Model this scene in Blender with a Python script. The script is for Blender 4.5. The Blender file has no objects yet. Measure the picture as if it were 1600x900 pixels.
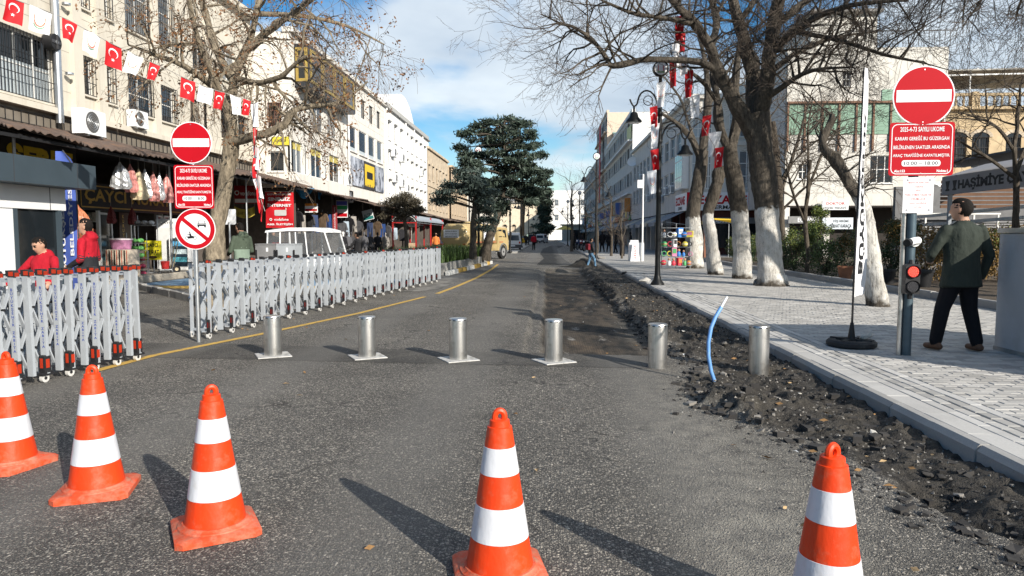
import bpy, math, random
import numpy as np
from mathutils import Vector, Matrix, kdtree

# ------------------------------------------------------------------ camera, sky, sun, exposure
scene = bpy.context.scene
R = math.radians
PI = math.pi
FPX, EYE, YAW, PITCH = 1110.0, 1.5, R(2.836), R(4.225)
cam_data = bpy.data.cameras.new('camera')
cam_data.sensor_width = 36.0
cam_data.lens = FPX / 1600.0 * 36.0
cam_data.clip_start, cam_data.clip_end = 0.05, 5000
cam = bpy.data.objects.new('camera', cam_data)
scene.collection.objects.link(cam)
cam.location = (0, 0, EYE)
cam.rotation_euler = (R(90) - PITCH, 0, YAW)
scene.camera = cam

SUN_AZ, SUN_EL = math.atan2(0.66, -0.75), R(25)      # clockwise from +Y
SUN_DIR = Vector((math.sin(SUN_AZ) * math.cos(SUN_EL), math.cos(SUN_AZ) * math.cos(SUN_EL), math.sin(SUN_EL)))
sl = bpy.data.lights.new('sun', 'SUN')
sl.energy, sl.angle, sl.color = 4.6, R(0.53), (1.0, 0.93, 0.82)
sun = bpy.data.objects.new('sun', sl)
scene.collection.objects.link(sun)
sun.rotation_euler = SUN_DIR.to_track_quat('Z', 'Y').to_euler()

world = bpy.data.worlds.new('World')
scene.world = world
world.use_nodes = True
wn, wl = world.node_tree.nodes, world.node_tree.links
wn.clear()
w_out = wn.new('ShaderNodeOutputWorld')
w_bg = wn.new('ShaderNodeBackground')
w_sky = wn.new('ShaderNodeTexSky')
w_sky.sky_type = 'NISHITA'
w_sky.sun_disc = False
w_sky.sun_elevation, w_sky.sun_rotation = SUN_EL, SUN_AZ
w_sky.air_density, w_sky.dust_density, w_sky.ozone_density = 1.0, 0.3, 2.0
w_bg.inputs['Strength'].default_value = 0.1
def wmath(op, a=None, b=None, c=None):
    n = wn.new('ShaderNodeMath'); n.operation = op
    for i, v in enumerate((a, b, c)):
        if v is None: continue
        if isinstance(v, (int, float)): n.inputs[i].default_value = v
        else: wl.new(v, n.inputs[i])
    return n.outputs[0]
w_tc = wn.new('ShaderNodeTexCoord')
w_sep = wn.new('ShaderNodeSeparateXYZ')
wl.new(w_tc.outputs['Generated'], w_sep.inputs[0])
zc = wmath('ADD', wmath('MAXIMUM', w_sep.outputs[2], 0.0), 0.22)
w_cmb = wn.new('ShaderNodeCombineXYZ')
wl.new(wmath('DIVIDE', w_sep.outputs[0], zc), w_cmb.inputs[0])
wl.new(wmath('DIVIDE', w_sep.outputs[1], zc), w_cmb.inputs[1])
w_n1 = wn.new('ShaderNodeTexNoise'); w_n1.noise_dimensions = '3D'
w_n1.inputs['Scale'].default_value = 0.95
w_n1.inputs['Detail'].default_value = 6.0
w_n1.inputs['Roughness'].default_value = 0.52
w_n1.inputs['Distortion'].default_value = 0.25
w_map = wn.new('ShaderNodeMapping')
w_map.inputs['Location'].default_value = (2.1, 0.35, 3.0)
wl.new(w_cmb.outputs[0], w_map.inputs[0]); wl.new(w_map.outputs[0], w_n1.inputs['Vector'])
# the cloud bank lies over the street and to its sunny side; the sky opens towards the shaded side
bias = wmath('MULTIPLY_ADD', w_sep.outputs[0], 0.55, 0.140)
bias = wmath('MINIMUM', bias, 0.17)
cov = wn.new('ShaderNodeMapRange'); cov.interpolation_type = 'SMOOTHSTEP'
wl.new(wmath('ADD', w_n1.outputs['Fac'], bias), cov.inputs['Value'])
cov.inputs['From Min'].default_value, cov.inputs['From Max'].default_value = 0.51, 0.66
w_n2 = wn.new('ShaderNodeTexNoise')
w_n2.inputs['Scale'].default_value = 2.2; w_n2.inputs['Detail'].default_value = 5.0
wl.new(w_map.outputs[0], w_n2.inputs['Vector'])
w_cr = wn.new('ShaderNodeValToRGB')
w_cr.color_ramp.elements[0].position, w_cr.color_ramp.elements[0].color = 0.30, (3.9, 4.5, 5.2, 1)
w_cr.color_ramp.elements[1].position, w_cr.color_ramp.elements[1].color = 0.70, (6.3, 6.8, 7.1, 1)
wl.new(w_n2.outputs['Fac'], w_cr.inputs[0])
w_mix = wn.new('ShaderNodeMix'); w_mix.data_type = 'RGBA'
wl.new(wmath('MULTIPLY', cov.outputs[0], 0.88), w_mix.inputs[0])
w_sat = wn.new('ShaderNodeHueSaturation')
w_sat.inputs['Saturation'].default_value = 1.45; w_sat.inputs['Value'].default_value = .88
wl.new(w_sky.outputs[0], w_sat.inputs['Color'])
wl.new(w_sat.outputs[0], w_mix.inputs[6]); wl.new(w_cr.outputs[0], w_mix.inputs[7])
wl.new(w_mix.outputs[2], w_bg.inputs['Color'])
wl.new(w_bg.outputs[0], w_out.inputs[0])

vs = scene.view_settings
vs.view_transform, vs.look, vs.gamma, vs.exposure = 'Standard', 'None', 1.0, 0.6
vs.use_curve_mapping = False
scene.cycles.max_bounces = 6
scene.cycles.diffuse_bounces = 3
scene.cycles.glossy_bounces = 3
scene.cycles.transparent_max_bounces = 8
scene.cycles.caustics_reflective = scene.cycles.caustics_refractive = False
scene.cycles.use_denoising = True

# ------------------------------------------------------------------ where a sight line meets the place
_cy, _sy, _cp, _sp = math.cos(YAW), math.sin(YAW), math.cos(PITCH), math.sin(PITCH)
def ray(px, py):
    x, y = (px - 800) / FPX, (450 - py) / FPX
    fwd, up = _cp + y * _sp, -_sp + y * _cp
    return Vector((x * _cy - fwd * _sy, x * _sy + fwd * _cy, up))
def onz(px, py, z=0.0):
    d = ray(px, py); t = (z - EYE) / d.z
    return Vector((d.x * t, d.y * t, z))
def ony(px, py, Y):
    d = ray(px, py); t = Y / d.y
    return Vector((d.x * t, Y, EYE + d.z * t))
def onx(px, py, X):
    d = ray(px, py); t = X / d.x
    return Vector((X, d.y * t, EYE + d.z * t))

# ------------------------------------------------------------------ mesh helpers
rng = random.Random(7)
nrng = np.random.default_rng(7)
COL = scene.collection
class MB:
    def __init__(s): s.v, s.f, s.m = [], [], []
    def add(s, vs, fs, mi=0):
        b = len(s.v); s.v.extend(tuple(x) for x in vs)
        s.f.extend(tuple(i + b for i in f) for f in fs); s.m.extend([mi] * len(fs)); return s
    def box(s, x0, x1, y0, y1, z0, z1, mi=0):
        if x0 > x1: x0, x1 = x1, x0
        if y0 > y1: y0, y1 = y1, y0
        if z0 > z1: z0, z1 = z1, z0
        return s.add([(x0,y0,z0),(x1,y0,z0),(x1,y1,z0),(x0,y1,z0),(x0,y0,z1),(x1,y0,z1),(x1,y1,z1),(x0,y1,z1)],
              [(0,3,2,1),(4,5,6,7),(0,1,5,4),(1,2,6,5),(2,3,7,6),(3,0,4,7)], mi)
    def cbox(s, x0, x1, y0, y1, z0, z1, b=.01, mi=0):       # box with chamfered top edges
        return s.add([(x0,y0,z0),(x1,y0,z0),(x1,y1,z0),(x0,y1,z0),(x0,y0,z1-b),(x1,y0,z1-b),(x1,y1,z1-b),(x0,y1,z1-b),
               (x0+b,y0+b,z1),(x1-b,y0+b,z1),(x1-b,y1-b,z1),(x0+b,y1-b,z1)],
              [(0,3,2,1),(0,1,5,4),(1,2,6,5),(2,3,7,6),(3,0,4,7),(4,5,9,8),(5,6,10,9),(6,7,11,10),(7,4,8,11),(8,9,10,11)], mi)
    def bar(s, p0, p1, w, h, up=(0,0,1), mi=0):              # rectangular bar between two points
        p0, p1 = Vector(p0), Vector(p1); d = (p1 - p0).normalized(); up = Vector(up)
        a = d.cross(up)
        if a.length < 1e-4: a = d.cross(Vector((1,0,0)))
        a.normalize(); b = a.cross(d).normalized(); a *= w/2; b *= h/2
        vs = [p0-a-b, p0+a-b, p0+a+b, p0-a+b, p1-a-b, p1+a-b, p1+a+b, p1-a+b]
        return s.add(vs, [(0,1,2,3),(7,6,5,4),(0,4,5,1),(1,5,6,2),(2,6,7,3),(3,7,4,0)], mi)
    def tube(s, pts, radii, n=8, caps=True, mi=0, closed=False):
        pts = [Vector(p) for p in pts]; k = len(pts)
        if isinstance(radii, (int, float)): radii = [radii] * k
        vs, fs = [], []; a = None
        for i in range(k):
            if closed: d = pts[(i+1) % k] - pts[i-1]
            else: d = pts[min(i+1,k-1)] - pts[max(i-1,0)]
            if d.length < 1e-9: d = Vector((0,0,1))
            d.normalize()
            if a is None:
                a = d.cross(Vector((0,0,1)))
                if a.length < .1: a = d.cross(Vector((0,1,0)))
            a = a - d * a.dot(d)
            if a.length < 1e-6: a = d.orthogonal()
            a.normalize(); b = d.cross(a); r = radii[i]
            for j in range(n):
                t = 2*PI*j/n; vs.append(pts[i] + a*(r*math.cos(t)) + b*(r*math.sin(t)))
        for i in range(k if closed else k-1):
            o, q = i*n, ((i+1) % k)*n
            for j in range(n): fs.append((o+j, o+(j+1)%n, q+(j+1)%n, q+j))
        if caps and not closed:
            fs.append(tuple(range(n-1,-1,-1))); fs.append(tuple(range((k-1)*n, k*n)))
        return s.add(vs, fs, mi)
    def cyl(s, p0, p1, r0, r1=None, n=12, mi=0): return s.tube([p0, p1], [r0, r0 if r1 is None else r1], n, True, mi)
    def lathe(s, prof, n=24, c=(0,0,0), mi=0, sx=1, sy=1):   # prof: (radius, z) from the bottom up
        vs, fs = [], []; k = len(prof)
        for r, z in prof:
            for j in range(n):
                t = 2*PI*j/n; vs.append((c[0]+sx*r*math.cos(t), c[1]+sy*r*math.sin(t), c[2]+z))
        for i in range(k-1):
            for j in range(n): fs.append((i*n+j, i*n+(j+1)%n, (i+1)*n+(j+1)%n, (i+1)*n+j))
        fs.append(tuple(range(n-1,-1,-1))); fs.append(tuple(range((k-1)*n, k*n)))
        return s.add(vs, fs, mi)
    def ell(s, c, rx, ry, rz, n=12, m=8, mi=0):
        prof = [(max(.02, math.sin(PI*i/m)), -math.cos(PI*i/m)) for i in range(m+1)]
        b = len(s.v); s.lathe(prof, n, (0,0,0), mi)
        for i in range(b, len(s.v)):
            x, y, z = s.v[i]; s.v[i] = (c[0]+x*rx, c[1]+y*ry, c[2]+z*rz)
        return s
    def prism(s, poly, fn, d0, d1, mi=0):                    # poly of (a,b); fn(a,b,d) -> point
        n = len(poly)
        vs = [fn(a,b,d0) for a,b in poly] + [fn(a,b,d1) for a,b in poly]
        return s.add(vs, [tuple(range(n)), tuple(range(2*n-1,n-1,-1))] + [(i, n+i, n+(i+1)%n, (i+1)%n) for i in range(n)], mi)
    def build(s, name, mat, parent=None, world=False, smooth=False, loc=None, rot=None, fix=False):
        me = bpy.data.meshes.new(name)
        vs = s.v
        if world and parent is not None:
            off = Vector(); p = parent
            while p is not None: off += p.location; p = p.parent
            vs = [(x-off.x, y-off.y, z-off.z) for x,y,z in vs]
        me.from_pydata(vs, [], s.f)
        mats = mat if isinstance(mat, (list, tuple)) else [mat]
        for m_ in mats: me.materials.append(m_)
        if len(mats) > 1: me.polygons.foreach_set('material_index', s.m)
        if fix:
            import bmesh
            bm = bmesh.new(); bm.from_mesh(me); bmesh.ops.recalc_face_normals(bm, faces=bm.faces); bm.to_mesh(me); bm.free()
        if smooth:
            me.polygons.foreach_set('use_smooth', [True]*len(s.f))
            me.set_sharp_from_angle(angle=R(40))
        me.update()
        return link(name, me, parent, loc, rot)
def link(name, me, parent=None, loc=None, rot=None):
    o = bpy.data.objects.new(name, me); COL.objects.link(o)
    if parent is not None: o.parent = parent
    if loc is not None: o.location = loc
    if rot is not None: o.rotation_euler = rot
    return o
def tag(o, label=None, cat=None, group=None, kind=None):
    if label: o['label'] = label
    if cat: o['category'] = cat
    if group: o['group'] = group
    if kind: o['kind'] = kind
    return o
def thing(name, label, cat, loc=(0,0,0), rz=0.0, group=None):
    o = bpy.data.objects.new(name, None); COL.objects.link(o)
    o.empty_display_size = .1
    o.location = loc; o.rotation_euler = (0,0,rz)
    return tag(o, label, cat, group)
def struct(o): o['kind'] = 'structure'; return o
KIDS = {}
def copy_tree(o, parent=None, label=None):
    c = o.copy(); COL.objects.link(c)
    if parent is not None: c.parent = parent
    if label: c['label'] = label
    for ch in list(o.children): copy_tree(ch, c)
    return c
_txt = {}
def text_mesh(s, bold=.0, mat=None, spacing=1.0, line=1.0, width=None, height=None, key=''):
    k = (s, bold, mat.name if mat else '', spacing, line, width, height)
    if k in _txt: return _txt[k]
    cu = bpy.data.curves.new('t', 'FONT'); cu.body = s
    cu.align_x, cu.align_y = 'CENTER', 'CENTER'
    cu.offset, cu.space_character, cu.space_line, cu.resolution_u = bold, spacing, line, 2
    ob = bpy.data.objects.new('t', cu); COL.objects.link(ob)
    dg = bpy.context.evaluated_depsgraph_get(); dg.update()
    me = bpy.data.meshes.new_from_object(ob.evaluated_get(dg))
    bpy.data.objects.remove(ob); bpy.data.curves.remove(cu)
    me.name = 'lettering'
    n = len(me.vertices); co = np.empty(n*3); me.vertices.foreach_get('co', co); co = co.reshape(-1,3)
    lo, hi = co.min(0), co.max(0); co -= (lo+hi)/2
    w, h = hi[0]-lo[0], hi[1]-lo[1]
    if width and height: co[:,0] *= width/w; co[:,1] *= height/h
    elif width: co *= width/w
    elif height: co *= height/h
    co[:,2] = 0
    me.vertices.foreach_set('co', co.ravel()); me.materials.clear()
    if mat: me.materials.append(mat)
    me.update(); _txt[k] = me
    return me
def lettering(parent, s, loc, mat, rz=0.0, name='lettering', **kw):
    """flat print on a sign; faces -Y of its parent at rz = 0; loc is in the parent's frame"""
    return link(name, text_mesh(s, mat=mat, **kw), parent, loc, (PI/2, 0, rz))
def wloc(parent, p):
    off = Vector(); q = parent
    while q is not None: off += q.location; q = q.parent
    return Vector(p) - off

# ------------------------------------------------------------------ value noise for the dug-up ground
def _hash(ix, iy, s): 
    h = (ix*374761393 + iy*668265263 + s*1442695041) & 0xffffffff
    h = ((h ^ (h >> 13)) * 1274126177) & 0xffffffff
    return ((h ^ (h >> 16)) & 0xffff) / 65535.0
def vnoise(x, y, s=0):
    ix, iy = np.floor(x).astype(np.int64), np.floor(y).astype(np.int64)
    fx, fy = x-ix, y-iy; fx = fx*fx*(3-2*fx); fy = fy*fy*(3-2*fy)
    a, b, c, d = _hash(ix,iy,s), _hash(ix+1,iy,s), _hash(ix,iy+1,s), _hash(ix+1,iy+1,s)
    return (a*(1-fx)+b*fx)*(1-fy) + (c*(1-fx)+d*fx)*fy
def fbm(x, y, s=0, o=4, g=.5):
    t, a, n = 0, 1, 0
    for i in range(o): t = t + a*vnoise(x*2**i, y*2**i, s+i); n += a; a *= g
    return t/n

# ------------------------------------------------------------------ materials
MATS = {}
def _nt(name):
    m = bpy.data.materials.new(name); m.use_nodes = True
    nt = m.node_tree; return m, nt.nodes, nt.links, nt.nodes['Principled BSDF']
def mat(name, col, rough=.75, metal=0.0, var=.14, scale=4.0, bump=0.0, bscale=60.0, spec=.35, stain=0.0, coat=0.0, emit=None, estr=0.0, alpha=None, stretch=None, trans=0.0, grime=None, gscale=3.0, gcut=(.5,.75), bdist=.02):
    if name in MATS: return MATS[name]
    m, N, L, B = _nt(name)
    B.inputs['Roughness'].default_value = rough
    B.inputs['Metallic'].default_value = metal
    B.inputs['Specular IOR Level'].default_value = spec
    B.inputs['Coat Weight'].default_value = coat
    if trans: B.inputs['Transmission Weight'].default_value = trans
    if alpha is not None: B.inputs['Alpha'].default_value = alpha
    if emit: B.inputs['Emission Color'].default_value = (*emit, 1); B.inputs['Emission Strength'].default_value = estr
    c = tuple(col)
    if var > 0 or stain > 0 or bump > 0 or grime:
        tc = N.new('ShaderNodeTexCoord'); src = tc.outputs['Object']
        if stretch:
            mp = N.new('ShaderNodeMapping'); mp.inputs['Scale'].default_value = stretch
            L.new(src, mp.inputs[0]); src = mp.outputs[0]
        n1 = N.new('ShaderNodeTexNoise'); n1.inputs['Scale'].default_value = scale; n1.inputs['Detail'].default_value = 6; n1.inputs['Roughness'].default_value = .62
        L.new(src, n1.inputs['Vector'])
        mx = N.new('ShaderNodeMix'); mx.data_type = 'RGBA'
        mr = N.new('ShaderNodeMapRange'); mr.inputs['From Min'].default_value = .3; mr.inputs['From Max'].default_value = .7
        L.new(n1.outputs['Fac'], mr.inputs[0]); L.new(mr.outputs[0], mx.inputs[0])
        mx.inputs[6].default_value = tuple(x*(1-var) for x in c) + (1,)
        mx.inputs[7].default_value = tuple(min(.92, x*(1+var*.7)) for x in c) + (1,)
        out = mx.outputs[2]
        if stain > 0:                                         # rain streaks and soot
            mp2 = N.new('ShaderNodeMapping'); mp2.inputs['Scale'].default_value = (1.1, 1.1, .16)
            L.new(tc.outputs['Object'], mp2.inputs[0])
            n2 = N.new('ShaderNodeTexNoise'); n2.inputs['Scale'].default_value = 1.6; n2.inputs['Detail'].default_value = 7; n2.inputs['Roughness'].default_value = .7
            L.new(mp2.outputs[0], n2.inputs['Vector'])
            r2 = N.new('ShaderNodeMapRange'); r2.inputs['From Min'].default_value = .5; r2.inputs['From Max'].default_value = .78
            L.new(n2.outputs['Fac'], r2.inputs[0])
            mu = N.new('ShaderNodeMath'); mu.operation = 'MULTIPLY'; mu.inputs[1].default_value = stain; L.new(r2.outputs[0], mu.inputs[0])
            m2 = N.new('ShaderNodeMix'); m2.data_type = 'RGBA'; m2.blend_type = 'MULTIPLY'
            L.new(mu.outputs[0], m2.inputs[0]); L.new(out, m2.inputs[6]); m2.inputs[7].default_value = (.5,.45,.38,1)
            out = m2.outputs[2]
        if grime:                                             # patches of another colour: dust, rust, worn paint
            n3 = N.new('ShaderNodeTexNoise'); n3.inputs['Scale'].default_value = gscale; n3.inputs['Detail'].default_value = 8; n3.inputs['Roughness'].default_value = .7
            L.new(tc.outputs['Object'], n3.inputs['Vector'])
            r3 = N.new('ShaderNodeMapRange'); r3.inputs['From Min'].default_value = gcut[0]; r3.inputs['From Max'].default_value = gcut[1]
            L.new(n3.outputs['Fac'], r3.inputs[0])
            m3 = N.new('ShaderNodeMix'); m3.data_type = 'RGBA'; L.new(r3.outputs[0], m3.inputs[0]); L.new(out, m3.inputs[6]); m3.inputs[7].default_value = (*grime, 1)
            out = m3.outputs[2]
        L.new(out, B.inputs['Base Color'])
        if bump > 0:
            nb = N.new('ShaderNodeTexNoise'); nb.inputs['Scale'].default_value = bscale; nb.inputs['Detail'].default_value = 5
            L.new(src, nb.inputs['Vector'])
            bp = N.new('ShaderNodeBump'); bp.inputs['Strength'].default_value = min(1, bump); bp.inputs['Distance'].default_value = bdist
            L.new(nb.outputs['Fac'], bp.inputs['Height']); L.new(bp.outputs[0], B.inputs['Normal'])
    else:
        B.inputs['Base Color'].default_value = (*c, 1)
    MATS[name] = m
    return m
def srgb(r, g, b):
    f = lambda c: (c/255/12.92) if c/255 <= .04045 else ((c/255+.055)/1.055)**2.4
    return (f(r), f(g), f(b))

# ------------------------------------------------------------------ ground materials
def nmath(N, L, op, a, b=None, c=None):
    n = N.new('ShaderNodeMath'); n.operation = op
    for i, v in enumerate((a, b, c)):
        if v is None: continue
        if isinstance(v, (int, float)): n.inputs[i].default_value = v
        else: L.new(v, n.inputs[i])
    return n.outputs[0]
def nmix(N, L, f, a, b, blend='MIX'):
    n = N.new('ShaderNodeMix'); n.data_type = 'RGBA'; n.blend_type = blend
    for i, v in ((0, f), (6, a), (7, b)):
        if isinstance(v, (int, float)): n.inputs[i].default_value = v
        elif isinstance(v, tuple): n.inputs[i].default_value = (*v[:3], 1)
        else: L.new(v, n.inputs[i])
    return n.outputs[2]
def nrange(N, L, v, a, b, c=0.0, d=1.0):
    n = N.new('ShaderNodeMapRange'); L.new(v, n.inputs[0])
    for i, x in ((1,a),(2,b),(3,c),(4,d)): n.inputs[i].default_value = x
    return n.outputs[0]
def nnoise(N, L, vec, s, det=5, rough=.6, w=None):
    n = N.new('ShaderNodeTexNoise'); n.inputs['Scale'].default_value = s; n.inputs['Detail'].default_value = det; n.inputs['Roughness'].default_value = rough
    L.new(vec, n.inputs['Vector']); return n.outputs['Fac']
def nvor(N, L, vec, s):
    n = N.new('ShaderNodeTexVoronoi'); n.inputs['Scale'].default_value = s; L.new(vec, n.inputs['Vector']); return n
def asphalt(name, stone=1.0, dark=1.0, roadworks=False):
    m, N, L, B = _nt(name)
    tc = N.new('ShaderNodeTexCoord'); P = tc.outputs['Object']
    big = nnoise(N, L, P, .55, 6, .65); mid = nnoise(N, L, P, 6, 5, .7)
    base = nmix(N, L, nrange(N, L, big, .35, .68), (.054*dark,.052*dark,.049*dark), (.104*dark,.099*dark,.093*dark))
    base = nmix(N, L, nrange(N, L, mid, .35, .7, 0, .5), base, (.026*dark,.025*dark,.024*dark))
    # polished aggregate showing through the binder, in three sizes
    hgt = None
    for s, cut, amt, tone in ((88, .36, 1.0, (.58,.53,.455)), (52, .64, 1.0, (.68,.62,.53)), (140, .38, .8, (.44,.41,.365))):
        v = nvor(N, L, P, s); sep = N.new('ShaderNodeSeparateColor'); L.new(v.outputs['Color'], sep.inputs[0])
        on = nrange(N, L, sep.outputs[0], cut, cut+.14)
        core = nrange(N, L, v.outputs['Distance'], .52, .36)
        f = nmath(N, L, 'MULTIPLY', nmath(N, L, 'MULTIPLY', on, core), nmath(N, L, 'MULTIPLY', nrange(N, L, big, .3, .70, .40, 1.0), amt*stone))
        tone2 = nmix(N, L, sep.outputs[1], tone, tuple(t*.30 for t in tone))
        base = nmix(N, L, f, base, tone2)
        h = nmath(N, L, 'MULTIPLY', nrange(N, L, v.outputs['Distance'], .5, .1), .55 if s == 85 else .3)
        hgt = h if hgt is None else nmath(N, L, 'ADD', hgt, h)
    # oil spots, tyre-polished and dusty patches
    sp = nrange(N, L, nnoise(N, L, P, 1.7, 3, .5), .66, .74, 0, .5)
    base = nmix(N, L, sp, base, (.040,.038,.036))
    du = nrange(N, L, nnoise(N, L, P, .9, 7, .7), .60, .76, 0, .45)
    base = nmix(N, L, du, base, (.24,.225,.195))
    # old cracks, and lanes polished by tyres
    cv = N.new('ShaderNodeTexVoronoi'); cv.feature = 'DISTANCE_TO_EDGE'; cv.inputs['Scale'].default_value = .55
    wa = N.new('ShaderNodeVectorMath'); wa.operation = 'ADD'; nz = N.new('ShaderNodeTexNoise'); nz.inputs['Scale'].default_value = 2.4; nz.inputs['Detail'].default_value = 6; L.new(P, nz.inputs['Vector'])
    L.new(P, wa.inputs[0]); L.new(nz.outputs['Color'], wa.inputs[1]); L.new(wa.outputs[0], cv.inputs['Vector'])
    ck = nmath(N, L, 'MULTIPLY', nrange(N, L, cv.outputs['Distance'], .012, .004), nrange(N, L, big, .46, .56))
    base = nmix(N, L, nmath(N, L, 'MULTIPLY', ck, .75), base, (.022,.021,.020))
    wt = N.new('ShaderNodeTexWave'); wt.bands_direction = 'X'; wt.inputs['Scale'].default_value = .16; wt.inputs['Distortion'].default_value = 1.2; L.new(P, wt.inputs['Vector'])
    base = nmix(N, L, nrange(N, L, wt.outputs['Fac'], .5, .95, 0, .42), base, (.19,.182,.168))
    if roadworks:
        def attr(n):
            a = N.new('ShaderNodeAttribute'); a.attribute_name = n; return a.outputs['Fac']
        dirt, mill, dust = attr('dirt'), attr('mill'), attr('dust')
        clod = nnoise(N, L, P, 14, 8, .75); fine = nnoise(N, L, P, 60, 4, .7)
        dc = nmix(N, L, nrange(N, L, clod, .35, .68), (.015,.014,.0125), (.098,.088,.076))
        dc = nmix(N, L, nrange(N, L, nnoise(N, L, P, 2.3, 5, .6), .5, .72, 0, .6), dc, (.125,.108,.084))
        v = nvor(N, L, P, 38); sep = N.new('ShaderNodeSeparateColor'); L.new(v.outputs['Color'], sep.inputs[0])
        g = nmath(N, L, 'MULTIPLY', nrange(N, L, sep.outputs[0], .84, .92), nrange(N, L, v.outputs['Distance'], .42, .28))
        dc = nmix(N, L, g, dc, (.30,.28,.25))
        # milled floor: scraped binder, clay smears, pale chalk and a rusty smear, fine parallel tooth marks
        mp = N.new('ShaderNodeMapping'); mp.inputs['Scale'].default_value = (1.0, .35, 1.0); L.new(P, mp.inputs[0])
        mc = nmix(N, L, nrange(N, L, nnoise(N, L, mp.outputs[0], 2.2, 8, .75), .42, .60), (.014,.013,.012), (.100,.078,.056))
        mc = nmix(N, L, nrange(N, L, nnoise(N, L, mp.outputs[0], 1.5, 4, .6), .60, .72, 0, .8), mc, (.17,.122,.080))
        wv = N.new('ShaderNodeTexWave'); wv.bands_direction = 'X'; wv.inputs['Scale'].default_value = 9; wv.inputs['Distortion'].default_value = 1.5; L.new(P, wv.inputs['Vector'])
        mc = nmix(N, L, nrange(N, L, wv.outputs['Fac'], .4, .9, 0, .35), mc, (.020,.019,.018))
        mc = nmix(N, L, nrange(N, L, nnoise(N, L, mp.outputs[0], 2.6, 8, .75), .60, .68, 0, .85), mc, (.36,.34,.31))
        base = nmix(N, L, mill, base, mc)
        base = nmix(N, L, dirt, base, dc)
        base = nmix(N, L, nmath(N, L, 'MULTIPLY', dust, nrange(N, L, nnoise(N, L, P, 5, 7, .75), .38, .66)), base, (.30,.28,.24))
        hgt = nmath(N, L, 'ADD', hgt, nmath(N, L, 'MULTIPLY', dirt, nmath(N, L, 'ADD', nmath(N, L, 'MULTIPLY', clod, 1.6), fine)))
    L.new(base, B.inputs['Base Color'])
    B.inputs['Roughness'].default_value = .8; B.inputs['Specular IOR Level'].default_value = .3
    bp = N.new('ShaderNodeBump'); bp.inputs['Strength'].default_value = .9; bp.inputs['Distance'].default_value = .022
    L.new(hgt, bp.inputs['Height']); L.new(bp.outputs[0], B.inputs['Normal'])
    return m
ASPH = asphalt('asphalt'); ASPH_W = asphalt('asphalt_roadworks', roadworks=True)
ASPH_S = asphalt('asphalt_smooth', stone=.35, dark=.95); ASPH_N = asphalt('asphalt_new', stone=.06, dark=.34)

def piece_mat(name, col, var=.3, bump=.25, rough=.85):
    """cast concrete: every block a little lighter or darker than the next"""
    m, N, L, B = _nt(name)
    oi = N.new('ShaderNodeObjectInfo'); ge = N.new('ShaderNodeNewGeometry'); tc = N.new('ShaderNodeTexCoord')
    rnd = nmath(N, L, 'FRACT', nmath(N, L, 'ADD', oi.outputs['Random'], ge.outputs['Random Per Island']))
    c = nmix(N, L, rnd, tuple(x*(1-var) for x in col), tuple(min(.9, x*(1+var*.6)) for x in col))
    pos = ge.outputs['Position']
    c = nmix(N, L, nrange(N, L, nnoise(N, L, pos, 1.1, 6, .7), .5, .75, 0, .55), c, tuple(x*.5 for x in col))
    c = nmix(N, L, nrange(N, L, nnoise(N, L, pos, 70, 3, .6), .35, .7, 0, .4), c, tuple(x*.72 for x in col))
    L.new(c, B.inputs['Base Color']); B.inputs['Roughness'].default_value = rough; B.inputs['Specular IOR Level'].default_value = .25
    bp = N.new('ShaderNodeBump'); bp.inputs['Strength'].default_value = bump; bp.inputs['Distance'].default_value = .006
    L.new(nnoise(N, L, pos, 130, 3, .6), bp.inputs['Height']); L.new(bp.outputs[0], B.inputs['Normal'])
    return m
PAVER = piece_mat('paver_concrete', (.44,.425,.40), .30)
SLAB = piece_mat('slab_concrete', (.52,.505,.48), .14)
KERBM = piece_mat('kerb_concrete', (.36,.35,.335), .2, .4)
JOINT = mat('joint_sand', (.10,.095,.088), .95, var=.3, scale=9)
SOIL = mat('soil', (.085,.065,.047), .95, var=.45, scale=5, bump=.8, bscale=25, grime=(.20,.15,.09), gscale=9, gcut=(.55,.7))

# ------------------------------------------------------------------ ground, road
def sheet(name, poly, z, m, parent=None):
    return MB().add([(x, y, z) for x, y in poly], [tuple(range(len(poly)))]).build(name, m, parent)
struct(sheet('ground', [(-1500,-300),(1500,-300),(1500,2500),(-1500,2500)], -.30, SOIL))
KX = 2.86                                                     # road side of the kerb
def strip_quads(cells):
    b = MB()
    for x0, x1, y0, y1 in cells:
        b.add([(x0,y0,0),(x1,y0,0),(x1,y1,0),(x0,y1,0)], [(0,1,2,3)])
    return b
DX0, DY0, DY1 = -.8, 1.6, 36.0
struct(strip_quads([(-12.95, DX0, -20, 320), (DX0, KX+.05, -20, DY0), (DX0, KX+.05, DY1, 320)]).build('road', ASPH))

xs = np.arange(DX0, KX+.051, .03); xs[-1] = KX+.05
ys = [DY0]
while ys[-1] < DY1: ys.append(ys[-1] + .02 + .0026*(ys[-1]-2))
ys = np.array(ys); ys[-1] = DY1
Xg, Yg = np.meshgrid(xs, ys)
def sst(a, b, v):
    t = np.clip((v-a)/(b-a), 0, 1); return t*t*(3-2*t)
wob = (fbm(Xg*1.5, Yg*1.5, 3, 3)-.5)
wob2 = (fbm(Xg*5, Yg*5, 9, 3)-.5)
# milled strip
my = sst(8.85, 9.05, Yg + wob2*.5) * sst(33.0, 31.8, Yg + wob*2)
ml1 = sst(-.33, -.27, Xg + wob*.10 + wob2*.05); ml2 = sst(-.13, -.02, Xg + wob*.12)
mr = sst(1.68, 1.58, Xg + wob*.35 + wob2*.12)
mill = my*ml2*mr
H = -.06*my*ml1*sst(2.4, 1.4, Xg) - .09*mill + mill*(fbm(Xg*4, Yg*4, 21, 4)-.5)*.035
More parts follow.
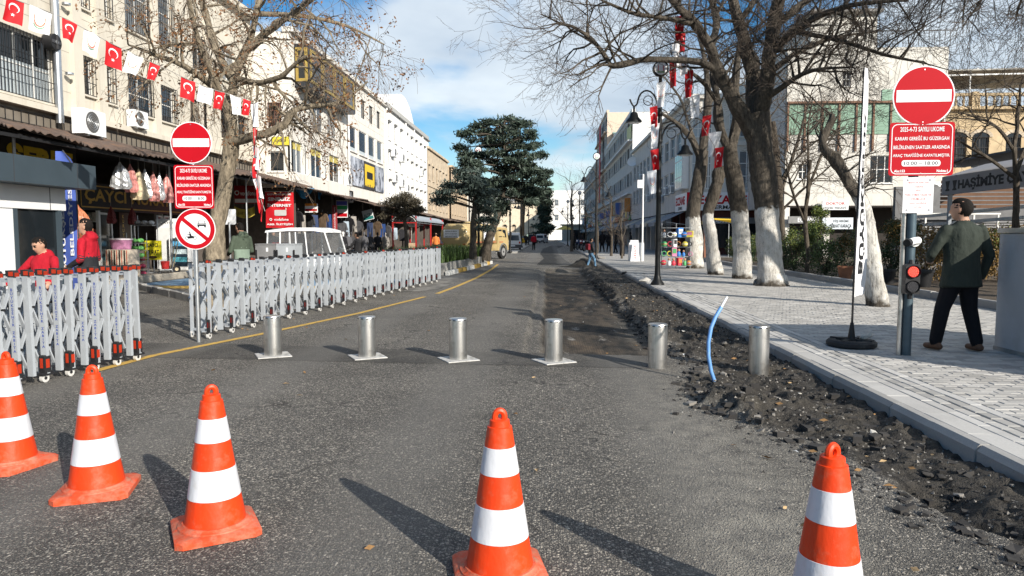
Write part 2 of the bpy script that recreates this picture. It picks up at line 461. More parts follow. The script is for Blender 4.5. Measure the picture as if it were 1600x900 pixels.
# dirt along the kerb
yb = np.array([1.6, 3.4, 4.0, 5.0, 6.1, 7.2, 8.0, 8.9, 9.4, 36]); xb = np.array([2.25, 2.2, 2.0, 1.8, 1.38, 1.36, 1.7, 1.75, 1.62, 1.55])
edge = np.interp(Yg, yb, xb) + wob*.55 + wob2*.25
dirt = sst(0, .16, Xg-edge) * sst(36.2, 35.2, Yg)
fbmA = fbm(Xg*2.2, Yg*2.2, 31, 5, .55); fbmB = fbm(Xg*9, Yg*9, 37, 4, .6); rid = 1-np.abs(2*fbm(Xg*4.5, Yg*4.5, 41, 3)-1)
amp = .6 + .9*np.exp(-((Xg-1.75)/.55)**2 - ((Yg-6.5)/1.2)**2) + .5*np.exp(-((Xg-2.3)/.5)**2 - ((Yg-11.5)/2.5)**2)
lump = (fbmA-.55)*.15 + (fbmB-.5)*.09 + (rid-.75)*.10 + (fbm(Xg*22, Yg*22, 51, 3)-.5)*.06
H = H*(1-dirt) + dirt*(-.015 + lump*amp)
H += dirt*.07*np.exp(-((Xg-1.62)/.3)**2 - ((Yg-6.3)/.9)**2)                       # spoil heap by the pipe
H -= dirt*.10*np.exp(-((Xg-2.30)/.22)**2 - ((Yg-4.05)/.55)**2)                     # hole
H -= dirt*.07*np.exp(-((Xg-1.95)/.15)**2 - ((Yg-5.55)/.45)**2)
H += .10*np.exp(-((Xg-2.2)/.5)**2 - ((Yg-30.5)/1.0)**2)*sst(36, 34, Yg)            # far heap
H += dirt*sst(9, 10, Yg)*(.09*np.exp(-((Xg-1.74+wob*.35)/.12)**2))                 # broken edge beside the cut
H += sst(2.3, 2.85, Xg)*dirt*.02
fade = sst(DX0, DX0+.1, Xg)*sst(DY0, DY0+.3, Yg)*sst(DY1, DY1-.3, Yg)
H = H*fade
dust = np.clip(np.exp(-((Xg-1.25)/.5)**2 - ((Yg-5.3)/2.6)**2)*1.1 + .9*np.exp(-((Xg-1.0)/.35)**2 - ((Yg-3.2)/.8)**2)
               + .9*np.exp(-((Xg-.9)/.8)**2 - ((Yg-31.2)/1.0)**2) + .7*np.exp(-((Xg-1.45)/.25)**2-((Yg-12.0)/2.0)**2), 0, 1)*(1-.75*dirt)*.85
ny_, nx_ = Xg.shape
co = np.stack([Xg, Yg, H], -1).reshape(-1, 3)
idx = np.arange(ny_*nx_).reshape(ny_, nx_)
quads = np.stack([idx[:-1,:-1], idx[:-1,1:], idx[1:,1:], idx[1:,:-1]], -1).reshape(-1, 4)
me = bpy.data.meshes.new('roadworks'); me.from_pydata(co.tolist(), [], quads.tolist())
for nme, arr in (('dirt', dirt*fade), ('mill', mill*(1-dirt)*fade), ('dust', dust*fade)):
    a = me.attributes.new(nme, 'FLOAT', 'POINT'); a.data.foreach_set('value', arr.ravel().astype(np.float32))
me.materials.append(ASPH_W); me.polygons.foreach_set('use_smooth', [True]*len(quads))
struct(link('dug_up_road', me))
def hground(x, y):
    if not (DX0 < x < KX and DY0 < y < DY1): return 0.0
    i = int(np.clip(np.searchsorted(ys, y), 0, ny_-1)); j = int(np.clip(np.searchsorted(xs, x), 0, nx_-1))
    return float(H[i, j])

YELLOW = mat('road_paint_yellow', (.52,.33,.075), .8, var=.2, scale=6, grime=(.10,.09,.075), gscale=9, gcut=(.55,.68))
BLUEP = mat('road_paint_blue', (.16,.27,.40), .8, var=.2, scale=3, grime=(.17,.17,.16), gscale=4, gcut=(.52,.75))
def ribbon(name, pts, w, z, m):
    b = MB(); vs = []
    for i, p in enumerate(pts):
        d = Vector(pts[min(i+1,len(pts)-1)]) - Vector(pts[max(i-1,0)]); d.z = 0; d.normalize()
        n = Vector((-d.y, d.x, 0))*(w/2); p = Vector(p)
        vs += [(p.x-n.x, p.y-n.y, z), (p.x+n.x, p.y+n.y, z)]
    b.add(vs, [(2*i, 2*i+1, 2*i+3, 2*i+2) for i in range(len(pts)-1)]); return struct(b.build(name, m))
yl = [onz(*p) for p in ((150,580),(240,556),(330,538),(410,522),(560,490),(640,470),(664,464))]
ribbon('yellow_line', yl, .12, .007, YELLOW)
yl2 = [onz(*p) for p in ((683,459),(715,447),(745,434),(768,421),(778,413))]
ribbon('yellow_line', yl2, .13, .004, YELLOW)
struct(sheet('smooth_asphalt_patch', [(-6.4,8.55),(1.25,8.0),(1.3,8.85),(-.35,9.0),(-4.3,9.55),(-6.4,9.6)], .003, ASPH_S))
struct(sheet('new_asphalt_patch', [(-.55,36.5),(1.3,36.2),(1.1,44),(.9,58),(1.1,80),(2.4,104),(.6,104),(-.5,80),(-.6,58),(-.2,47)], .006, ASPH_N))
struct(sheet('blue_parking_bay', [(-12.6,20.7),(-5.0,20.7),(-4.6,24.2),(-12.6,24.2)], .004, BLUEP))
struct(sheet('yellow_bay_border', [(-12.6,19.6),(-6.2,19.6),(-5.3,20.7),(-12.6,20.7)], .005, YELLOW))
struct(sheet('worn_concrete_apron', [(-3.9,18.5),(-3.0,19.5),(-2.9,27),(-3.9,26)], .004, mat('worn_concrete', (.20,.19,.175), .9, var=.4, scale=3, grime=(.07,.066,.06), gscale=2.2, gcut=(.45,.6))))

# ------------------------------------------------------------------ kerb and pavement of the café side
kerb = struct(bpy.data.objects.new('kerb', None)); COL.objects.link(kerb)
def kerb_mesh(L_, name='kerb_stone', w=.10, h=.11, ch=.035):
    prof = [(0,-.25),(w,-.25),(w,h),(ch,h),(0,h-ch*1.1)]
    return MB().prism(prof, lambda a, b, d: (a, d, b), 0, L_-.008).build(name, KERBM, None, fix=True)
k0 = kerb_mesh(.6); km = k0.data; bpy.data.objects.remove(k0)
def bend(y):                                                  # the kerb line drifts a little towards the far end
    return 0.0
y = .6
while y < 62:
    o = link('kerb_stone', km, kerb, (KX+rng.uniform(-.006,.006), y, rng.uniform(-.008,.004)), (rng.uniform(-.006,.006), rng.uniform(-.01,.01), rng.uniform(-.006,.006)))
    y += .6
MB().box(KX, KX+.1, 62, 300, -.2, .105).build('far_kerb', KERBM, kerb)
PZ = .108
pave = struct(bpy.data.objects.new('pavement', None)); COL.objects.link(pave)
MB().add([(KX+.1,-20,PZ-.02),(30,-20,PZ-.02),(30,26.2,PZ-.02),(KX+.1,26.2,PZ-.02)], [(0,1,2,3)]).build('bedding', JOINT, pave)
def brick_sheet_mat(name, col):
    m, N, L, B = _nt(name)
    tc = N.new('ShaderNodeTexCoord')
    br = N.new('ShaderNodeTexBrick'); L.new(tc.outputs['Object'], br.inputs['Vector'])
    br.inputs['Color1'].default_value = (*col,1); br.inputs['Color2'].default_value = (*[c*.8 for c in col],1); br.inputs['Mortar'].default_value = (.12,.115,.108,1)
    br.inputs['Scale'].default_value = 1; br.inputs['Brick Width'].default_value = .2; br.inputs['Row Height'].default_value = .1; br.inputs['Mortar Size'].default_value = .006
    c = nmix(N, L, nrange(N, L, nnoise(N, L, tc.outputs['Object'], .8, 6, .7), .45, .75, 0, .5), br.outputs['Color'], tuple(x*.6 for x in col))
    L.new(c, B.inputs['Base Color']); B.inputs['Roughness'].default_value = .88
    return m
FARPAVE = brick_sheet_mat('far_pavers', (.43,.415,.39))
MB().add([(KX+.1,26.2,PZ),(60,26.2,PZ),(60,300,PZ),(KX+.1,300,PZ)], [(0,1,2,3)]).build('far_paving', FARPAVE, pave)
def unit(sx, sy, name, m, h=.04, b=.006):
    o = MB().cbox(0, sx-.005, 0, sy-.005, -h, 0, b).build(name, m, None); me = o.data; bpy.data.objects.remove(o); return me
slab_me, tile_me, pav_me = unit(.20, .6, 'paving_slab', SLAB, b=.004), unit(.10, .4, 'border_tile', SLAB, b=.004), unit(.2, .1, 'paver', PAVER)
pav2_me = unit(.1, .2, 'paver', PAVER)
def jz(): return PZ + rng.uniform(-.0035, .0025)
X1 = KX+.105
for i in range(44): link('paving_slab', slab_me, pave, (X1, .6+.6*i+.27, jz()), (0, rng.uniform(-.006,.006), 0))
for i in range(63):
    link('border_tile', tile_me, pave, (X1+.205, .9+.4*i, jz()))
    link('border_tile', tile_me, pave, (X1+.525, .75+.4*i, jz()))
near, rest = [], []
for r in range(2):
    for i in range(127): rest.append((X1+.31+.1075*r, .8+.2*i+(.1 if r else 0), 1))
X2 = X1+.63
for j in range(254):
    yy = .8+.1*j
    for i in range(26):
        xx = X2 + .2*i - (.1 if j % 2 else 0)
        if xx < X2-.01: xx = X2; rest.append((xx, yy, 2)); continue
        if xx > 8.35: continue
        rest.append((xx, yy, 0))
def vis(p):                                                   # those in view, nearest first
    d = math.hypot(p[0], p[1]); a = (p[0]-p[1]*-.0495)/max(p[1],.1)
    return d + (0 if p[0]/max(p[1],.1) < .69 else 100)
rest.sort(key=vis)
half_me = unit(.1, .1, 'paver', PAVER)
for n_, (x, y, t) in enumerate(rest[:300]):
    link('paver', (pav_me, pav2_me, half_me)[t], pave, (x, y, jz()), (rng.uniform(-.012,.012), rng.uniform(-.008,.008), 0))
b = MB()
for x, y, t in rest[300:]:
    sx, sy = ((.2,.1),(.1,.2),(.1,.1))[t]; z = jz()
    b.cbox(x, x+sx-.005, y, y+sy-.005, z-.03, z, .006)
o = b.build('paving', PAVER, pave); o['kind'] = 'stuff'

# garden bed behind the trees, with its low stone edging
BX = 8.42
struct(sheet('garden_soil', [(BX+.1,8),(26,8),(26,44),(BX+.1,44)], PZ+.06, SOIL))
ek = struct(bpy.data.objects.new('garden_edging', None)); COL.objects.link(ek)
e0 = MB().cbox(0, .14, 0, .79, -.1, .16, .02).build('edging_stone', KERBM); em = e0.data; bpy.data.objects.remove(e0)
for i in range(45): link('edging_stone', em, ek, (BX+rng.uniform(-.01,.01), 8+.8*i, PZ+rng.uniform(-.01,.01)))

# shop side: raised pavement, its kerb, the little kerb island
LP = .20
LX = -12.85
struct(MB().box(-22, LX-.16, -20, 320, -.2, LP).build('shop_pavement', mat('old_pavement', (.33,.30,.26), .9, var=.3, scale=1.5, grime=(.16,.145,.12), gscale=1.3, gcut=(.45,.7))))
kl = struct(bpy.data.objects.new('shop_kerb', None)); COL.objects.link(kl)
o_ = MB().cbox(0, .155, 0, .99, -.2, LP+.01, .02).build('kerb_stone', mat('kerb_sand', (.40,.36,.30), .9, var=.25, scale=3)); klm = o_.data; bpy.data.objects.remove(o_)
for i in range(90): link('kerb_stone', klm, kl, (LX-.155, 8+i, rng.uniform(-.01,.01)))
ki = struct(bpy.data.objects.new('kerb_island', None)); COL.objects.link(ki)
pA, pB = Vector((-11.4,19.3,0)), Vector((-7.3,14.9,0))
dv = (pB-pA); nblk = 11
o_ = MB().cbox(0, dv.length/nblk-.015, -.07, .07, -.1, .17, .015).build('kerb_block', KERBM); kbm = o_.data; bpy.data.objects.remove(o_)
for i in range(nblk):
    q = pA + dv*(i/nblk)
    link('kerb_block', kbm, ki, (q.x, q.y, rng.uniform(-.015,.01)), (0, rng.uniform(-.01,.01), math.atan2(dv.y, dv.x)+rng.uniform(-.02,.02)))
struct(MB().box(-2.6-1.7, -2.6, 60, 300, -.2, .12).build('far_pavement', mat('far_pavement', (.33,.32,.30), .9, var=.2, scale=1)))

# ------------------------------------------------------------------ common materials
ORANGE = mat('cone_orange', (.70,.048,.005), .45, var=.14, scale=6, spec=.4, bump=.2, bscale=22, stretch=(1,1,.5), grime=(.50,.13,.07), gscale=9, gcut=(.54,.78))
ORANGE_D = mat('cone_orange_dusty', (.62,.07,.02), .65, var=.2, scale=8, bump=.35, bscale=30, grime=(.40,.21,.14), gscale=11, gcut=(.42,.70))
REFLW = mat('reflective_white', (.64,.65,.69), .4, var=.10, scale=10, bump=.3, bscale=14, stretch=(1,1,.4), grime=(.48,.45,.42), gscale=7, gcut=(.56,.80))
STEEL = mat('brushed_steel', (.64,.63,.61), .32, .95, var=.2, scale=3, stretch=(14,14,1.2), bump=.08, bscale=30, grime=(.30,.29,.27), gscale=4.5, gcut=(.48,.72))
GALV = mat('galvanised', (.50,.52,.54), .42, .9, var=.15, scale=9)
GATE = mat('gate_aluminium', (.42,.45,.485), .46, .2, var=.10, scale=6, grime=(.30,.29,.27), gscale=4, gcut=(.55,.8))
BLACK = mat('black_plastic', (.018,.018,.020), .5, var=.25, scale=9)
RUBBER = mat('rubber', (.028,.028,.030), .75, var=.3, scale=9, grime=(.10,.095,.085), gscale=6, gcut=(.5,.8))
REDREF = mat('red_reflector', (.42,.035,.012), .25, var=.15, scale=60)
WHITE = mat('white_paint', (.78,.78,.77), .55, var=.06, scale=5)
SIGNRED = mat('sign_red', (.43,.004,.012), .6, var=.06, scale=3, spec=.15)
SIGNWHITE = mat('sign_white', (.76,.77,.79), .5, var=.03, scale=3, spec=.2)
INK = mat('ink_black', (.012,.012,.014), .6, var=0)
INKBLUE = mat('ink_blue', (.03,.06,.30), .6, var=0)
INKRED = mat('ink_red', (.50,.06,.05), .6, var=0)
POLE = mat('pole_slate', (.075,.11,.135), .45, .3, var=.2, scale=7, grime=(.25,.25,.25), gscale=12, gcut=(.62,.75))
LAMPBLK = mat('lamp_iron', (.016,.017,.018), .45, .4, var=.2, scale=8)
FLAGRED = mat('flag_red', (.48,.010,.016), .75, var=.12, scale=5)
FLAGWHITE = mat('flag_white', (.80,.81,.84), .8, var=.06, scale=5)
CORD = mat('cord', (.30,.29,.27), .8, var=0)
SLATE = mat('slate_panel', (.055,.078,.098), .45, .2, var=.08, scale=2)
WHITEP = mat('white_panel', (.74,.75,.76), .4, var=.05, scale=2)
GLASSD = mat('dark_glass', (.012,.016,.020), .06, var=0, spec=.6)
CONC = mat('concrete', (.30,.295,.28), .9, var=.22, scale=4, bump=.3, bscale=40, stain=.5)

# ------------------------------------------------------------------ traffic cones
def make_cone(base_mat, body_mat, seed):
    t = thing('traffic_cone', '', 'traffic cone')
    rr = random.Random(seed)
    b = MB(); s, c = .200, .034
    oct_ = [(-s+c,-s),(s-c,-s),(s,-s+c),(s,s-c),(s-c,s),(-s+c,s),(-s,s-c),(-s,-s+c)]
    def lay(k, z): return [(x*k, y*k, z+rr.uniform(-.003,.003)) for x, y in oct_]
    vs = lay(1,0)+lay(1,.028)+lay(.93,.040)
    b.add(vs, [tuple(range(7,-1,-1))]+[(i,(i+1)%8,8+(i+1)%8,8+i) for i in range(8)]+[(8+i,8+(i+1)%8,16+(i+1)%8,16+i) for i in range(8)]+[tuple(range(16,24))])
    b.lathe([(.180,.0395),(.177,.047),(.162,.052),(.157,.060),(.1,.060)], 40)
    b.build('base', base_mat, t, smooth=True)
    b = MB().lathe([(.148,.058),(.126,.19),(.104,.335),(.084,.47),(.066,.59),(.054,.668),(.0535,.672),(.045,.674),(.043,.700),(.036,.704)], 40)
    b.build('body', body_mat, t, smooth=True)
    for z0, z1 in ((.187,.335),(.47,.587)):
        r = lambda z: float(np.interp(z, [.058,.19,.335,.47,.59], [.148,.126,.104,.084,.066]))+.0016
        MB().lathe([(r(z0)-.002,z0),(r(z0),z0+.001),(r((z0+z1)/2),(z0+z1)/2),(r(z1),z1-.001),(r(z1)-.002,z1)], 40).build('reflective_band', REFLW, t, smooth=True)
    ring = [(.021*math.cos(a), 0, .713+.027*math.sin(a)) for a in [2*PI*i/20 for i in range(20)]]
    MB().tube(ring, .0135, 8, closed=True).build('handle_ring', body_mat, t, smooth=True)
    return t
cones = [((18,727), 'dusty orange and white traffic cone cut off by the picture edge', ORANGE_D, ORANGE, -.25, .4),
         ((152,768), 'orange traffic cone with two white bands standing in front of the grey sliding gate', ORANGE_D, ORANGE, .33, .2),
         ((337,828), 'clean orange traffic cone with dusty base, third along the row', ORANGE_D, ORANGE, .55, 1.2),
         ((781,899), 'orange traffic cone with creased white bands alone in the middle of the road', ORANGE_D, ORANGE, .2, .9),
         ((1291,1003), 'bright orange traffic cone beside the dug-up dirt along the kerb', ORANGE, ORANGE, .5, -.6)]
for i, ((px, py), lab, bm_, bo, rz, hr) in enumerate(cones):
    c = make_cone(bm_, bo, i); p = onz(px, py); c.location = (p.x, p.y, .001); c.rotation_euler = (0,0,rz); c['label'] = lab; c['group'] = 'traffic cones'

# ------------------------------------------------------------------ steel bollards
def make_bollard(plate):
    t = thing('bollard', '', 'bollard', group='steel bollards across the road')
    MB().lathe([(.108,-.05),(.108,.462),(.1075,.468)], 40).build('tube', STEEL, t, smooth=True)
    MB().lathe([(.1095,.468),(.1095,.494),(.104,.502),(.09,.504)], 40).build('cap', STEEL, t, smooth=True)
    for k in range(10):
        a = 2*PI*k/10+.15; c_, s_ = math.cos(a), math.sin(a)
        MB().bar((.1085*c_-.016*s_,.1085*s_+.016*c_,.482),(.1085*c_+.016*s_,.1085*s_-.016*c_,.482), .006, .011, (0,0,1)).build('slot', BLACK, t)
    if plate:
        b = MB().cbox(-.2,.2,-.2,.2,.001,.012,.003); b.build('base_plate', mat('worn_plate', (.52,.51,.49), .7, var=.25, scale=7, grime=(.20,.19,.17), gscale=9, gcut=(.5,.7)), t)
        for sx in (-1,1):
            for sy in (-1,1): MB().cyl((sx*.165,sy*.165,.0115),(sx*.165,sy*.165,.018),.012,n=8).build('bolt', GALV, t)
    return t
bl = [((427,556), 1, .5, 'steel bollard on a white plate next to the sliding gate'),
      ((574,558), 1, .5, 'steel bollard two-toned with a darker lower half, second from the gate'),
      ((716,562), 1, .5, 'steel bollard on a white plate on the smooth road, third from the gate'),
      ((865,565), 1, .5, 'steel bollard on a white plate at the corner of the milled strip'),
      ((1027,574), 0, .2, 'steel bollard crossed by a thin shadow, just before the blue pipe'),
      ((1185,580), 0, 0, 'steel bollard in the dirt against the kerb')]
for (px, py), pl, rz, lab in bl:
    o = make_bollard(pl); p = onz(px, py); o.location = (p.x, p.y, 0.004 if pl else hground(p.x, p.y)); o.rotation_euler = (0,0,rz); o['label'] = lab

# ------------------------------------------------------------------ retractable sliding gates
POSTH = 1.10
gm = {}
def gmesh(key, fn):
    if key not in gm:
        o = fn(); gm[key] = o.data; bpy.data.objects.remove(o)
    return gm[key]
post_me = gmesh('post', lambda: MB().cbox(-.034,.034,-.017,.017,.09,POSTH,.002).build('post', GATE))
bpost_me = gmesh('bpost', lambda: MB().cbox(-.034,.034,-.017,.017,.03,POSTH,.002).build('post', GATE))
def cap_fn():
    b = MB(); prof = [(-.05,.0),(.05,.0),(.05,.035),(.028,.062),(-.05,.062)]
    b.prism(prof, lambda a, z, d: (a, d, z), -.032, .032); return b.build('cap', BLACK, fix=True)
cap_me = gmesh('cap', cap_fn)
plug_me = gmesh('plug', lambda: MB().box(-.036,.036,-.019,.019,0,.012).build('end_plug', BLACK))
def refl_fn():
    b = MB()
    for k in range(4): b.box(.0505,.054,-.024,.024,.002+.010*k,.009+.010*k)
    b.box(-.012,.042,-.0345,-.0325,.008,.05)
    return b.build('reflector', REDREF)
refl_me = gmesh('refl', refl_fn)
def wheel_fn():
    b = MB().tube([(-.018,0,.045),(.018,0,.045)], .045, 16); return b.build('wheel', mat('wheel_grey', (.55,.54,.52), .6, var=.15, scale=20), smooth=True)
wheel_me = gmesh('wheel', wheel_fn)
hub_me = gmesh('hub', lambda: MB().tube([(-.021,0,.045),(.021,0,.045)], .018, 8).build('hub', BLACK))
def house_fn():
    b = MB().cbox(-.034,.034,-.05,.03,.10,.28,.012)
    b.prism([(-.07,.07),(.07,.07),(.065,.09),(.03,.105),(-.05,.105),(-.068,.09)], lambda a, z, d: (d, a, z), -.03, .03); return b.build('wheel_housing', BLACK, fix=True)
house_me = gmesh('house', house_fn)
rbox_me = gmesh('rbox', lambda: MB().box(-.018,.018,-.0525,-.0505,.15,.25).box(.0345,.0365,-.03,.012,.15,.24).build('reflector', REDREF))
rbox2_me = gmesh('rbox2', lambda: MB().box(-.016,.016,-.0525,-.0505,.16,.24).box(.0345,.0365,-.03,.012,.16,.23).build('reflector', mat('red_reflector_dark', (.14,.012,.010), .3, var=.1)))
topbar_me = lambda w: gmesh(('tb', w), lambda: MB().box(-w,0,-.018,.018,1.04,1.075).build('top_bar', GATE))
botbar_me = lambda w: gmesh(('bb', w), lambda: MB().box(-w,0,-.016,.016,.10,.135).build('bottom_bar', GATE))
def gate(label, A, B, n, text, w=.34, step=2):
    d = B-A; ang = math.atan2(d.y, d.x)
    t = thing('sliding_gate', label, 'gate', (A.x, A.y, 0), ang - PI/2, 'sliding gates along the road')
    # local frame: +Y along the gate, +X towards the road
    sp = d.length/(n-1)
    tx = [(text_mesh('\n'.join(w_), mat=INKBLUE, bold=.02, width=.034, height=h_), z_) for w_, h_, z_ in (('BÜYÜKŞEHİR',.37,.80),('ZABITA',.21,.46))] if text else ()
    for i in range(n):
        y = sp*i; off = rng.uniform(-.012,.012); wheel = (i % step == 0)
        z = rng.uniform(-.004,.004)
        tl_ = lambda: (rng.gauss(0,.012), rng.gauss(0,.010), rng.gauss(0,.05))
        po = link('post', post_me, t, (off, y, z), tl_()); link('post', bpost_me, t, (off-w, y+sp*.5*.6, z), tl_())
        if text and (i % 3 != 2):
            for tm_, z_ in tx: link('lettering', tm_, po, (.006, -.0185, z_), (PI/2,0,0))
        if not text:
            for q_ in list(t.children)[-2:]: q_.scale = (.62,.9,1)
        cp = link('cap', cap_me, t, (off, y, POSTH-.002+z)); 
        if not text: cp.scale = (.72,.85,.8)
        if text or i % 4 == 0: link('reflector', refl_me, cp, (0,0,0))
        link('end_plug', plug_me, t, (off-w, y+sp*.3, POSTH-.001+z))
        link('top_bar', topbar_me(w), t, (off, y+.02, z), (0,0,math.atan2(-sp*.3,w)))
        if wheel:
            h = link('wheel_housing', house_me, t, (off, y, z), (0,0,rng.gauss(0,.06))); link('reflector', rbox_me if text else rbox2_me, h)
            wh = link('wheel', wheel_me, t, (off, y-.025, .002)); link('hub', hub_me, wh)
            wh = link('wheel', wheel_me, t, (off-w, y+sp*.3-.02, .002)); link('hub', hub_me, wh)
            link('bottom_bar', botbar_me(w), t, (off, y+.012, z), (0,0,math.atan2(-sp*.3,w)))
        if i < n-1:                                           # scissor arms, road side and far side
            for side, zz in ((-.045, (.17,.58)), (-w+.045, (.17,.58))):
                for z0 in zz:
                    key = ('sc', round(sp,3))
                    up = gmesh(key, lambda: MB().bar((0,0,0),(0,sp,.40),.014,.036,(1,0,0)).build('scissor_arm', GATE))
                    dn = gmesh(('sd', round(sp,3)), lambda: MB().bar((0,0,.40),(0,sp,0),.014,.036,(1,0,0)).build('scissor_arm', GATE))
                    if side < -.1 and z0 < .5 and not text: continue
                    link('scissor_arm', up, t, (side, y, z0)); link('scissor_arm', dn, t, (side-.018, y, z0))
                    piv = gmesh('piv', lambda: MB().tube([(-.03,0,0),(.022,0,0)], .014, 8).build('pivot', BLACK))
                    link('pivot', piv, t, (side, y+sp/2, z0+.20))
    return t
gate('grey sliding gate with blue lettering down its posts, behind the front traffic cones', Vector((-5.30,6.0,0)), onz(218,563), 15, True, w=.36, step=2)
gate('long grey sliding gate stretching along the yellow line to the planter', onz(327,529), onz(687,440), 42, False, w=.34, step=2)

# ------------------------------------------------------------------ road signs
def rrect(w, h, r, n=5):
    out = []
    for cx, cy, a0 in ((w/2-r,h/2-r,0),(-w/2+r,h/2-r,90),(-w/2+r,-h/2+r,180),(w/2-r,-h/2+r,270)):
        for k in range(n+1):
            a = R(a0+90*k/n); out.append((cx+r*math.cos(a), cy+r*math.sin(a)))
    return out
def plate(poly, cx, cz, y0, y1): return MB().prism(poly, lambda a, b, d: (cx+a, d, cz+b), y0, y1)
def circ(r, n=56): return [(r*math.cos(2*PI*i/n), r*math.sin(2*PI*i/n)) for i in range(n)]
def ring_band(outer, inner, cx, cz, y0, y1):
    n = len(outer); b = MB()
    P = lambda q, d: (cx+q[0], d, cz+q[1])
    vs = [P(q,y0) for q in outer]+[P(q,y0) for q in inner]+[P(q,y1) for q in outer]+[P(q,y1) for q in inner]
    fs = []
    for i in range(n):
        j = (i+1)%n
        fs += [(i,j,n+j,n+i),(i,2*n+i,2*n+j,j),(n+i,n+j,3*n+j,3*n+i),(2*n+i,3*n+i,3*n+j,2*n+j)]
    return b.add(vs, fs)
def no_entry(t, cx, cz, r):
    s = plate(circ(r), cx, cz, 0, -.004).build('no_entry_disc', SIGNWHITE, t, fix=True)
    plate(circ(r*.955), cx, cz, -.0042, -.006).build('red_field', SIGNRED, s, fix=True)
    plate([(-r*.88,-r*.2),(r*.88,-r*.2),(r*.88,r*.2),(-r*.88,r*.2)], cx, cz, -.0062, -.008).build('white_bar', SIGNWHITE, s, fix=True)
    for z in (-.87, .87): MB().tube([(cx,-.009,cz+z*r),(cx,-.005,cz+z*r)], .007, 8).build('bolt', GALV, s)
def info_plate(t, cx, cz, w, h, tilt=0):
    s = plate(rrect(w, h, w*.05), cx, cz, 0, -.004).build('notice_plate', SIGNRED, t, fix=True)
    ring_band(rrect(w*.94, h*.94, w*.09), rrect(w*.915, h*.912, w*.08), cx, cz, -.0042, -.0056).build('white_outline', SIGNWHITE, s, fix=True)
    k = h/.6
    for i, (tx, ww) in enumerate((('2025-4-73 SAYILI UKOME', .68), ('KARARI GEREĞİ BU GÜZERGAH', .83), ('BELİRLENEN SAATLER ARASINDA', .87), ('ARAÇ TRAFİĞİNE KAPATILMIŞTIR.', .88))):
        lettering(s, tx, (cx, -.0062, cz + h*(.37-.162*i)), SIGNWHITE, bold=.012, width=w*ww, height=h*.088)
    p = plate(rrect(w*.60, h*.115, h*.045), cx, cz-h*.265, -.0042, -.006).build('time_field', SIGNWHITE, s, fix=True)
    lettering(p, '10:00 – 18:00', (cx, -.0066, cz-h*.265), INK, bold=.012, width=w*.52, height=h*.068)
    lettering(s, 'Alo:153', (cx-w*.33, -.0062, cz-h*.41), SIGNWHITE, bold=.035, width=w*.17, height=h*.05)
    lettering(s, 'Nokta:1', (cx+w*.33, -.0062, cz-h*.41), SIGNWHITE, bold=.035, width=w*.17, height=h*.05)
    for z in (-.455, .455): MB().tube([(cx,-.0085,cz+z*h),(cx,-.0045,cz+z*h)], .006, 8).build('bolt', GALV, s)
def car_icon(s, cx, cz, k, y):
    def pl(poly): return [(a*k+cx, b_*k+cz) for a, b_ in poly]
    m = MB()
    for poly in ([(-1,-.3),(1,-.3),(1,.05),(-1,.05)], [(-.95,-.62),(-.6,-.62),(-.6,-.3),(-.95,-.3)], [(.6,-.62),(.95,-.62),(.95,-.3),(.6,-.3)], [(-1,.13),(1,.13),(.92,.3),(-.92,.3)]):
        m.prism(pl(poly), lambda a, b_, d: (a, d, b_), y, y-.0012)
    ou = [(-.92,.3),(-.62,.95),(.62,.95),(.92,.3)]; inn = [(-.78,.3),(-.54,.85),(.54,.85),(.78,.3)]
    for i in range(3):
        m.prism(pl([ou[i],ou[i+1],inn[i+1],inn[i]]), lambda a, b_, d: (a, d, b_), y, y-.0012)
    m.build('car_symbol', INK, s, fix=True)
def moto_icon(s, cx, cz, k, y):
    m = MB()
    for wx in (-.85, .85):
        o_ = [(cx+k*wx+k*a, cz-k*.35+k*b_) for a, b_ in circ(.42,20)]; i_ = [(cx+k*wx+k*a, cz-k*.35+k*b_) for a, b_ in circ(.33,20)]
        for q in range(20):
            m.prism([o_[q],o_[(q+1)%20],i_[(q+1)%20],i_[q]], lambda a, b_, d: (a, d, b_), y, y-.0012)
    for poly in ([(-.85,-.38),(-.3,-.5),(.35,-.45),(.85,-.3),(.5,.1),(.1,.15),(-.2,0),(-.7,0)], [(-.25,.0),(.15,.1),(.05,.55),(-.2,.75),(-.4,.5)], [(-.2,.6),(-.45,.35),(-.8,.3),(-.82,.42),(-.5,.5)]):
        m.prism([(cx+k*a, cz+k*b_) for a, b_ in poly], lambda a, b_, d: (a, d, b_), y, y-.0012)
    m.prism([(cx-k*.22+k*a, cz+k*.92+k*b_) for a, b_ in circ(.17,12)], lambda a, b_, d: (a, d, b_), y, y-.0012)
    m.build('motorcycle_symbol', INK, s, fix=True)
p = onz(309,535)
t = thing('sign_post', 'galvanised post with no-entry disc, red notice and no-vehicles disc at the sliding gate', 'sign post', (p.x, p.y, 0), R(3))
MB().tube([(0,.035,-.1),(0,.035,3.05)], .027, 12).build('pole', GALV, t, smooth=True)
MB().cbox(-.03,.015,.012,.016,.9,1.35,.001).build('bracket', GALV, t)
q = ony(291,223,p.y); no_entry(t, 0, q.z, .285)
q = ony(296,292,p.y); info_plate(t, .02, q.z, .545, .60)
q = ony(302,358,p.y); cz = q.z; cx = .015
s = plate(circ(.285), cx, cz, 0, -.004).build('no_vehicles_disc', SIGNWHITE, t, fix=True)
ring_band(circ(.274), circ(.215), cx, cz, -.0042, -.006).build('red_ring', SIGNRED, s, fix=True)
a = R(-40); ca, sa = math.cos(a), math.sin(a)
plate([(x_*ca-y_*sa, x_*sa+y_*ca) for x_, y_ in ((-.222,-.026),(.222,-.026),(.222,.026),(-.222,.026))], cx, cz, -.0062, -.0074).build('red_slash', SIGNRED, s, fix=True)
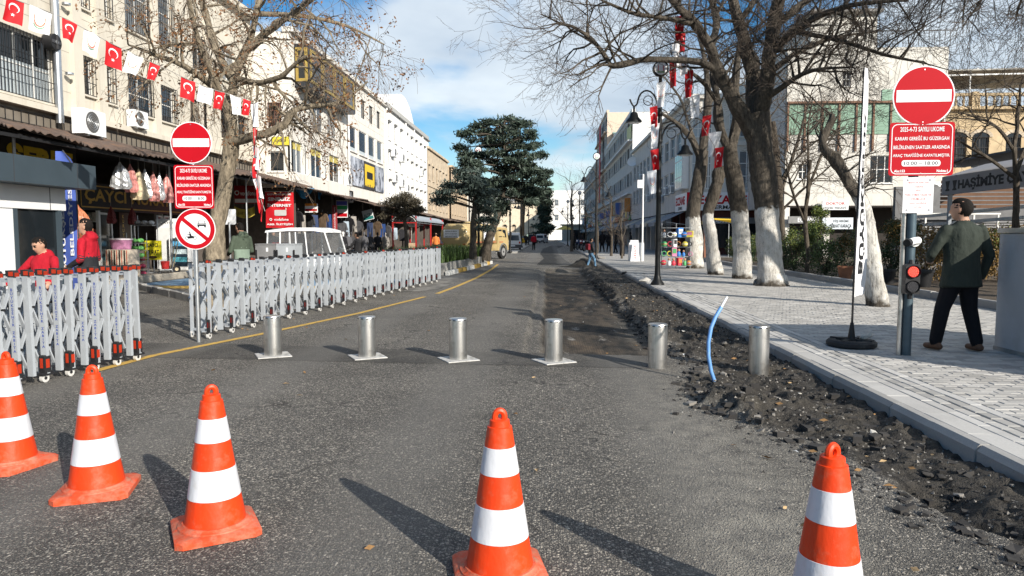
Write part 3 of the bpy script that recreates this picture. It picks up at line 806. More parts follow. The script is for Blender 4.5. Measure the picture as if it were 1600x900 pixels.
car_icon(s, cx+.095, cz+.06, .06, -.0043); moto_icon(s, cx-.06, cz-.10, .062, -.0043)

p = onz(1419,556,PZ)
t = thing('sign_post', 'slate post with no-entry disc, red notice, camera and red traffic light on the pavement', 'sign post', (p.x, p.y, PZ), R(-3))
MB().tube([(0,.06,-.05),(0,.06,3.1)], .052, 16).build('pole', POLE, t, smooth=True)
MB().tube([(-.075,.075,0),(-.075,.075,1.85)], .028, 12).build('conduit', STEEL, t, smooth=True)
q = ony(1444,150,p.y); no_entry(t, .05, q.z-PZ, .335)
q = ony(1438,233,p.y); s_ = info_plate(t, .05, q.z-PZ, .70, .60)
q = ony(1431,305,p.y); cz = q.z-PZ; cx = .035
s = plate(rrect(.33,.405,.006), cx, cz, 0, -.003).build('white_notice_plate', SIGNWHITE, t, fix=True)
for i, (tx, ww) in enumerate((('MANTAR BARİYER',.22), ('ÜZERİNE',.10), ('ARAÇ',.065), ('PARK ETMEK YASAKTIR',.285), ('SORUMLULUK',.165), ('ARAÇ SAHİBİNE',.19), ('AİTTİR',.075))):
    lettering(s, tx, (cx, -.0036, cz+.145-.047*i), INKRED, bold=.006, width=ww, height=.026)
for sx in (-.12,.12):
    for sz in (-.17,.17): plate(rrect(.022,.022,.005), cx+sx, cz+sz, -.0032, -.0042).build('stamp', mat('stamp_grey', (.3,.3,.32), .6, var=0), s, fix=True)
q = ony(1416,378,p.y); cz = q.z-PZ
c = MB().tube([(.05,-.01,cz+.015),(-.02,-.06,cz+.01),(-.10,-.13,cz-.005)], [.045,.042,.040], 14).build('surveillance_camera', WHITE, t, smooth=True)
MB().tube([(-.09,-.12,cz-.003),(-.135,-.16,cz-.012)], [.043,.043], 14).build('lens_hood', BLACK, c, smooth=True)
MB().tube([(.02,-.015,cz),(.02,.03,cz)], .055, 14).build('mount', WHITE, c, smooth=True)
q = ony(1416,434,p.y); cz = q.z-PZ; cx = -.03
l = MB().cbox(cx-.078,cx+.078,-.11,.0,cz-.18,cz+.16,.02).cyl((cx,-.05,cz-.24),(cx,-.05,cz-.18),.03,n=8).cyl((cx,-.05,cz+.16),(cx,-.05,cz+.21),.035,.02,n=8).build('traffic_light', BLACK, t, fix=True)
for dz, m_, nm in ((.075, mat('red_lens', (.16,.008,.006), .3, var=0, emit=(1.0,.02,.015), estr=.12), 'red_lens'), (-.095, mat('dark_lens', (.02,.02,.022), .25, var=0), 'dark_lens')):
    MB().tube([(cx,-.11,cz+dz),(cx,-.135,cz+dz)], .072, 20, caps=False).build('visor', BLACK, l, smooth=True)
    ln = MB().tube([(cx,-.11,cz+dz),(cx,-.117,cz+dz)], .064, 24).build(nm, m_, l)
    b = MB(); LED = mat('led_lit', (.9,.1,.08), .3, var=0, emit=(1,.10,.06), estr=2.2) if dz > 0 else mat('led_off', (.09,.09,.10), .3, var=0)
    for rr_, k in ((.0,1),(.018,6),(.033,11),(.050,17)):
        for j in range(k):
            a = 2*PI*j/k; b.tube([(cx+rr_*math.cos(a),-.117,cz+dz+rr_*math.sin(a)),(cx+rr_*math.cos(a),-.1195,cz+dz+rr_*math.sin(a))], .0055, 5)
    b.build('led_cluster', LED, ln)

# plain square sign seen from the back, and one far along the pavement
p = Vector((-9.4, 21.0, 0))
t = thing('sign_post', 'blank back of a white square sign on a thin pole before the shops', 'sign post', p)
MB().tube([(0,0,0),(0,0,1.9)], .03, 8).build('pole', GALV, t)
plate(rrect(.40,.46,.03), 0, 2.06, .01, .014).build('sign_back', SIGNWHITE, t, fix=True)
t.location.x = ony(359,368,21.0).x
p = ony(1001,368,39.0)
t = thing('sign_post', 'small white box sign on a tall white pole by the pharmacy board', 'sign post', (p.x,39.0,PZ))
MB().tube([(.1,0,0),(.1,0,4.7)], .045, 8).build('pole', WHITE, t)
MB().cbox(-.22,.12,-.12,.05,3.95,4.38,.02).build('box', WHITEP, t)

# ------------------------------------------------------------------ feather flag on its rubber base
p = onz(1330,541,PZ)
t = thing('feather_flag', 'white feather flag with dark letters on a round rubber base', 'flag', (p.x, p.y, PZ))
b = MB(); prof = [(.02,0),(.275,0),(.295,.02),(.295,.06),(.27,.085),(.19,.088),(.17,.06),(.07,.06),(.06,.10),(.02,.10)]
b.lathe(prof, 28); b.build('base', RUBBER, t, smooth=True)
for k in range(4):
    a = R(45+90*k); MB().bar((.07*math.cos(a),.07*math.sin(a),.075),(.26*math.cos(a),.26*math.sin(a),.082),.05,.04).build('base_rib', RUBBER, t)
MB().tube([(0,0,.08),(0,0,.30)], [.05,.02], 10).build('socket', BLACK, t, smooth=True)
MB().tube([(0,0,.1),(.005,0,1.0),(.03,.01,2.4),(.045,.03,3.45)], [.014,.014,.011,.007], 8).build('pole', BLACK, t, smooth=True)
def flagS(u, v):   # u away from the pole, v 0 bottom .. 1 top
    z = .62+2.83*v; w = .62*(1-.82*v**1.6)
    x = .005+.04*v + u*w*.545 + .02*u*math.sin(v*9); y = -.004 + u*w*.82 + .03*math.sin(u*4+v*6)*u
    return Vector((x, y, z))
nu, nv = 8, 40
vs = [flagS(i/nu, j/nv) for j in range(nv+1) for i in range(nu+1)]
g = MB().add(vs, [(j*(nu+1)+i, j*(nu+1)+i+1, (j+1)*(nu+1)+i+1, (j+1)*(nu+1)+i) for j in range(nv) for i in range(nu)])
fl = g.build('flag', FLAGWHITE, t, smooth=True)
tm = text_mesh('BÜYÜKŞEHİR', mat=INK, bold=.03, width=2.1, height=.26).copy()
n = len(tm.vertices); co_ = np.empty(n*3); tm.vertices.foreach_get('co', co_); co_ = co_.reshape(-1,3)
for k in range(n):
    v_ = (co_[k,0]+1.05)/2.1*.72+.10; u_ = (co_[k,1]+.13)/.26*.56+.2
    q = flagS(u_, v_); co_[k] = (q.x+.006, q.y-.006, q.z)
tm.vertices.foreach_set('co', co_.ravel()); tm.update(); link('lettering', tm, fl)
c0 = Vector((p.x+.13, p.y-.06, PZ+.088))

def chunk(seed, n=14):
    rr = random.Random(seed); import bmesh
    bm = bmesh.new()
    for k in range(n):
        bm.verts.new((rr.uniform(-1,1), rr.uniform(-1,1), rr.uniform(-1,1)*.7))
    bmesh.ops.convex_hull(bm, input=bm.verts)
    loose = [v for v in bm.verts if not v.link_faces]
    bmesh.ops.delete(bm, geom=loose, context='VERTS')
    me = bpy.data.meshes.new('rubble'); bm.to_mesh(me); bm.free(); return me
STONE = mat('broken_concrete', (.24,.225,.205), .9, var=.3, scale=3, bump=.4, bscale=10)
STONE2 = mat('white_marble_chip', (.48,.46,.42), .8, var=.2, scale=3)
STONE3 = mat('tar_lump', (.045,.042,.04), .9, var=.4, scale=4, bump=.5, bscale=8)
chunks = [chunk(i) for i in range(8)]
def place_chunk(name, x, y, z, s, m_, label, group, k, flat=.6):
    me = chunks[k % 8].copy(); me.materials.append(m_)
    o = link(name, me, None, (x, y, z), (rng.uniform(-.4,.4), rng.uniform(-.4,.4), rng.uniform(0,6.3)))
    o.scale = (s*rng.uniform(.8,1.2), s*rng.uniform(.6,1), s*flat*rng.uniform(.7,1.1))
    return tag(o, label, 'rubble', group)
place_chunk('stone', c0.x, c0.y, c0.z+.05, .075, STONE2, 'pale broken stone weighing down the feather flag base', None, 2, .8)
for i, (px, py, s, m_, lab) in enumerate(((975,428,.12,STONE3,'dark stone block lying near the kerb beyond the lamp post'), (1008,442,.2,STONE2,'flat pale slab lying at the foot of the lamp post'),
        (938,404,.28,STONE,'grey sack-like lump on the pavement behind the walking child'))):
    q = onz(px, py, PZ); place_chunk('stone', q.x, q.y, PZ+s*.3, s, m_, lab, None, i+3, .55)
spots = [(1134,538),(1147,527),(1172,612),(1240,605),(1248,612),(1205,598),(1229,632),(1304,638),(1335,652),(1160,640),(1195,655),(1265,665),(1110,530),(1180,585),(1285,622),(1215,618),(1365,676),(1450,735),(1500,760),(1470,742),(1530,748),(1090,545),(1068,520),(1052,505),(1080,500),(1035,488),(1060,480),(1015,470),(990,462)]
for i, (px, py) in enumerate(spots):
    q = onz(px, py); s = .022+.035*rng.random()**2 + (.03 if i in (0,3,6,15) else 0); m_ = (STONE, STONE3, STONE3, STONE, STONE2, STONE3)[i % 6]
    place_chunk('rubble', q.x, q.y, hground(q.x, q.y)+s*.15, s, m_, 'broken piece of rubble lying in the dug-up dirt by the kerb', 'rubble in the dirt along the kerb', i, .55)
# torn-up clods and slabs of old asphalt, past counting
b = MB(); rc = random.Random(91)
for k in range(2300):
    y = 2.0+rc.random()**1.3*24; e = float(np.interp(y, yb, xb)); x = e-.1+rc.random()*(KX-e+.05)
    if rc.random() < .3: x = e+rc.gauss(0,.10)
    if x > KX-.03: continue
    s = (.010+.034*rc.random()**3.5)*(1.3 if 5 < y < 8 else 1); z = hground(x, y); a = rc.uniform(0,6.28); c_, s_ = math.cos(a), math.sin(a); vs = []
    for dz in (-.4, .35+.3*rc.random()):
        for dx, dy in ((-1,-.7),(1,-.6),(.9,.7),(-.8,.8)):
            dx, dy = dx*s*rc.uniform(.6,1.15), dy*s*rc.uniform(.6,1.15); vs.append((x+dx*c_-dy*s_, y+dx*s_+dy*c_, z+dz*s+rc.uniform(-.25,.25)*s))
    b.add(vs, [(0,3,2,1),(4,5,6,7),(0,1,5,4),(1,2,6,5),(2,3,7,6),(3,0,4,7)], 0 if rc.random() < .95 else 1)
o = b.build('asphalt_clods', [STONE3, STONE]); tag(o, 'torn-up clods of old asphalt lying along the kerb', 'rubble', kind='stuff')
# gravel, crumbs of tar, dead leaves and litter scattered over the dirt: too many to count
b = MB(); bs = MB(); bl_ = MB()
for k in range(5200):
    y = 1.7+rng.random()**1.6*22; x = rng.uniform(1.15, KX-.02) if rng.random() < .8 else rng.uniform(-.1, 2.8)
    e = float(np.interp(y, yb, xb))
    if x < e-.12 and rng.random() > .12: continue
    s = rng.uniform(.004,.014)*(1+.6*rng.random()**4); z = hground(x, y)+s*.3
    mi = 0 if rng.random() < .6 else (1 if rng.random() < .93 else 2)
    a = rng.uniform(0,6.28); vs = [(x+s*math.cos(a+2.1*j)*rng.uniform(.7,1.3), y+s*math.sin(a+2.1*j)*rng.uniform(.7,1.3), z-s*.5) for j in range(3)]
    vs.append((x+rng.uniform(-.3,.3)*s, y, z+s*rng.uniform(.4,.9)))
    b.add(vs, [(0,2,1),(0,1,3),(1,2,3),(2,0,3)], mi)
o = b.build('gravel', [STONE3, STONE, STONE2]); tag(o, 'loose gravel and tar crumbs scattered over the dug-up strip', 'gravel', kind='stuff')
LEAFB = mat('dead_leaf', (.30,.17,.07), .8, var=.4, scale=30); LEAFY = mat('dead_leaf_pale', (.48,.33,.17), .8, var=.3, scale=30)
LITW = mat('litter_white', (.7,.72,.74), .6, var=.1)
b = MB()
for k in range(150):
    y = 2+rng.random()**1.5*20; x = rng.uniform(1.3, KX) if rng.random() < .75 else rng.uniform(-5, 2)
    s = rng.uniform(.012,.03); z = hground(x,y)+.012; a = rng.uniform(0,6.28); tl = rng.uniform(-.5,.5)
    c_, s_ = math.cos(a)*s, math.sin(a)*s
    pts = [(x-c_*1.3, y-s_*1.3, z), (x-s_*.6, y+c_*.6, z+s*.5), (x+c_*1.3, y+s_*1.3, z+s*.2), (x+s_*.6, y-c_*.6, z+s*tl)]
    b.add(pts, [(0,1,2),(0,2,3)], 0 if rng.random() < .6 else (1 if rng.random() < .85 else 2))
o = b.build('fallen_leaves', [LEAFB, LEAFY, LITW]); tag(o, 'dead leaves and scraps of litter on the road and dirt', 'litter', kind='stuff')

# spoil heap left in the roadway farther on
t = thing('dirt_heap', 'low dark heap of dug-up soil in front of the walking child', 'dirt heap', (1.75,34.2,0))
n = 26; vs = []; fs = []
for j in range(n):
    for i in range(n):
        x_, y_ = (i/(n-1)-.5)*2.6, (j/(n-1)-.5)*2.6; d_ = math.hypot(x_/1.15, y_/1.2)
        k_ = float(fbm(np.array([x_*3.1+9]), np.array([y_*3.1+5]), 77, 4)[0])
        vs.append((x_, y_, max(-.05, .42*math.exp(-(d_/.55)**2)*(.5+k_) + (k_-.5)*.10 - .03)))
for j in range(n-1):
    for i in range(n-1): fs.append((j*n+i, j*n+i+1, (j+1)*n+i+1, (j+1)*n+i))
MB().add(vs, fs).build('soil', mat('spoil_soil', (.045,.040,.034), .95, var=.5, scale=4, bump=.9, bscale=18), t, smooth=True)
# ------------------------------------------------------------------ bent blue pipe
p0 = onz(1118,598); z0 = hground(p0.x, p0.y)
pts = [ony(px, py, p0.y+dy) for px, py, dy in ((1118,598,0),(1111,580,0),(1107,556,.01),(1107,535,.03),(1111,512,.06),(1118,495,.1),(1127,480,.14))]
pts[0].z = z0-.05
tip = [ony(px, py, p0.y+dy) for px, py, dy in ((1126.5,481,.14),(1136,464,.2))]
t = thing('water_pipe', 'bent blue plastic pipe sticking out of the dirt between two bollards', 'pipe', (p0.x, p0.y, z0))
MB().tube(pts, .020, 12).build('pipe', mat('pipe_blue', (.13,.30,.62), .4, var=.15, scale=8, grime=(.3,.4,.5), gscale=8, gcut=(.55,.75)), t, world=True, smooth=True)
MB().tube(tip, .0125, 10).build('inner_tube', WHITE, t, world=True, smooth=True)

# ------------------------------------------------------------------ street lamps
def make_lamp():
    t = thing('street_lamp', '', 'street lamp', group='black street lamps along the street')
    MB().lathe([(.20,0),(.19,.05),(.12,.14),(.085,.28),(.075,.5),(.07,1.6),(.062,4.2),(.05,5.75)], 14).build('post', LAMPBLK, t, smooth=True)
    for z in (2.6, 4.0, 4.75): MB().lathe([(.075,z-.05),(.09,z),(.075,z+.05)], 14).build('collar', LAMPBLK, t, smooth=True)
    d = MB().tube([(0,-.05,6.0),(0,.05,6.0)], .22, 28).build('emblem_disc', LAMPBLK, t, smooth=True)
    MB().tube([(0,-.056,6.0),(0,.056,6.0)], .175, 28).build('emblem_face', SIGNWHITE, d, smooth=True)
    for sx in (-1,1): MB().box(sx*.075-.012,sx*.075+.012,-.06,-.057,5.93,6.08).build('emblem_tower', INKRED, d)
    MB().box(-.09,.09,-.06,-.057,5.88,5.92).build('emblem_band', mat('emblem_green', (.10,.30,.12), .6, var=0), d)
    MB().tube([(0,0,5.6),(0,0,5.82)], [.05,.05], 10).build('finial', LAMPBLK, t)
    for s, zb in ((-1, 5.25), (1, 4.35)):
        pts = []
        for k in range(17):
            u = k/16
            if u < .6:
                a = PI*(u/.6); pts.append((s*(.06+.28*(1-math.cos(a))), 0, zb-.35+.55*u/.6*.3+.42*math.sin(a)))
            else:
                v = (u-.6)/.4; pts.append((s*(.62+.22*v), 0, zb-.18-.14*math.sin(PI*v)+.10*v))
        a = MB().tube(pts, .024, 8).build('arm', LAMPBLK, t, smooth=True)
        ring = [(s*(.33+.13*math.cos(q)), 0, zb-.12+.13*math.sin(q)) for q in [2*PI*i/14 for i in range(14)]]
        MB().tube(ring, .012, 6, closed=True).build('scroll', LAMPBLK, a)
        hx = s*.72
        MB().tube([(hx,0,zb-.28),(hx,0,zb-.48)], .03, 8).build('neck', LAMPBLK, a)
        h = MB().lathe([(.225,-.26),(.215,-.22),(.13,-.13),(.10,-.02),(.05,.02)], 20, (hx,0,zb-.45)).build('lamp_head', LAMPBLK, t, smooth=True)
        MB().lathe([(.17,-.285),(.17,-.262)], 20, (hx,0,zb-.45)).build('lens', mat('lamp_glass', (.55,.56,.55), .2, var=0), h)
    return t
lamp = make_lamp()
lamps = [((1027,445), 'tall black street lamp with two curled arms standing near the kerb', 0), ((931,405), 'second black street lamp along the café side, before the white facades', 0),
         ((905,388), 'third black street lamp along the café side', 0), ((887,384), 'slim black street lamp far along the café side', 0),
         ((748,408), 'black street lamp rising behind the planter between the conifers', 1), ((797,394), 'black street lamp beside the white van', 1), ((815,387), 'black street lamp in front of the far stone building', 1), ((826,383), 'farthest black street lamp before the stone building', 1)]
for i, ((px, py), lab, side) in enumerate(lamps):
    o = lamp if i == 0 else copy_tree(lamp)
    p = onz(px, py, PZ if not side else .1); o.location = p; o['label'] = lab; o.rotation_euler = (0,0,rng.uniform(-.1,.1) if i else .05)

# ------------------------------------------------------------------ grey cabinet that throws its shadow on the pavement
t = thing('utility_cabinet', 'grey metal cabinet with a pale top rail beside the man in green', 'cabinet', (5.47,6.45,PZ))
CAB = mat('cabinet_grey', (.45,.47,.50), .55, .1, var=.12, scale=1.5, bump=.12, bscale=120, grime=(.36,.36,.36), gscale=1.2, gcut=(.5,.7))
MB().cbox(0,1.9,0,2.45,.05,1.42,.01).build('body', CAB, t)
MB().box(-.02,1.92,-.02,2.47,1.425,1.48).build('top_rail', GALV, t)
MB().box(-.01,1.91,-.01,2.46,0,.05).build('plinth', CONC, t)
for k in range(3): MB().box(-.004,-.001,.2+.75*k,.206+.75*k,.1,1.36).build('panel_seam', BLACK, t)
for k in range(2): MB().cbox(-.03,-.003,.8+.75*k,.83+.75*k,.7,.86,.004).build('handle', GALV, t)

# ------------------------------------------------------------------ concrete planter with tall grass in the roadway
t = thing('planter', 'long concrete planter with white and yellow painted kerb in the roadway', 'planter', (-3.1,26.6,0))
def panel_row(A, B, n, h, th=.08):
    A, B = Vector(A), Vector(B); d = (B-A)/n
    for i in range(n):
        a, b_ = A+d*i, A+d*(i+.97); mid = d.normalized(); nn = Vector((mid.y,-mid.x,0))*th
        z = h+rng.uniform(-.015,.01); k = rng.uniform(-.008,.008)
        nn2 = nn*(1+k*8)
        vs = [a, b_, b_-nn2, a-nn2]
        MB().add([(v.x,v.y,0) for v in vs]+[(v.x,v.y,z) for v in vs], [(0,1,5,4),(1,2,6,5),(2,3,7,6),(3,0,4,7),(4,5,6,7)]).build('panel', CONC, t, fix=True)
panel_row((-.75,0,0),(.02,11.2,0),22,.46); panel_row((-3.4,.3,0),(-.77,-.02,0),7,.46); panel_row((.0,11.25,0),(-2.6,11.4,0),6,.46)
MB().add([(-3.4,.2,.38),(-.8,.1,.38),(-.1,11.1,.38),(-2.6,11.1,.38)], [(0,1,2,3)]).build('earth', SOIL, t)
for i in range(12):
    a = Vector((-.72,-.1,0)).lerp(Vector((.06,11.3,0)), i/12); b_ = Vector((-.72,-.1,0)).lerp(Vector((.06,11.3,0)), (i+.98)/12)
    yel = i in (2,3,6,7,10)
    MB().add([(a.x,a.y,0),(b_.x,b_.y,0),(b_.x+.14,b_.y,0),(a.x+.14,a.y,0),(a.x,a.y,.16),(b_.x,b_.y,.16),(b_.x+.12,b_.y,.16),(a.x+.12,a.y,.16)],
        [(0,3,7,4),(1,5,6,2),(2,6,7,3),(4,7,6,5)]).build('kerb_stone', YELLOW if yel else mat('kerb_white', (.6,.6,.58), .8, var=.2, scale=5, grime=(.3,.29,.27), gscale=6), t, fix=True)

# ------------------------------------------------------------------ bunting
def star(r): return [((r if i % 2 == 0 else r*.39)*math.cos(R(90+36*i)), (r if i % 2 == 0 else r*.39)*math.sin(R(90+36*i))) for i in range(10)]
def make_flag(parent, tl, tr, h, red, seed, droop=(0,0), wave=.03, twist=0.0):
    rr = random.Random(seed); tl, tr = Vector(tl), Vector(tr); acr = tr-tl
    nrm = Vector((acr.y, -acr.x, 0)); nrm = nrm.normalized() if nrm.length > 1e-5 else Vector((0,-1,0))
    if nrm.y > 0: nrm = -nrm
    ph, fr = rr.uniform(0,6), rr.uniform(3.5,6)
    dx, dn = droop[0]+rr.uniform(-.05,.05), droop[1]+rr.uniform(-.06,.06)
    def S(u, v, o=0.0):
        p = tl + acr*u*(1-twist*v) + acr*(twist*.5*v) + Vector((0,0,-h*v)) + acr.normalized()*dx*v
        return p + nrm*(wave*math.sin(u*fr+ph+v*2.2)*(.3+v) + dn*v + o)
    nu, nv = 10, 10
    vs = [S(i/nu, j/nv) for j in range(nv+1) for i in range(nu+1)]
    f = MB().add(vs, [(j*(nu+1)+i, (j+1)*(nu+1)+i, (j+1)*(nu+1)+i+1, j*(nu+1)+i+1) for j in range(nv) for i in range(nu)]).build('flag', FLAGRED if red else FLAGWHITE, parent, world=True, smooth=True)
    asp = h/acr.length
    def em(polys, m_, nm='emblem'):
        b = MB()
        for poly in polys: b.add([S(u, v, .006) for u, v in poly], [tuple(range(len(poly)))])
        b.build(nm, m_, f, world=True)
    if red:
        R0, r0, n = .30, .245, 18; cres = []
        for k in range(n):
            a0, a1 = R(-140+280*k/n), R(-140+280*(k+1)/n)
            o0 = lambda a: (.5-R0*math.sin(a)*-1*0+R0*math.cos(a+PI/2), .38-R0*math.sin(a+PI/2)/asp)
            i0 = lambda a: (.5+r0*math.cos(a+PI/2), .415-r0*math.sin(a+PI/2)/asp)
            cres.append([o0(a0), o0(a1), i0(a1), i0(a0)])
        em(cres, SIGNWHITE, 'crescent'); em([[(.5+x*.8, .66-y*.8/asp) for x, y in star(.15)]], SIGNWHITE, 'star')
    elif rr.random() < .45:
        arc = lambda r1, r2, a0, a1, cy: [[(.5+r1*math.cos(R(a)), cy-r1*math.sin(R(a))/asp), (.5+r1*math.cos(R(a+12)), cy-r1*math.sin(R(a+12))/asp), (.5+r2*math.cos(R(a+12)), cy-r2*math.sin(R(a+12))/asp), (.5+r2*math.cos(R(a)), cy-r2*math.sin(R(a))/asp)] for a in range(a0, a1, 12)]
        em(arc(.27,.21,190,350,.5), mat('emblem_orange', (.75,.20,.12), .7, var=0)); em(arc(.31,.27,205,335,.55), mat('emblem_green', (.10,.30,.12), .6, var=0))
        em([[(.22,.3),(.26,.3),(.26,.55),(.22,.55)], [(.74,.3),(.78,.3),(.78,.55),(.74,.55)]], mat('emblem_orange', (.75,.20,.12), .7, var=0), 'emblem_tower')
    else:
        em([[(.25,.46),(.75,.43),(.75,.47),(.25,.50)], [(.3,.55),(.65,.53),(.65,.555),(.3,.575)]], mat('print_grey', (.25,.25,.28), .7, var=0), 'print_line')
    return f
def cord(parent, pts, r=.006): MB().tube(pts, r, 5).build('cord', CORD, parent, world=True)
# string across to the plane tree
strA = [(-30,-32),(25,0),(62,13),(105,30),(141,50),(172,67),(210,85),(243,100),(293,124),(325,137),(343,143),(367,150),(392,158)]
def SA(px):
    i = max(0, min(len(strA)-2, sum(1 for q in strA[1:-1] if q[0] <= px)))
    (x0,y0),(x1,y1) = strA[i], strA[i+1]; f = (px-x0)/(x1-x0)
    return ony(px, y0+(y1-y0)*f, 9.6 + 2.6*(px/392))
t = thing('bunting', 'string of small red and white flags slung across to the leafy plane tree', 'bunting', SA(200))
cord(t, [SA(x) for x in range(-30, 393, 8)])
fl = [(10,38,1,.46),(46,82,0,.42),(97,121,1,.40),(132,157,0,.42),(165,190,1,.44),(200,224,0,.43),(234,250,1,.38),(283,305,1,.42),(311,333,0,.36),(336,351,1,.38),(359,376,0,.40),(380,404,1,.36)]
for i, (a_, b_, red, h) in enumerate(fl):
    a2 = min(b_, 392); make_flag(t, SA(a_), SA(a2), h*.78, red, i+3, droop=((-.05,-.02,-.08)[i%3], 0), twist=(.0,.15,.35,.1)[i%4] if i not in (4,7) else 0)
# the loose end hanging down the trunk
t = thing('bunting', 'loose end of bunting hanging down before the plane tree trunk', 'bunting', ony(398,160,12.4))
hang = [(396,158),(398,200),(399,240),(402,262),(404,300),(414,330),(441,347)]
hp = [ony(x, y, 12.4) for x, y in hang]; cord(t, hp[:6])
for i, (x0, y0, x1, y1, h, red) in enumerate(((392,163,404,160,.44,0),(396,196,402,204,.5,1),(394,228,405,232,.42,0),(395,246,406,250,.38,1),(392,268,408,276,.40,0),(401,290,412,312,.48,1))):
    make_flag(t, ony(x0,y0,12.4), ony(x1,y1,12.4), h*.93, red, 40+i, droop=(.03,.02), wave=.05, twist=.3)
# bunting hung in the tall tree beside the street lamp
t = thing('bunting', 'tangled red and white bunting hanging from the tall tree past the street lamp', 'bunting', ony(1062,25,20.0))
sB = [(1066,14),(1064,40),(1058,75),(1048,105),(1034,135),(1024,165),(1021,190),(1018,225),(1021,262),(1014,292)]
sC = [(1064,40),(1070,80),(1078,115),(1081,148),(1088,178),(1102,205),(1116,228),(1120,258)]
pB_, pC_ = [ony(x, y, 19.8) for x, y in sB], [ony(x, y, 20.2) for x, y in sC]
cord(t, pB_, .008); cord(t, pC_, .008)
def hang_flag(x0, x1, y, hpx, red, Y, seed, tw=.3): make_flag(t, ony(x0,y,Y), ony(x1,y-3,Y), hpx*Y/1110, red, seed, wave=.06, twist=tw)
for i, (x0,x1,y,hp_,red) in enumerate(((1055,1070,26,36,1),(1057,1071,52,30,1),(1050,1062,68,36,0),(1045,1056,92,44,1),(1026,1040,130,38,0),(1015,1027,168,32,1),(1017,1031,195,36,0),(1016,1029,235,32,1),(1011,1026,268,36,0))): hang_flag(x0,x1,y,hp_,red,19.8-.02*i,60+i)
for i, (x0,x1,y,hp_,red) in enumerate(((1060,1074,88,30,0),(1070,1083,112,40,1),(1077,1094,150,34,0),(1098,1112,182,30,1),(1108,1128,208,36,0),(1116,1131,232,30,1))): hang_flag(x0,x1,y,hp_,red,20.2+.02*i,80+i)

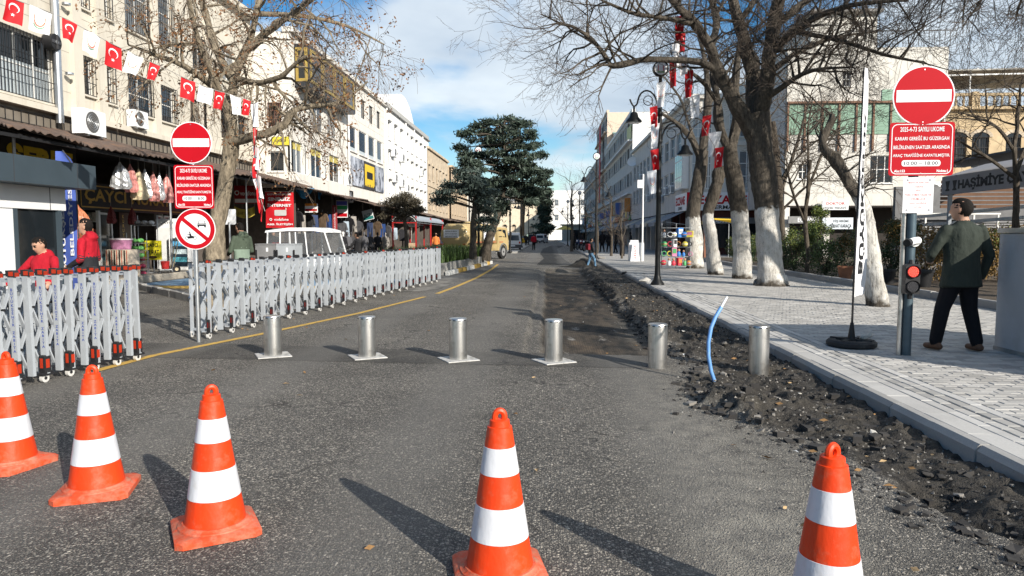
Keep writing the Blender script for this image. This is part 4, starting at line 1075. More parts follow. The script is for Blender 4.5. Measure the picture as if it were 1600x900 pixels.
# ------------------------------------------------------------------ building kit
class Fac:
    """one wall plane; kind 'X' runs along the street, 'Y' faces across it; s = +1/-1 outward direction"""
    def __init__(f, kind, at, s): f.k, f.at, f.s = kind, at, s
    def P(f, u, z, d=0.0):
        return (f.at + f.s*d, u, z) if f.k == 'X' else (u, f.at + f.s*d, z)
    def box(f, b, u0, u1, z0, z1, d0, d1, mi=0):
        p, q = f.P(u0, z0, d0), f.P(u1, z1, d1)
        return b.box(p[0], q[0], p[1], q[1], p[2], q[2], mi)
    def uz(f, px, py):
        v = onx(px, py, f.at) if f.k == 'X' else ony(px, py, f.at)
        return (v.y if f.k == 'X' else v.x), v.z
    def rect(f, x0, x1, yt, yb):
        xm = (x0+x1)/2; u0, u1 = f.uz(x0, yt)[0], f.uz(x1, yt)[0]
        if u0 > u1: u0, u1 = u1, u0
        return u0, u1, f.uz(xm, yb)[1], f.uz(xm, yt)[1]
    def rz(f): return {('X',1): PI/2, ('X',-1): -PI/2, ('Y',-1): 0.0, ('Y',1): PI}[(f.k, f.s)]
    def wall(f, parent, m, u0, u1, z0, z1, holes=(), th=.25, name='wall', back=True):
        us = sorted({u0, u1, *[h[0] for h in holes if u0 < h[0] < u1], *[h[1] for h in holes if u0 < h[1] < u1]})
        zs = sorted({z0, z1, *[h[2] for h in holes if z0 < h[2] < z1], *[h[3] for h in holes if z0 < h[3] < z1]})
        b = MB()
        for i in range(len(us)-1):
            for j in range(len(zs)-1):
                cu, cz = (us[i]+us[i+1])/2, (zs[j]+zs[j+1])/2
                if any(h[0] < cu < h[1] and h[2] < cz < h[3] for h in holes): continue
                b.add([f.P(us[i],zs[j]), f.P(us[i+1],zs[j]), f.P(us[i+1],zs[j+1]), f.P(us[i],zs[j+1])], [(0,1,2,3)])
        for h in holes:
            a0, a1, c0, c1 = max(h[0],u0), min(h[1],u1), max(h[2],z0), min(h[3],z1)
            for (ua, za, ub, zb) in ((a0,c0,a1,c0),(a1,c0,a1,c1),(a1,c1,a0,c1),(a0,c1,a0,c0)):
                b.add([f.P(ua,za), f.P(ub,zb), f.P(ub,zb,-th), f.P(ua,za,-th)], [(0,1,2,3)])
        return b.build(name, m, parent, world=True)
    def window(f, parent, r, frame, pane, nx=2, ny=1, sill=None, bars=None, rec=.16, fw=.05, curtain=None, name='window', dress=None):
        u0, u1, z0, z1 = r
        b = MB()
        for a, c, e, g in ((u0,u1,z0,z0+fw),(u0,u1,z1-fw,z1),(u0,u0+fw,z0+fw,z1-fw),(u1-fw,u1,z0+fw,z1-fw)): f.box(b, a, c, e, g, -rec-.03, -rec+.03)
        for i in range(1, nx):
            u = u0+(u1-u0)*i/nx; f.box(b, u-fw*.45, u+fw*.45, z0+fw, z1-fw, -rec-.028, -rec+.028)
        for j in range(1, ny):
            z = z0+(z1-z0)*j/ny; f.box(b, u0+fw, u1-fw, z-fw*.4, z+fw*.4, -rec-.026, -rec+.026)
        w = b.build(name, frame, parent, world=True)
        b = MB().add([f.P(u0+.01,z0+.01,-rec-.005), f.P(u1-.01,z0+.01,-rec-.005), f.P(u1-.01,z1-.01,-rec-.005), f.P(u0+.01,z1-.01,-rec-.005)], [(0,1,2,3)])
        b.build('pane', pane, w, world=True)
        if curtain:                                           # part of the pane shows a curtain or board just behind it
            c0, c1, m_ = curtain
            MB().add([f.P(u0+fw,z0+(z1-z0)*c0,-rec+.001), f.P(u1-fw,z0+(z1-z0)*c0,-rec+.001), f.P(u1-fw,z0+(z1-z0)*c1,-rec+.001), f.P(u0+fw,z0+(z1-z0)*c1,-rec+.001)], [(0,1,2,3)]).build('curtain', m_, w, world=True)
        if sill:
            b = MB(); f.box(b, u0-.06, u1+.06, z0-.06, z0-.001, -.01, .09); b.build('sill', sill, w, world=True)
        if bars:
            sp, m_, out = bars; b = MB(); n = max(2, int((u1-u0)/sp))
            for i in range(n+1):
                u = u0+(u1-u0)*i/n; f.box(b, u-.008, u+.008, z0, z1, out, out+.016)
            for z in (z0+.02, z0+(z1-z0)*.33, z0+(z1-z0)*.66, z1-.02): f.box(b, u0, u1, z-.010, z+.010, out+.004, out+.02)
            b.build('grille', m_, w, world=True)
        return w
    def panel(f, parent, name, m, r, d0, d1):
        b = MB(); f.box(b, r[0], r[1], r[2], r[3], d0, d1); return b.build(name, m, parent, world=True)
    def text(f, parent, s, u, z, d, m, **kw):
        return link('lettering', text_mesh(s, mat=m, **kw), parent, wloc(parent, f.P(u, z, d)), (PI/2, 0, f.rz()))
def aircon(f, parent_none, u, z, label, w=.85, h=.6, d=.30, off=.05, group='air conditioner boxes on the facades'):
    p = f.P(u, z, off)
    t = thing('air_conditioner', label, 'air conditioner', p, f.rz(), group)
    MB().cbox(-w/2,w/2,-d,0,0,h,.02).build('casing', WHITEP, t)
    g = MB().tube([(-w*.12,-d-.001,h/2),(-w*.12,-d-.012,h/2)], h*.42, 20).build('fan_grille', mat('fan_dark', (.10,.10,.10), .6, var=.2), t)
    b = MB()
    for k in range(4): b.tube([(-w*.12+h*.09*(k+.6)*math.cos(a), -d-.016, h/2+h*.09*(k+.6)*math.sin(a)) for a in [2*PI*i/16 for i in range(16)]], .006, 4, closed=True)
    b.build('fan_rings', GALV, g)
    b = MB()
    for k in range(7): b.box(w/2+.001,w/2+.006,-d+.03,-.03,.08+.065*k,.11+.065*k)
    b.build('side_vents', BLACK, t)
    for sx in (-1,1): MB().box(sx*w*.3-.02,sx*w*.3+.02,-d,0,-.05,-.001).build('bracket', GALV, t)
    return t
FRW = mat('window_frame_white', (.72,.72,.70), .5, var=.06, scale=3)
FRB = mat('window_frame_brown', (.10,.06,.04), .6, var=.2)
FRG = mat('window_frame_gold', (.40,.29,.08), .45, .3, var=.2, scale=3)
FRD = mat('window_frame_dark', (.05,.05,.055), .5, var=.1)
GLASSB = mat('blue_glass', (.03,.05,.075), .08, var=.25, scale=.7, spec=.6)
GLASSL = mat('pale_glass', (.16,.18,.20), .12, var=.3, scale=.8, spec=.55)
BAR = mat('grille_iron', (.02,.02,.022), .6, .2, var=.2)
BARR = mat('grille_rust', (.20,.085,.06), .7, var=.2, scale=6)
CURT = mat('curtain_grey', (.42,.47,.50), .9, var=.12, scale=2.5, stretch=(6,6,.5))
CREAM = mat('wall_cream', (.59,.55,.475), .88, var=.08, scale=1.1, stain=.55, bump=.06, bscale=30)
CREAM2 = mat('wall_stone_cream', (.60,.55,.47), .88, var=.10, scale=1.3, stain=.65, bump=.06, bscale=30)
OFFW = mat('wall_offwhite', (.68,.655,.61), .85, var=.06, scale=1.0, stain=.5)
WHITEW = mat('wall_white', (.78,.775,.76), .8, var=.04, scale=.9, stain=.3)
GREYW = mat('wall_grey', (.55,.53,.50), .88, var=.10, scale=1.0, stain=.6)
SAND = mat('wall_sandstone', (.54,.45,.34), .9, var=.25, scale=1.6, stain=.5, bump=.2, bscale=12)
BRICK = mat('wall_brick', (.42,.30,.20), .9, var=.3, scale=6, stain=.4)
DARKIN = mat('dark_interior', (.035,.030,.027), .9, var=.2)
CORR = mat('rusty_sheet', (.115,.085,.072), .8, .2, var=.3, scale=3, grime=(.20,.12,.08), gscale=2.5, gcut=(.5,.7))
ROOFM = mat('roof_sheet', (.22,.21,.20), .8, var=.2, scale=1)
SHUT = mat('roller_shutter', (.20,.20,.205), .6, .3, var=.15)
ZINC = mat('downpipe_zinc', (.55,.57,.60), .32, .9, var=.12, scale=3, stretch=(1,1,.2))

def cladding_lines(f, parent, u0, u1, z0, z1, holes, dz=.62, m=None, every=2.2):
    """fine joints of the stone facing, cut as thin dark fillets"""
    b = MB(); z = z0+dz
    while z < z1-.1:
        segs = [(u0, u1)]
        for h in holes:
            if h[2]-.05 < z < h[3]+.05:
                new = []
                for a, c in segs:
                    if h[1] <= a or h[0] >= c: new.append((a, c)); continue
                    if a < h[0]-.08: new.append((a, h[0]-.08))
                    if c > h[1]+.08: new.append((h[1]+.08, c))
                segs = new
        for a, c in segs: f.box(b, a, c, z-.006, z+.006, -.004, .003)
        z += dz
    return b.build('facing_joints', m or mat('joint_dark', (.26,.23,.19), .9, var=.2), parent, world=True)  # joint lines in a darker tone than the facing

# ------------------------------------------------------------------ cream building with barred windows (shop side, near)
FA = Fac('X', -15.0, 1)
A = thing('shop_building', 'cream building with pilasters and black barred windows over a rusty awning', 'building', (-15,18,LP))
YA0, YA1, ZA = 9.0, 36.0, 12.3
rA = {'big1': FA.rect(-35,82,44,148), 's1': FA.rect(121,146,88,148), 's2': FA.rect(155,178,101,160), 'u1': FA.rect(115,135,-46,11), 'u2': FA.rect(150,172,-28,27),
      'ub': FA.rect(194,268,-8,62), 'lb': FA.rect(200,273,127,184), 'n1': FA.rect(297,308,155,195), 'n2': FA.rect(318,329,163,206), 'm1': FA.rect(346,368,78,128), 'm2': FA.rect(345,366,172,218), 'm3': FA.rect(372,386,182,222),
      'um1': FA.rect(300,325,60,112), 'nb1': (11.2,14.2,6.1,8.6), 'nb2': (11.2,14.2,9.3,11.4)}
ub = rA['ub']; rA['ub'] = (ub[0], ub[1], ub[2], 11.5)
zslab = 5.35
FA.wall(A, CREAM, YA0, YA1, zslab, ZA, list(rA.values()))
cladding_lines(FA, A, YA0, YA1, zslab, ZA, list(rA.values()), .62)
for k, (fr, gl, nx, bars, cur) in {'big1': (FRW,GLASSD,4,(.13,BAR,.06),(0,.55,CURT)), 's1': (FRW,GLASSD,2,(.14,BAR,.05),None), 's2': (FRW,GLASSD,2,(.14,BAR,.05),None), 'u1': (FRW,GLASSD,2,(.14,BAR,.05),None), 'u2': (FRW,GLASSD,2,(.14,BAR,.05),None),
        'ub': (FRW,GLASSL,4,(.13,BAR,.08),None), 'lb': (FRW,GLASSB,4,(.13,BAR,.08),(0,.2,FRD)), 'n1': (FRD,GLASSD,1,(.12,BAR,.04),None), 'n2': (FRD,GLASSD,1,(.12,BAR,.04),None), 'm1': (FRW,GLASSL,2,None,None), 'm2': (FRD,GLASSD,2,(.14,BAR,.04),None), 'm3': (FRD,GLASSD,1,(.14,BAR,.04),None), 'um1': (FRW,GLASSD,2,(.14,BAR,.05),None), 'nb1': (FRW,GLASSD,3,(.14,BAR,.05),None), 'nb2': (FRW,GLASSD,3,(.14,BAR,.05),None)}.items():
    FA.window(A, rA[k], fr, gl, nx, 1 if nx < 3 else 2, CREAM if nx > 1 else None, bars, curtain=cur)
for x in (113,150):
    u = FA.uz(x+3, 100)[0]; FA.panel(A, 'pilaster', CREAM, (u-.22,u+.22,zslab+.02,ZA), .001, .16)
for u in (26.9, 31.2): FA.panel(A, 'pilaster', CREAM, (u-.2,u+.2,zslab+.02,ZA), .001, .14)
FA.panel(A, 'floor_ledge', CREAM, (YA0,YA1,zslab-.18,zslab), -1.2, .22)
FA.panel(A, 'cornice', CREAM, (YA0,YA1,ZA,ZA+.3), -.4, .35)
MB().box(-27,-15.41,YA0,YA1,zslab,ZA+.15).build('core', CREAM, A, world=True)
MB().box(-27,-15.0,YA0-.25,YA0-.01,LP,ZA).build('end_wall', CREAM, A, world=True)
FA.wall(A, mat('wall_mezzanine', (.20,.175,.145), .9, var=.25, scale=1.5, stain=.6), YA0, YA1, 4.45, zslab-.18, [], name='mezzanine_wall')  # brown wall tone, much darker than the storeys above
b = MB()
for k in range(60):
    u = 18+.3*k; FA.box(b, u-.008, u+.008, 4.72, 5.05, .03, .05)
for z in (4.72, 5.05): FA.box(b, 18, 35.7, z-.01, z+.01, .03, .052)
b.build('vent_grille', BAR, A, world=True)
# shop fronts under the awning
FS = Fac('X', -15.5, 1)
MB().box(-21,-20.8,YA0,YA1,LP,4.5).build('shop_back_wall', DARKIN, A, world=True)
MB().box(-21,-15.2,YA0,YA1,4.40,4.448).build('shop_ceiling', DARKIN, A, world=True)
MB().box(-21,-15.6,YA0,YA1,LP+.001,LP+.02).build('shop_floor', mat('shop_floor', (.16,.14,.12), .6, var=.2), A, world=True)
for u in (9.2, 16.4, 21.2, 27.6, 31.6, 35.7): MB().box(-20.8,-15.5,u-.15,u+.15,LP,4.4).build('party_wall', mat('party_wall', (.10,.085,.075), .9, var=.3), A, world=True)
# doors and shop windows
def shop_door(u0, u1, z1=2.3, fr=FRW, gl=GLASSD):
    w = FS.window(A, (u0,u1,LP+.03,z1), fr, gl, 1, 1, rec=.06, fw=.07, name='door')
    b = MB(); FS.box(b, u1-.16, u1-.13, 1.0, 1.5, .0, .04); b.build('handle', GALV, w, world=True)
u = lambda px: FS.uz(px, 368)[0]
GSHOP = mat('shop_glass', (.05,.05,.045), .08, var=.3, scale=2, spec=.6)
shop_door(u(157), u(178), gl=GSHOP); shop_door(u(206), u(213)); shop_door(u(243), u(256)); shop_door(u(259), u(268))
FS.panel(A, 'post', FRW, (u(153),u(156),LP,2.36), -.05, .05)
# sign board with gold letters
r = FS.rect(121,292,287,325); zb0, zb1 = 2.36, 3.28
sb = FS.panel(A, 'sign_board', mat('board_black', (.010,.010,.010), .35, var=.1), (u(112),u(300),zb0,zb1), .02, .14)
GOLD = mat('gold_letter', (.46,.28,.06), .45, .2, var=.15, scale=5)
b = MB()
for a, c, e, g in ((u(122),u(298),zb0+.08,zb0+.12),(u(122),u(298),zb1-.12,zb1-.08),(u(122),u(123.2),zb0+.08,zb1-.08)): FS.box(b, a, c, e, g, .141, .15)
b.build('gold_border', GOLD, sb, world=True)
FS.text(sb, 'ÇAYCI MURAT', (u(128)+u(262))/2, (zb0+zb1)/2, .152, GOLD, bold=.025, width=u(262)-u(128), height=.52)
sb = FS.panel(A, 'sign_board', mat('board_dark', (.016,.015,.013), .5, var=.1), (16.6,u(118),3.1,4.3), .02, .14)
FS.text(sb, 'ŞEREF', (u(8)+u(112))/2, 3.75, .152, mat('letter_yellow', (.62,.42,.02), .5, var=.15), bold=.06, width=u(112)-u(8), height=.85)
# vertical wood sign between the doors
sv = FS.panel(A, 'sign_strip', mat('strip_brown', (.05,.022,.012), .5, var=.3, scale=6), (u(186),u(203),LP+.5,2.34), -.02, .03)
FS.text(sv, '\n'.join('KURUYEMİŞ'), u(192), 1.5, .034, GOLD, bold=.03, height=1.5, width=.13)
# rusty sheet awning
def awning(parent, y0, y1, xi, zi, xo, zo, name='awning', wave=.24, m=CORR, amp=.03, th=.03):
    b = MB(); n = int((y1-y0)/(wave/4)); vs = []
    for i in range(n+1):
        y = y0+(y1-y0)*i/n; dz = amp*math.sin(2*PI*(y-y0)/wave) + .05*math.sin(y*.9)
        e = .10*math.sin(y*2.3)+.05*math.sin(y*7.1)
        vs += [(xi,y,zi+dz), (xo+e,y,zo+dz), (xo+e,y,zo+dz-th), (xi,y,zi+dz-th)]
    fs = []
    for i in range(n):
        o, q = 4*i, 4*i+4
        fs += [(o,o+1,q+1,q),(o+1,o+2,q+2,q+1),(o+2,o+3,q+3,q+2)]
    return b.add(vs, fs).build(name, m, parent, world=True, fix=False)
awning(A, YA0, 35.9, -15.1, 4.75, -12.0, 3.92)
for k in range(14):
    y = 10.2+1.95*k; MB().bar((-15.2,y,4.62),(-12.15,y,3.80),.05,.07).build('awning_rafter', BAR, A, world=True)
MB().bar((-12.2,YA0,3.78),(-12.2,35.8,3.78),.06,.08).build('awning_beam', BAR, A, world=True)
for y in (17.3, 24.6, 31.0): MB().cyl((-13.3,y,LP),(-13.3,y,4.05),.04,n=8).build('awning_post', GALV, A, world=True)
MB().tube([(-14.8,21.2,ZA),(-14.8,21.2,4.9)], .11, 14).build('downpipe', ZINC, A, world=True, smooth=True)
ud = FA.uz(98,100)[0]
dp = A.children[-1]; dp.location.y = ud-21.2
for z in (6.5, 8.6, 10.6): MB().tube([(-14.8,ud,z-.03),(-14.8,ud,z+.03)], .125, 14).build('pipe_collar', ZINC, A, world=True)
aircon(FA, None, *FA.uz(86,212), 'white air conditioner box with large fan sitting on the rusty awning', w=1.05, h=.75, d=.38, off=.9)
aircon(FA, None, *FA.uz(205,200), 'grey air conditioner box on the ledge under the blue barred window', w=.85, h=.6, off=.1)
t = thing('exhaust_fan', 'round black exhaust fan in the corner of the wide barred window', 'fan', FA.P(*FA.uz(72,66),.02))
MB().tube([(0,0,0),(.3,0,0)], .24, 20).build('housing', BLACK, t, smooth=True)
MB().tube([(.301,0,0),(.33,0,0)], .06, 12).build('motor', GALV, t, smooth=True)
for k in range(4):
    a = PI/2*k; MB().bar((.31,0,0),(.31,.2*math.cos(a),.2*math.sin(a)),.02,.09).build('blade', FRD, t)

# ------------------------------------------------------------------ building that stands forward, with the dark bay
XB = -13.0
FB = Fac('X', XB, 1); FBs = Fac('Y', 36.1, -1)
YB1 = 46.3; ZB = 11.75
Bd = thing('shop_building', 'pale stone-faced building with gold-framed dark bay window above clothes shops', 'building', (XB,40,LP))
zB0 = 3.95
wB = [FB.rect(457,473,238,278), FB.rect(475,481,245,282), FB.rect(486,504,252,288), FB.rect(506,512,260,294), FB.rect(515,531,266,300), FB.rect(488,505,187,222), FB.rect(512,526,201,233)]
zlo, zhi = 4.75, 6.35
wB = [(a, b_, zlo, zhi) for a, b_, c, d in wB[:5]] + [(a, b_, 7.35, 9.0) for a, b_, c, d in wB[5:]]
bay = FB.rect(452,534,48,200)
FB.wall(Bd, OFFW, 36.1, YB1, zB0, ZB, wB)
cladding_lines(FB, Bd, 36.1, YB1, 6.6, ZB, wB, .5, every=1)
for i, r in enumerate(wB): FB.window(Bd, r, FRW, (GLASSL, GLASSD, GLASSB)[i % 3], 2, 1, OFFW, rec=.1, curtain=(.75,1,mat('blind_yellow', (.5,.42,.12), .8)) if i < 5 and i % 2 == 0 else None)
ws = [FBs.rect(420,443,236,268), FBs.rect(418,439,160,198)]
FBs.wall(Bd, OFFW, -15.3, XB, zB0, ZB, ws)
cladding_lines(FBs, Bd, -15.2, XB, 6.2, ZB, ws, .5)
FBs.window(Bd, ws[0], FRW, GLASSD, 1, 1, OFFW, rec=.1)
FBs.window(Bd, ws[1], FRD, GLASSD, 1, 1, OFFW, bars=(.085,BARR,.01), rec=.1)
MB().box(-26,XB-.26,36.36,YB1,zB0,ZB+.1).build('core', OFFW, Bd, world=True)
b = MB(); FB.box(b, 36.0, YB1, zB0, 4.65, .001, .35); b.box(-15.2,XB,35.95,36.1,zB0,4.65); b.build('parapet_band', OFFW, Bd, world=True)
b = MB(); FB.box(b, 36.0, YB1, ZB, ZB+.25, -.4, .2); b.build('cornice', OFFW, Bd, world=True)
# dark bay with gold frame, projecting from the upper floors
y0, y1 = 36.6, 45.3; z0, z1 = 7.4, 11.2
z0 = 9.15
bb = MB().box(XB+.01,XB+.75,y0,y1,z0,11.3).build('bay', mat('bay_cladding', (.035,.037,.042), .4, var=.15), Bd, world=True)
for k in range(4):
    a0, a1 = y0+.25+2.1*k, y0+2.15+2.1*k
    f_ = MB()
    for a, c, e, g in ((a0,a1,z0+.25,z0+.40),(a0,a1,10.95,11.1),(a0,a0+.16,z0+.4,10.95),(a1-.16,a1,z0+.4,10.95)): f_.box(XB+.751,XB+.80,a,c,e,g)
    fr = f_.build('bay_frame', FRG, bb, world=True)
    MB().box(XB+.751,XB+.765,a0+.17,a1-.17,z0+.41,10.94).build('pane', GLASSD, fr, world=True)
f_ = MB()
for a, c, e, g in ((XB+.08,XB+.7,z0+.25,z0+.40),(XB+.08,XB+.7,10.95,11.1),(XB+.08,XB+.22,z0+.4,10.95),(XB+.56,XB+.7,z0+.4,10.95)): f_.box(a,c,y0-.05,y0-.001,e,g)
fr = f_.build('bay_frame', FRG, bb, world=True)
MB().box(XB+.23,XB+.55,y0-.012,y0-.001,z0+.41,10.94).build('pane', GLASSD, fr, world=True)
# small yellow sign on the side wall
sg = FBs.panel(Bd, 'sign_board', mat('sign_yellow', (.62,.52,.05), .6, var=.15), FBs.rect(426,452,214,227), .02, .1)
FBs.text(sg, 'KUYUMCU', sum(FBs.rect(426,452,214,227)[:2])/2, FBs.rect(426,452,214,227)[2]+.22, .105, INK, bold=.02, width=.6, height=.12)
def shops(parent, fx, y0, y1, zc, depth=4.0, party=()):
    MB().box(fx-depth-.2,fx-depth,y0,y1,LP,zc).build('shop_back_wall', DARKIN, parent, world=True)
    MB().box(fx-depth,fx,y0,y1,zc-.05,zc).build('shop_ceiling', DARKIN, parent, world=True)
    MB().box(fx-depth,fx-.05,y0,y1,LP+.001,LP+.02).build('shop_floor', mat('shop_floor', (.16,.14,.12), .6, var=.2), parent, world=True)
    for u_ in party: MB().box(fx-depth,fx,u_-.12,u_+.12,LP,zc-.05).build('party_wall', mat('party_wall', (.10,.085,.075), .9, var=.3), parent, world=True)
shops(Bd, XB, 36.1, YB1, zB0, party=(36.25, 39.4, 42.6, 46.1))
MB().box(-20,XB-3.6,35.96,36.1,LP,4.4).build('side_wall', OFFW, Bd, world=True)
awning(Bd, 35.9, YB1, XB, 4.0, -11.4, 3.70, amp=.015)
# gutter pipe
MB().tube([(XB+.12,YB1-.2,ZB),(XB+.12,YB1-.2,4.2)], .06, 8).build('downpipe', WHITE, Bd, world=True)

# ------------------------------------------------------------------ building with blue windows and advertising panels
YC1 = 56.8
Cd = thing('shop_building', 'pale building with a row of blue windows over black and yellow advertising panels', 'building', (XB,51,LP))
wC = [FB.rect(546,557,219,256), FB.rect(561,573,228,264), FB.rect(576,586,240,272), FB.rect(589.5,597.5,250,279)]
wC = [(a, b_, 7.1, 8.75) for a, b_, c, d in wC]
up = [(47.4+2.3*k, 48.6+2.3*k, 9.7, 11.0) for k in range(4)]
FB.wall(Cd, OFFW, YB1+.02, YC1, zB0, ZB, wC+up)
cladding_lines(FB, Cd, YB1+.02, YC1, 6.8, ZB, wC+up, .5)
for r in wC: FB.window(Cd, r, FRW, GLASSB, 1, 1, OFFW, rec=.08, curtain=(.0,.18,CURT))
for r in up: FB.window(Cd, r, FRD, GLASSD, 1, 1, None, rec=.12)
MB().box(-26,XB-.26,YB1+.02,YC1,zB0,ZB+.1).build('core', OFFW, Cd, world=True)
b = MB(); FB.box(b, YB1+.02, YC1, ZB, ZB+.25, -.4, .2); b.build('cornice', OFFW, Cd, world=True)
pr = mat('photo_print', (.42,.45,.52), .5, var=.55, scale=1.6, stretch=(2,2,.4), grime=(.08,.09,.12), gscale=1.6, gcut=(.5,.56))
for x0, x1, m_ in ((545,566,pr),(585,598,pr),(566.6,584.4,mat('panel_charcoal', (.035,.036,.04), .5, var=.1))):
    a, c = FB.uz(x0,300)[0], FB.uz(x1,300)[0]
    s_ = FB.panel(Cd, 'advertising_panel', m_, (a,c,4.85,6.75), .03, .12)
    if m_ is not pr:
        y_ = FB.panel(s_, 'yellow_field', mat('panel_yellow', (.70,.48,.03), .55, var=.08), (a+.25,c-.35,5.0,6.55), .121, .135)
        FB.panel(y_, 'black_field', INK, (a+.75,c-.9,5.55,6.05), .1351, .142)
        for k in range(5): FB.panel(y_, 'skyline_tooth', mat('panel_charcoal', (.035,.036,.04), .5, var=.1), (a+.3+.6*k,a+.55+.6*k,5.001,5.08+.05*(k%3)), .1351, .139)
shops(Cd, XB, YB1+.1, YC1, zB0, party=(49.8, 53.2, 56.6))
awning(Cd, YB1+.05, YC1, XB, 3.95, -11.4, 3.55, amp=.015)
for i, (px, py, lab) in enumerate(((539,290,'air conditioner box on the pale wall beside the photo panel'), (541,316,'air conditioner box standing on the awning below another one'), (596,328,'air conditioner box under the last advertising panel'))):
    aircon(FB, None, *FB.uz(px,py), lab, w=.9, h=.75)

# ------------------------------------------------------------------ white four-storey building with vaulted roof
YD1 = 77.0
Dd = thing('shop_building', 'bright white four-storey building with hooded windows and a round vaulted roof', 'building', (XB,67,LP))
hol = []
cols = [YC1+1.3+2.42*k for k in range(8)]
for z in (4.6, 7.0, 9.35):
    for c in cols: hol.append((c, c+.95, z, z+1.5))
FB.wall(Dd, WHITEW, YC1+.02, YD1, 3.9, ZB, hol)
for r in hol:
    w = FB.window(Dd, r, FRW, GLASSL, 1, 1, WHITEW, rec=.14)
    b = MB(); FB.box(b, r[0]-.12, r[1]+.12, r[3]+.04, r[3]+.22, .0, .14); b.build('hood', mat('hood_grey', (.66,.66,.65), .7, var=.1), w, world=True)
MB().box(-26,XB-.26,YC1+.02,YD1,3.9,ZB+.1).build('core', WHITEW, Dd, world=True)
b = MB(); FB.box(b, YC1+.02, YD1, ZB, ZB+.35, -.4, .22); b.build('cornice', mat('cornice_grey', (.40,.40,.39), .8, var=.15), Dd, world=True)
for yy in (YC1+.5, YC1+8.2, YC1+12.3, YC1+17): MB().tube([(XB+.1,yy,ZB),(XB+.1,yy,4.2)], .07, 8).build('downpipe', WHITE, Dd, world=True)
b = MB(); n = 20; yc, rad = 70.4, 7.2
arc = [(yc-rad*math.cos(PI*i/n), 9.6+rad*.78*math.sin(PI*i/n)) for i in range(n+1)]
vs = [(XB-1.2,y_,z_) for y_, z_ in arc]+[(XB-11,y_,z_) for y_, z_ in arc]
b.add(vs, [(i,i+1,n+2+i,n+1+i) for i in range(n)]+[tuple(range(n,-1,-1)), tuple(range(n+1,2*n+2))]); b.build('vaulted_roof', WHITEW, Dd, world=True)
shops(Dd, XB, YC1+.1, YD1, 3.9, party=(60, 64, 68, 72, 76))
awning(Dd, YC1, YD1, XB, 3.9, -11.4, 3.45, amp=.01, wave=.5)
for (px, py), wh_ in zip(((612,245),(625,253),(614,285),(625,292),(656,275),(633,300)), ('upper row, next to the pale building', 'upper row, second from the pale building', 'lower row, next to the pale building', 'lower row, second from the pale building', 'at the end by the sandstone', 'lowest of all, over the olive tree')):
    aircon(FB, None, *FB.uz(px,py), 'air conditioner box on the white facade, ' + wh_, w=.9, h=.7)

# ------------------------------------------------------------------ old stone and brick buildings farther along the shop side
def stone_building(label, y0, y1, ztop, m, floors, ncol, x=XB, arch=True, fr=FRB):
    E = thing('stone_building', label, 'building', (x,(y0+y1)/2,LP)); F_ = Fac('X', x, 1)
    hol = []; w_ = (y1-y0)/ncol
    for z in floors:
        for k in range(ncol): hol.append((y0+w_*(k+.3), y0+w_*(k+.72), z, z+1.7))
    F_.wall(E, m, y0, y1, 3.6, ztop, hol)
    for r in hol:
        w = F_.window(E, r, fr, GLASSD, 1, 1, m, rec=.18)
        if arch:
            b = MB(); F_.box(b, r[0]-.15, r[1]+.15, r[3], r[3]+.28, .0, .07); b.build('lintel', m, w, world=True)
    MB().box(-26,x-.26,y0,y1,3.6,ztop+.05).build('core', m, E, world=True)
    b = MB(); F_.box(b, y0, y1, ztop, ztop+.25, -.4, .2); b.build('cornice', m, E, world=True)
    for z in floors[1:]:
        b = MB(); F_.box(b, y0, y1, z-.7, z-.55, .0, .09); b.build('string_course', m, E, world=True)
    shops(E, x, y0+.1, y1, 3.6, party=(y0+1, y1-1))
    awning(E, y0, y1, x, 3.7, x+1.7, 3.3, amp=.01, wave=.8)
    return E
stone_building('sandy stone building with tall narrow windows next to the vaulted white one', YD1+.1, 93, 10.9, SAND, (4.4,7.6), 6)
stone_building('pale brick building beyond the sandy stone one, roof terrace on top', 93.1, 112, 10.4, mat('wall_brick_pale', (.50,.40,.29), .9, var=.2, scale=4, stain=.3), (4.3,7.2), 7, x=-12.6)
stone_building('low cream building at the far end of the shop side', 112.1, 150, 9.2, OFFW, (4.2,6.9), 10, x=-12.2, arch=False, fr=FRD)
t = thing('roof_hut', 'white and red-brick rooftop hut above the sandy stone building', 'roof hut', (-16.5,84,11.0))
MB().box(-2,2,-3,3,-.05,1.9).build('wall', WHITEW, t); MB().box(2.001,2.05,-3,-.5,0,1.9).build('brick_patch', BRICK, t)
MB().box(-2.2,2.2,-3.2,3.2,1.9,2.05).build('roof', ROOFM, t)

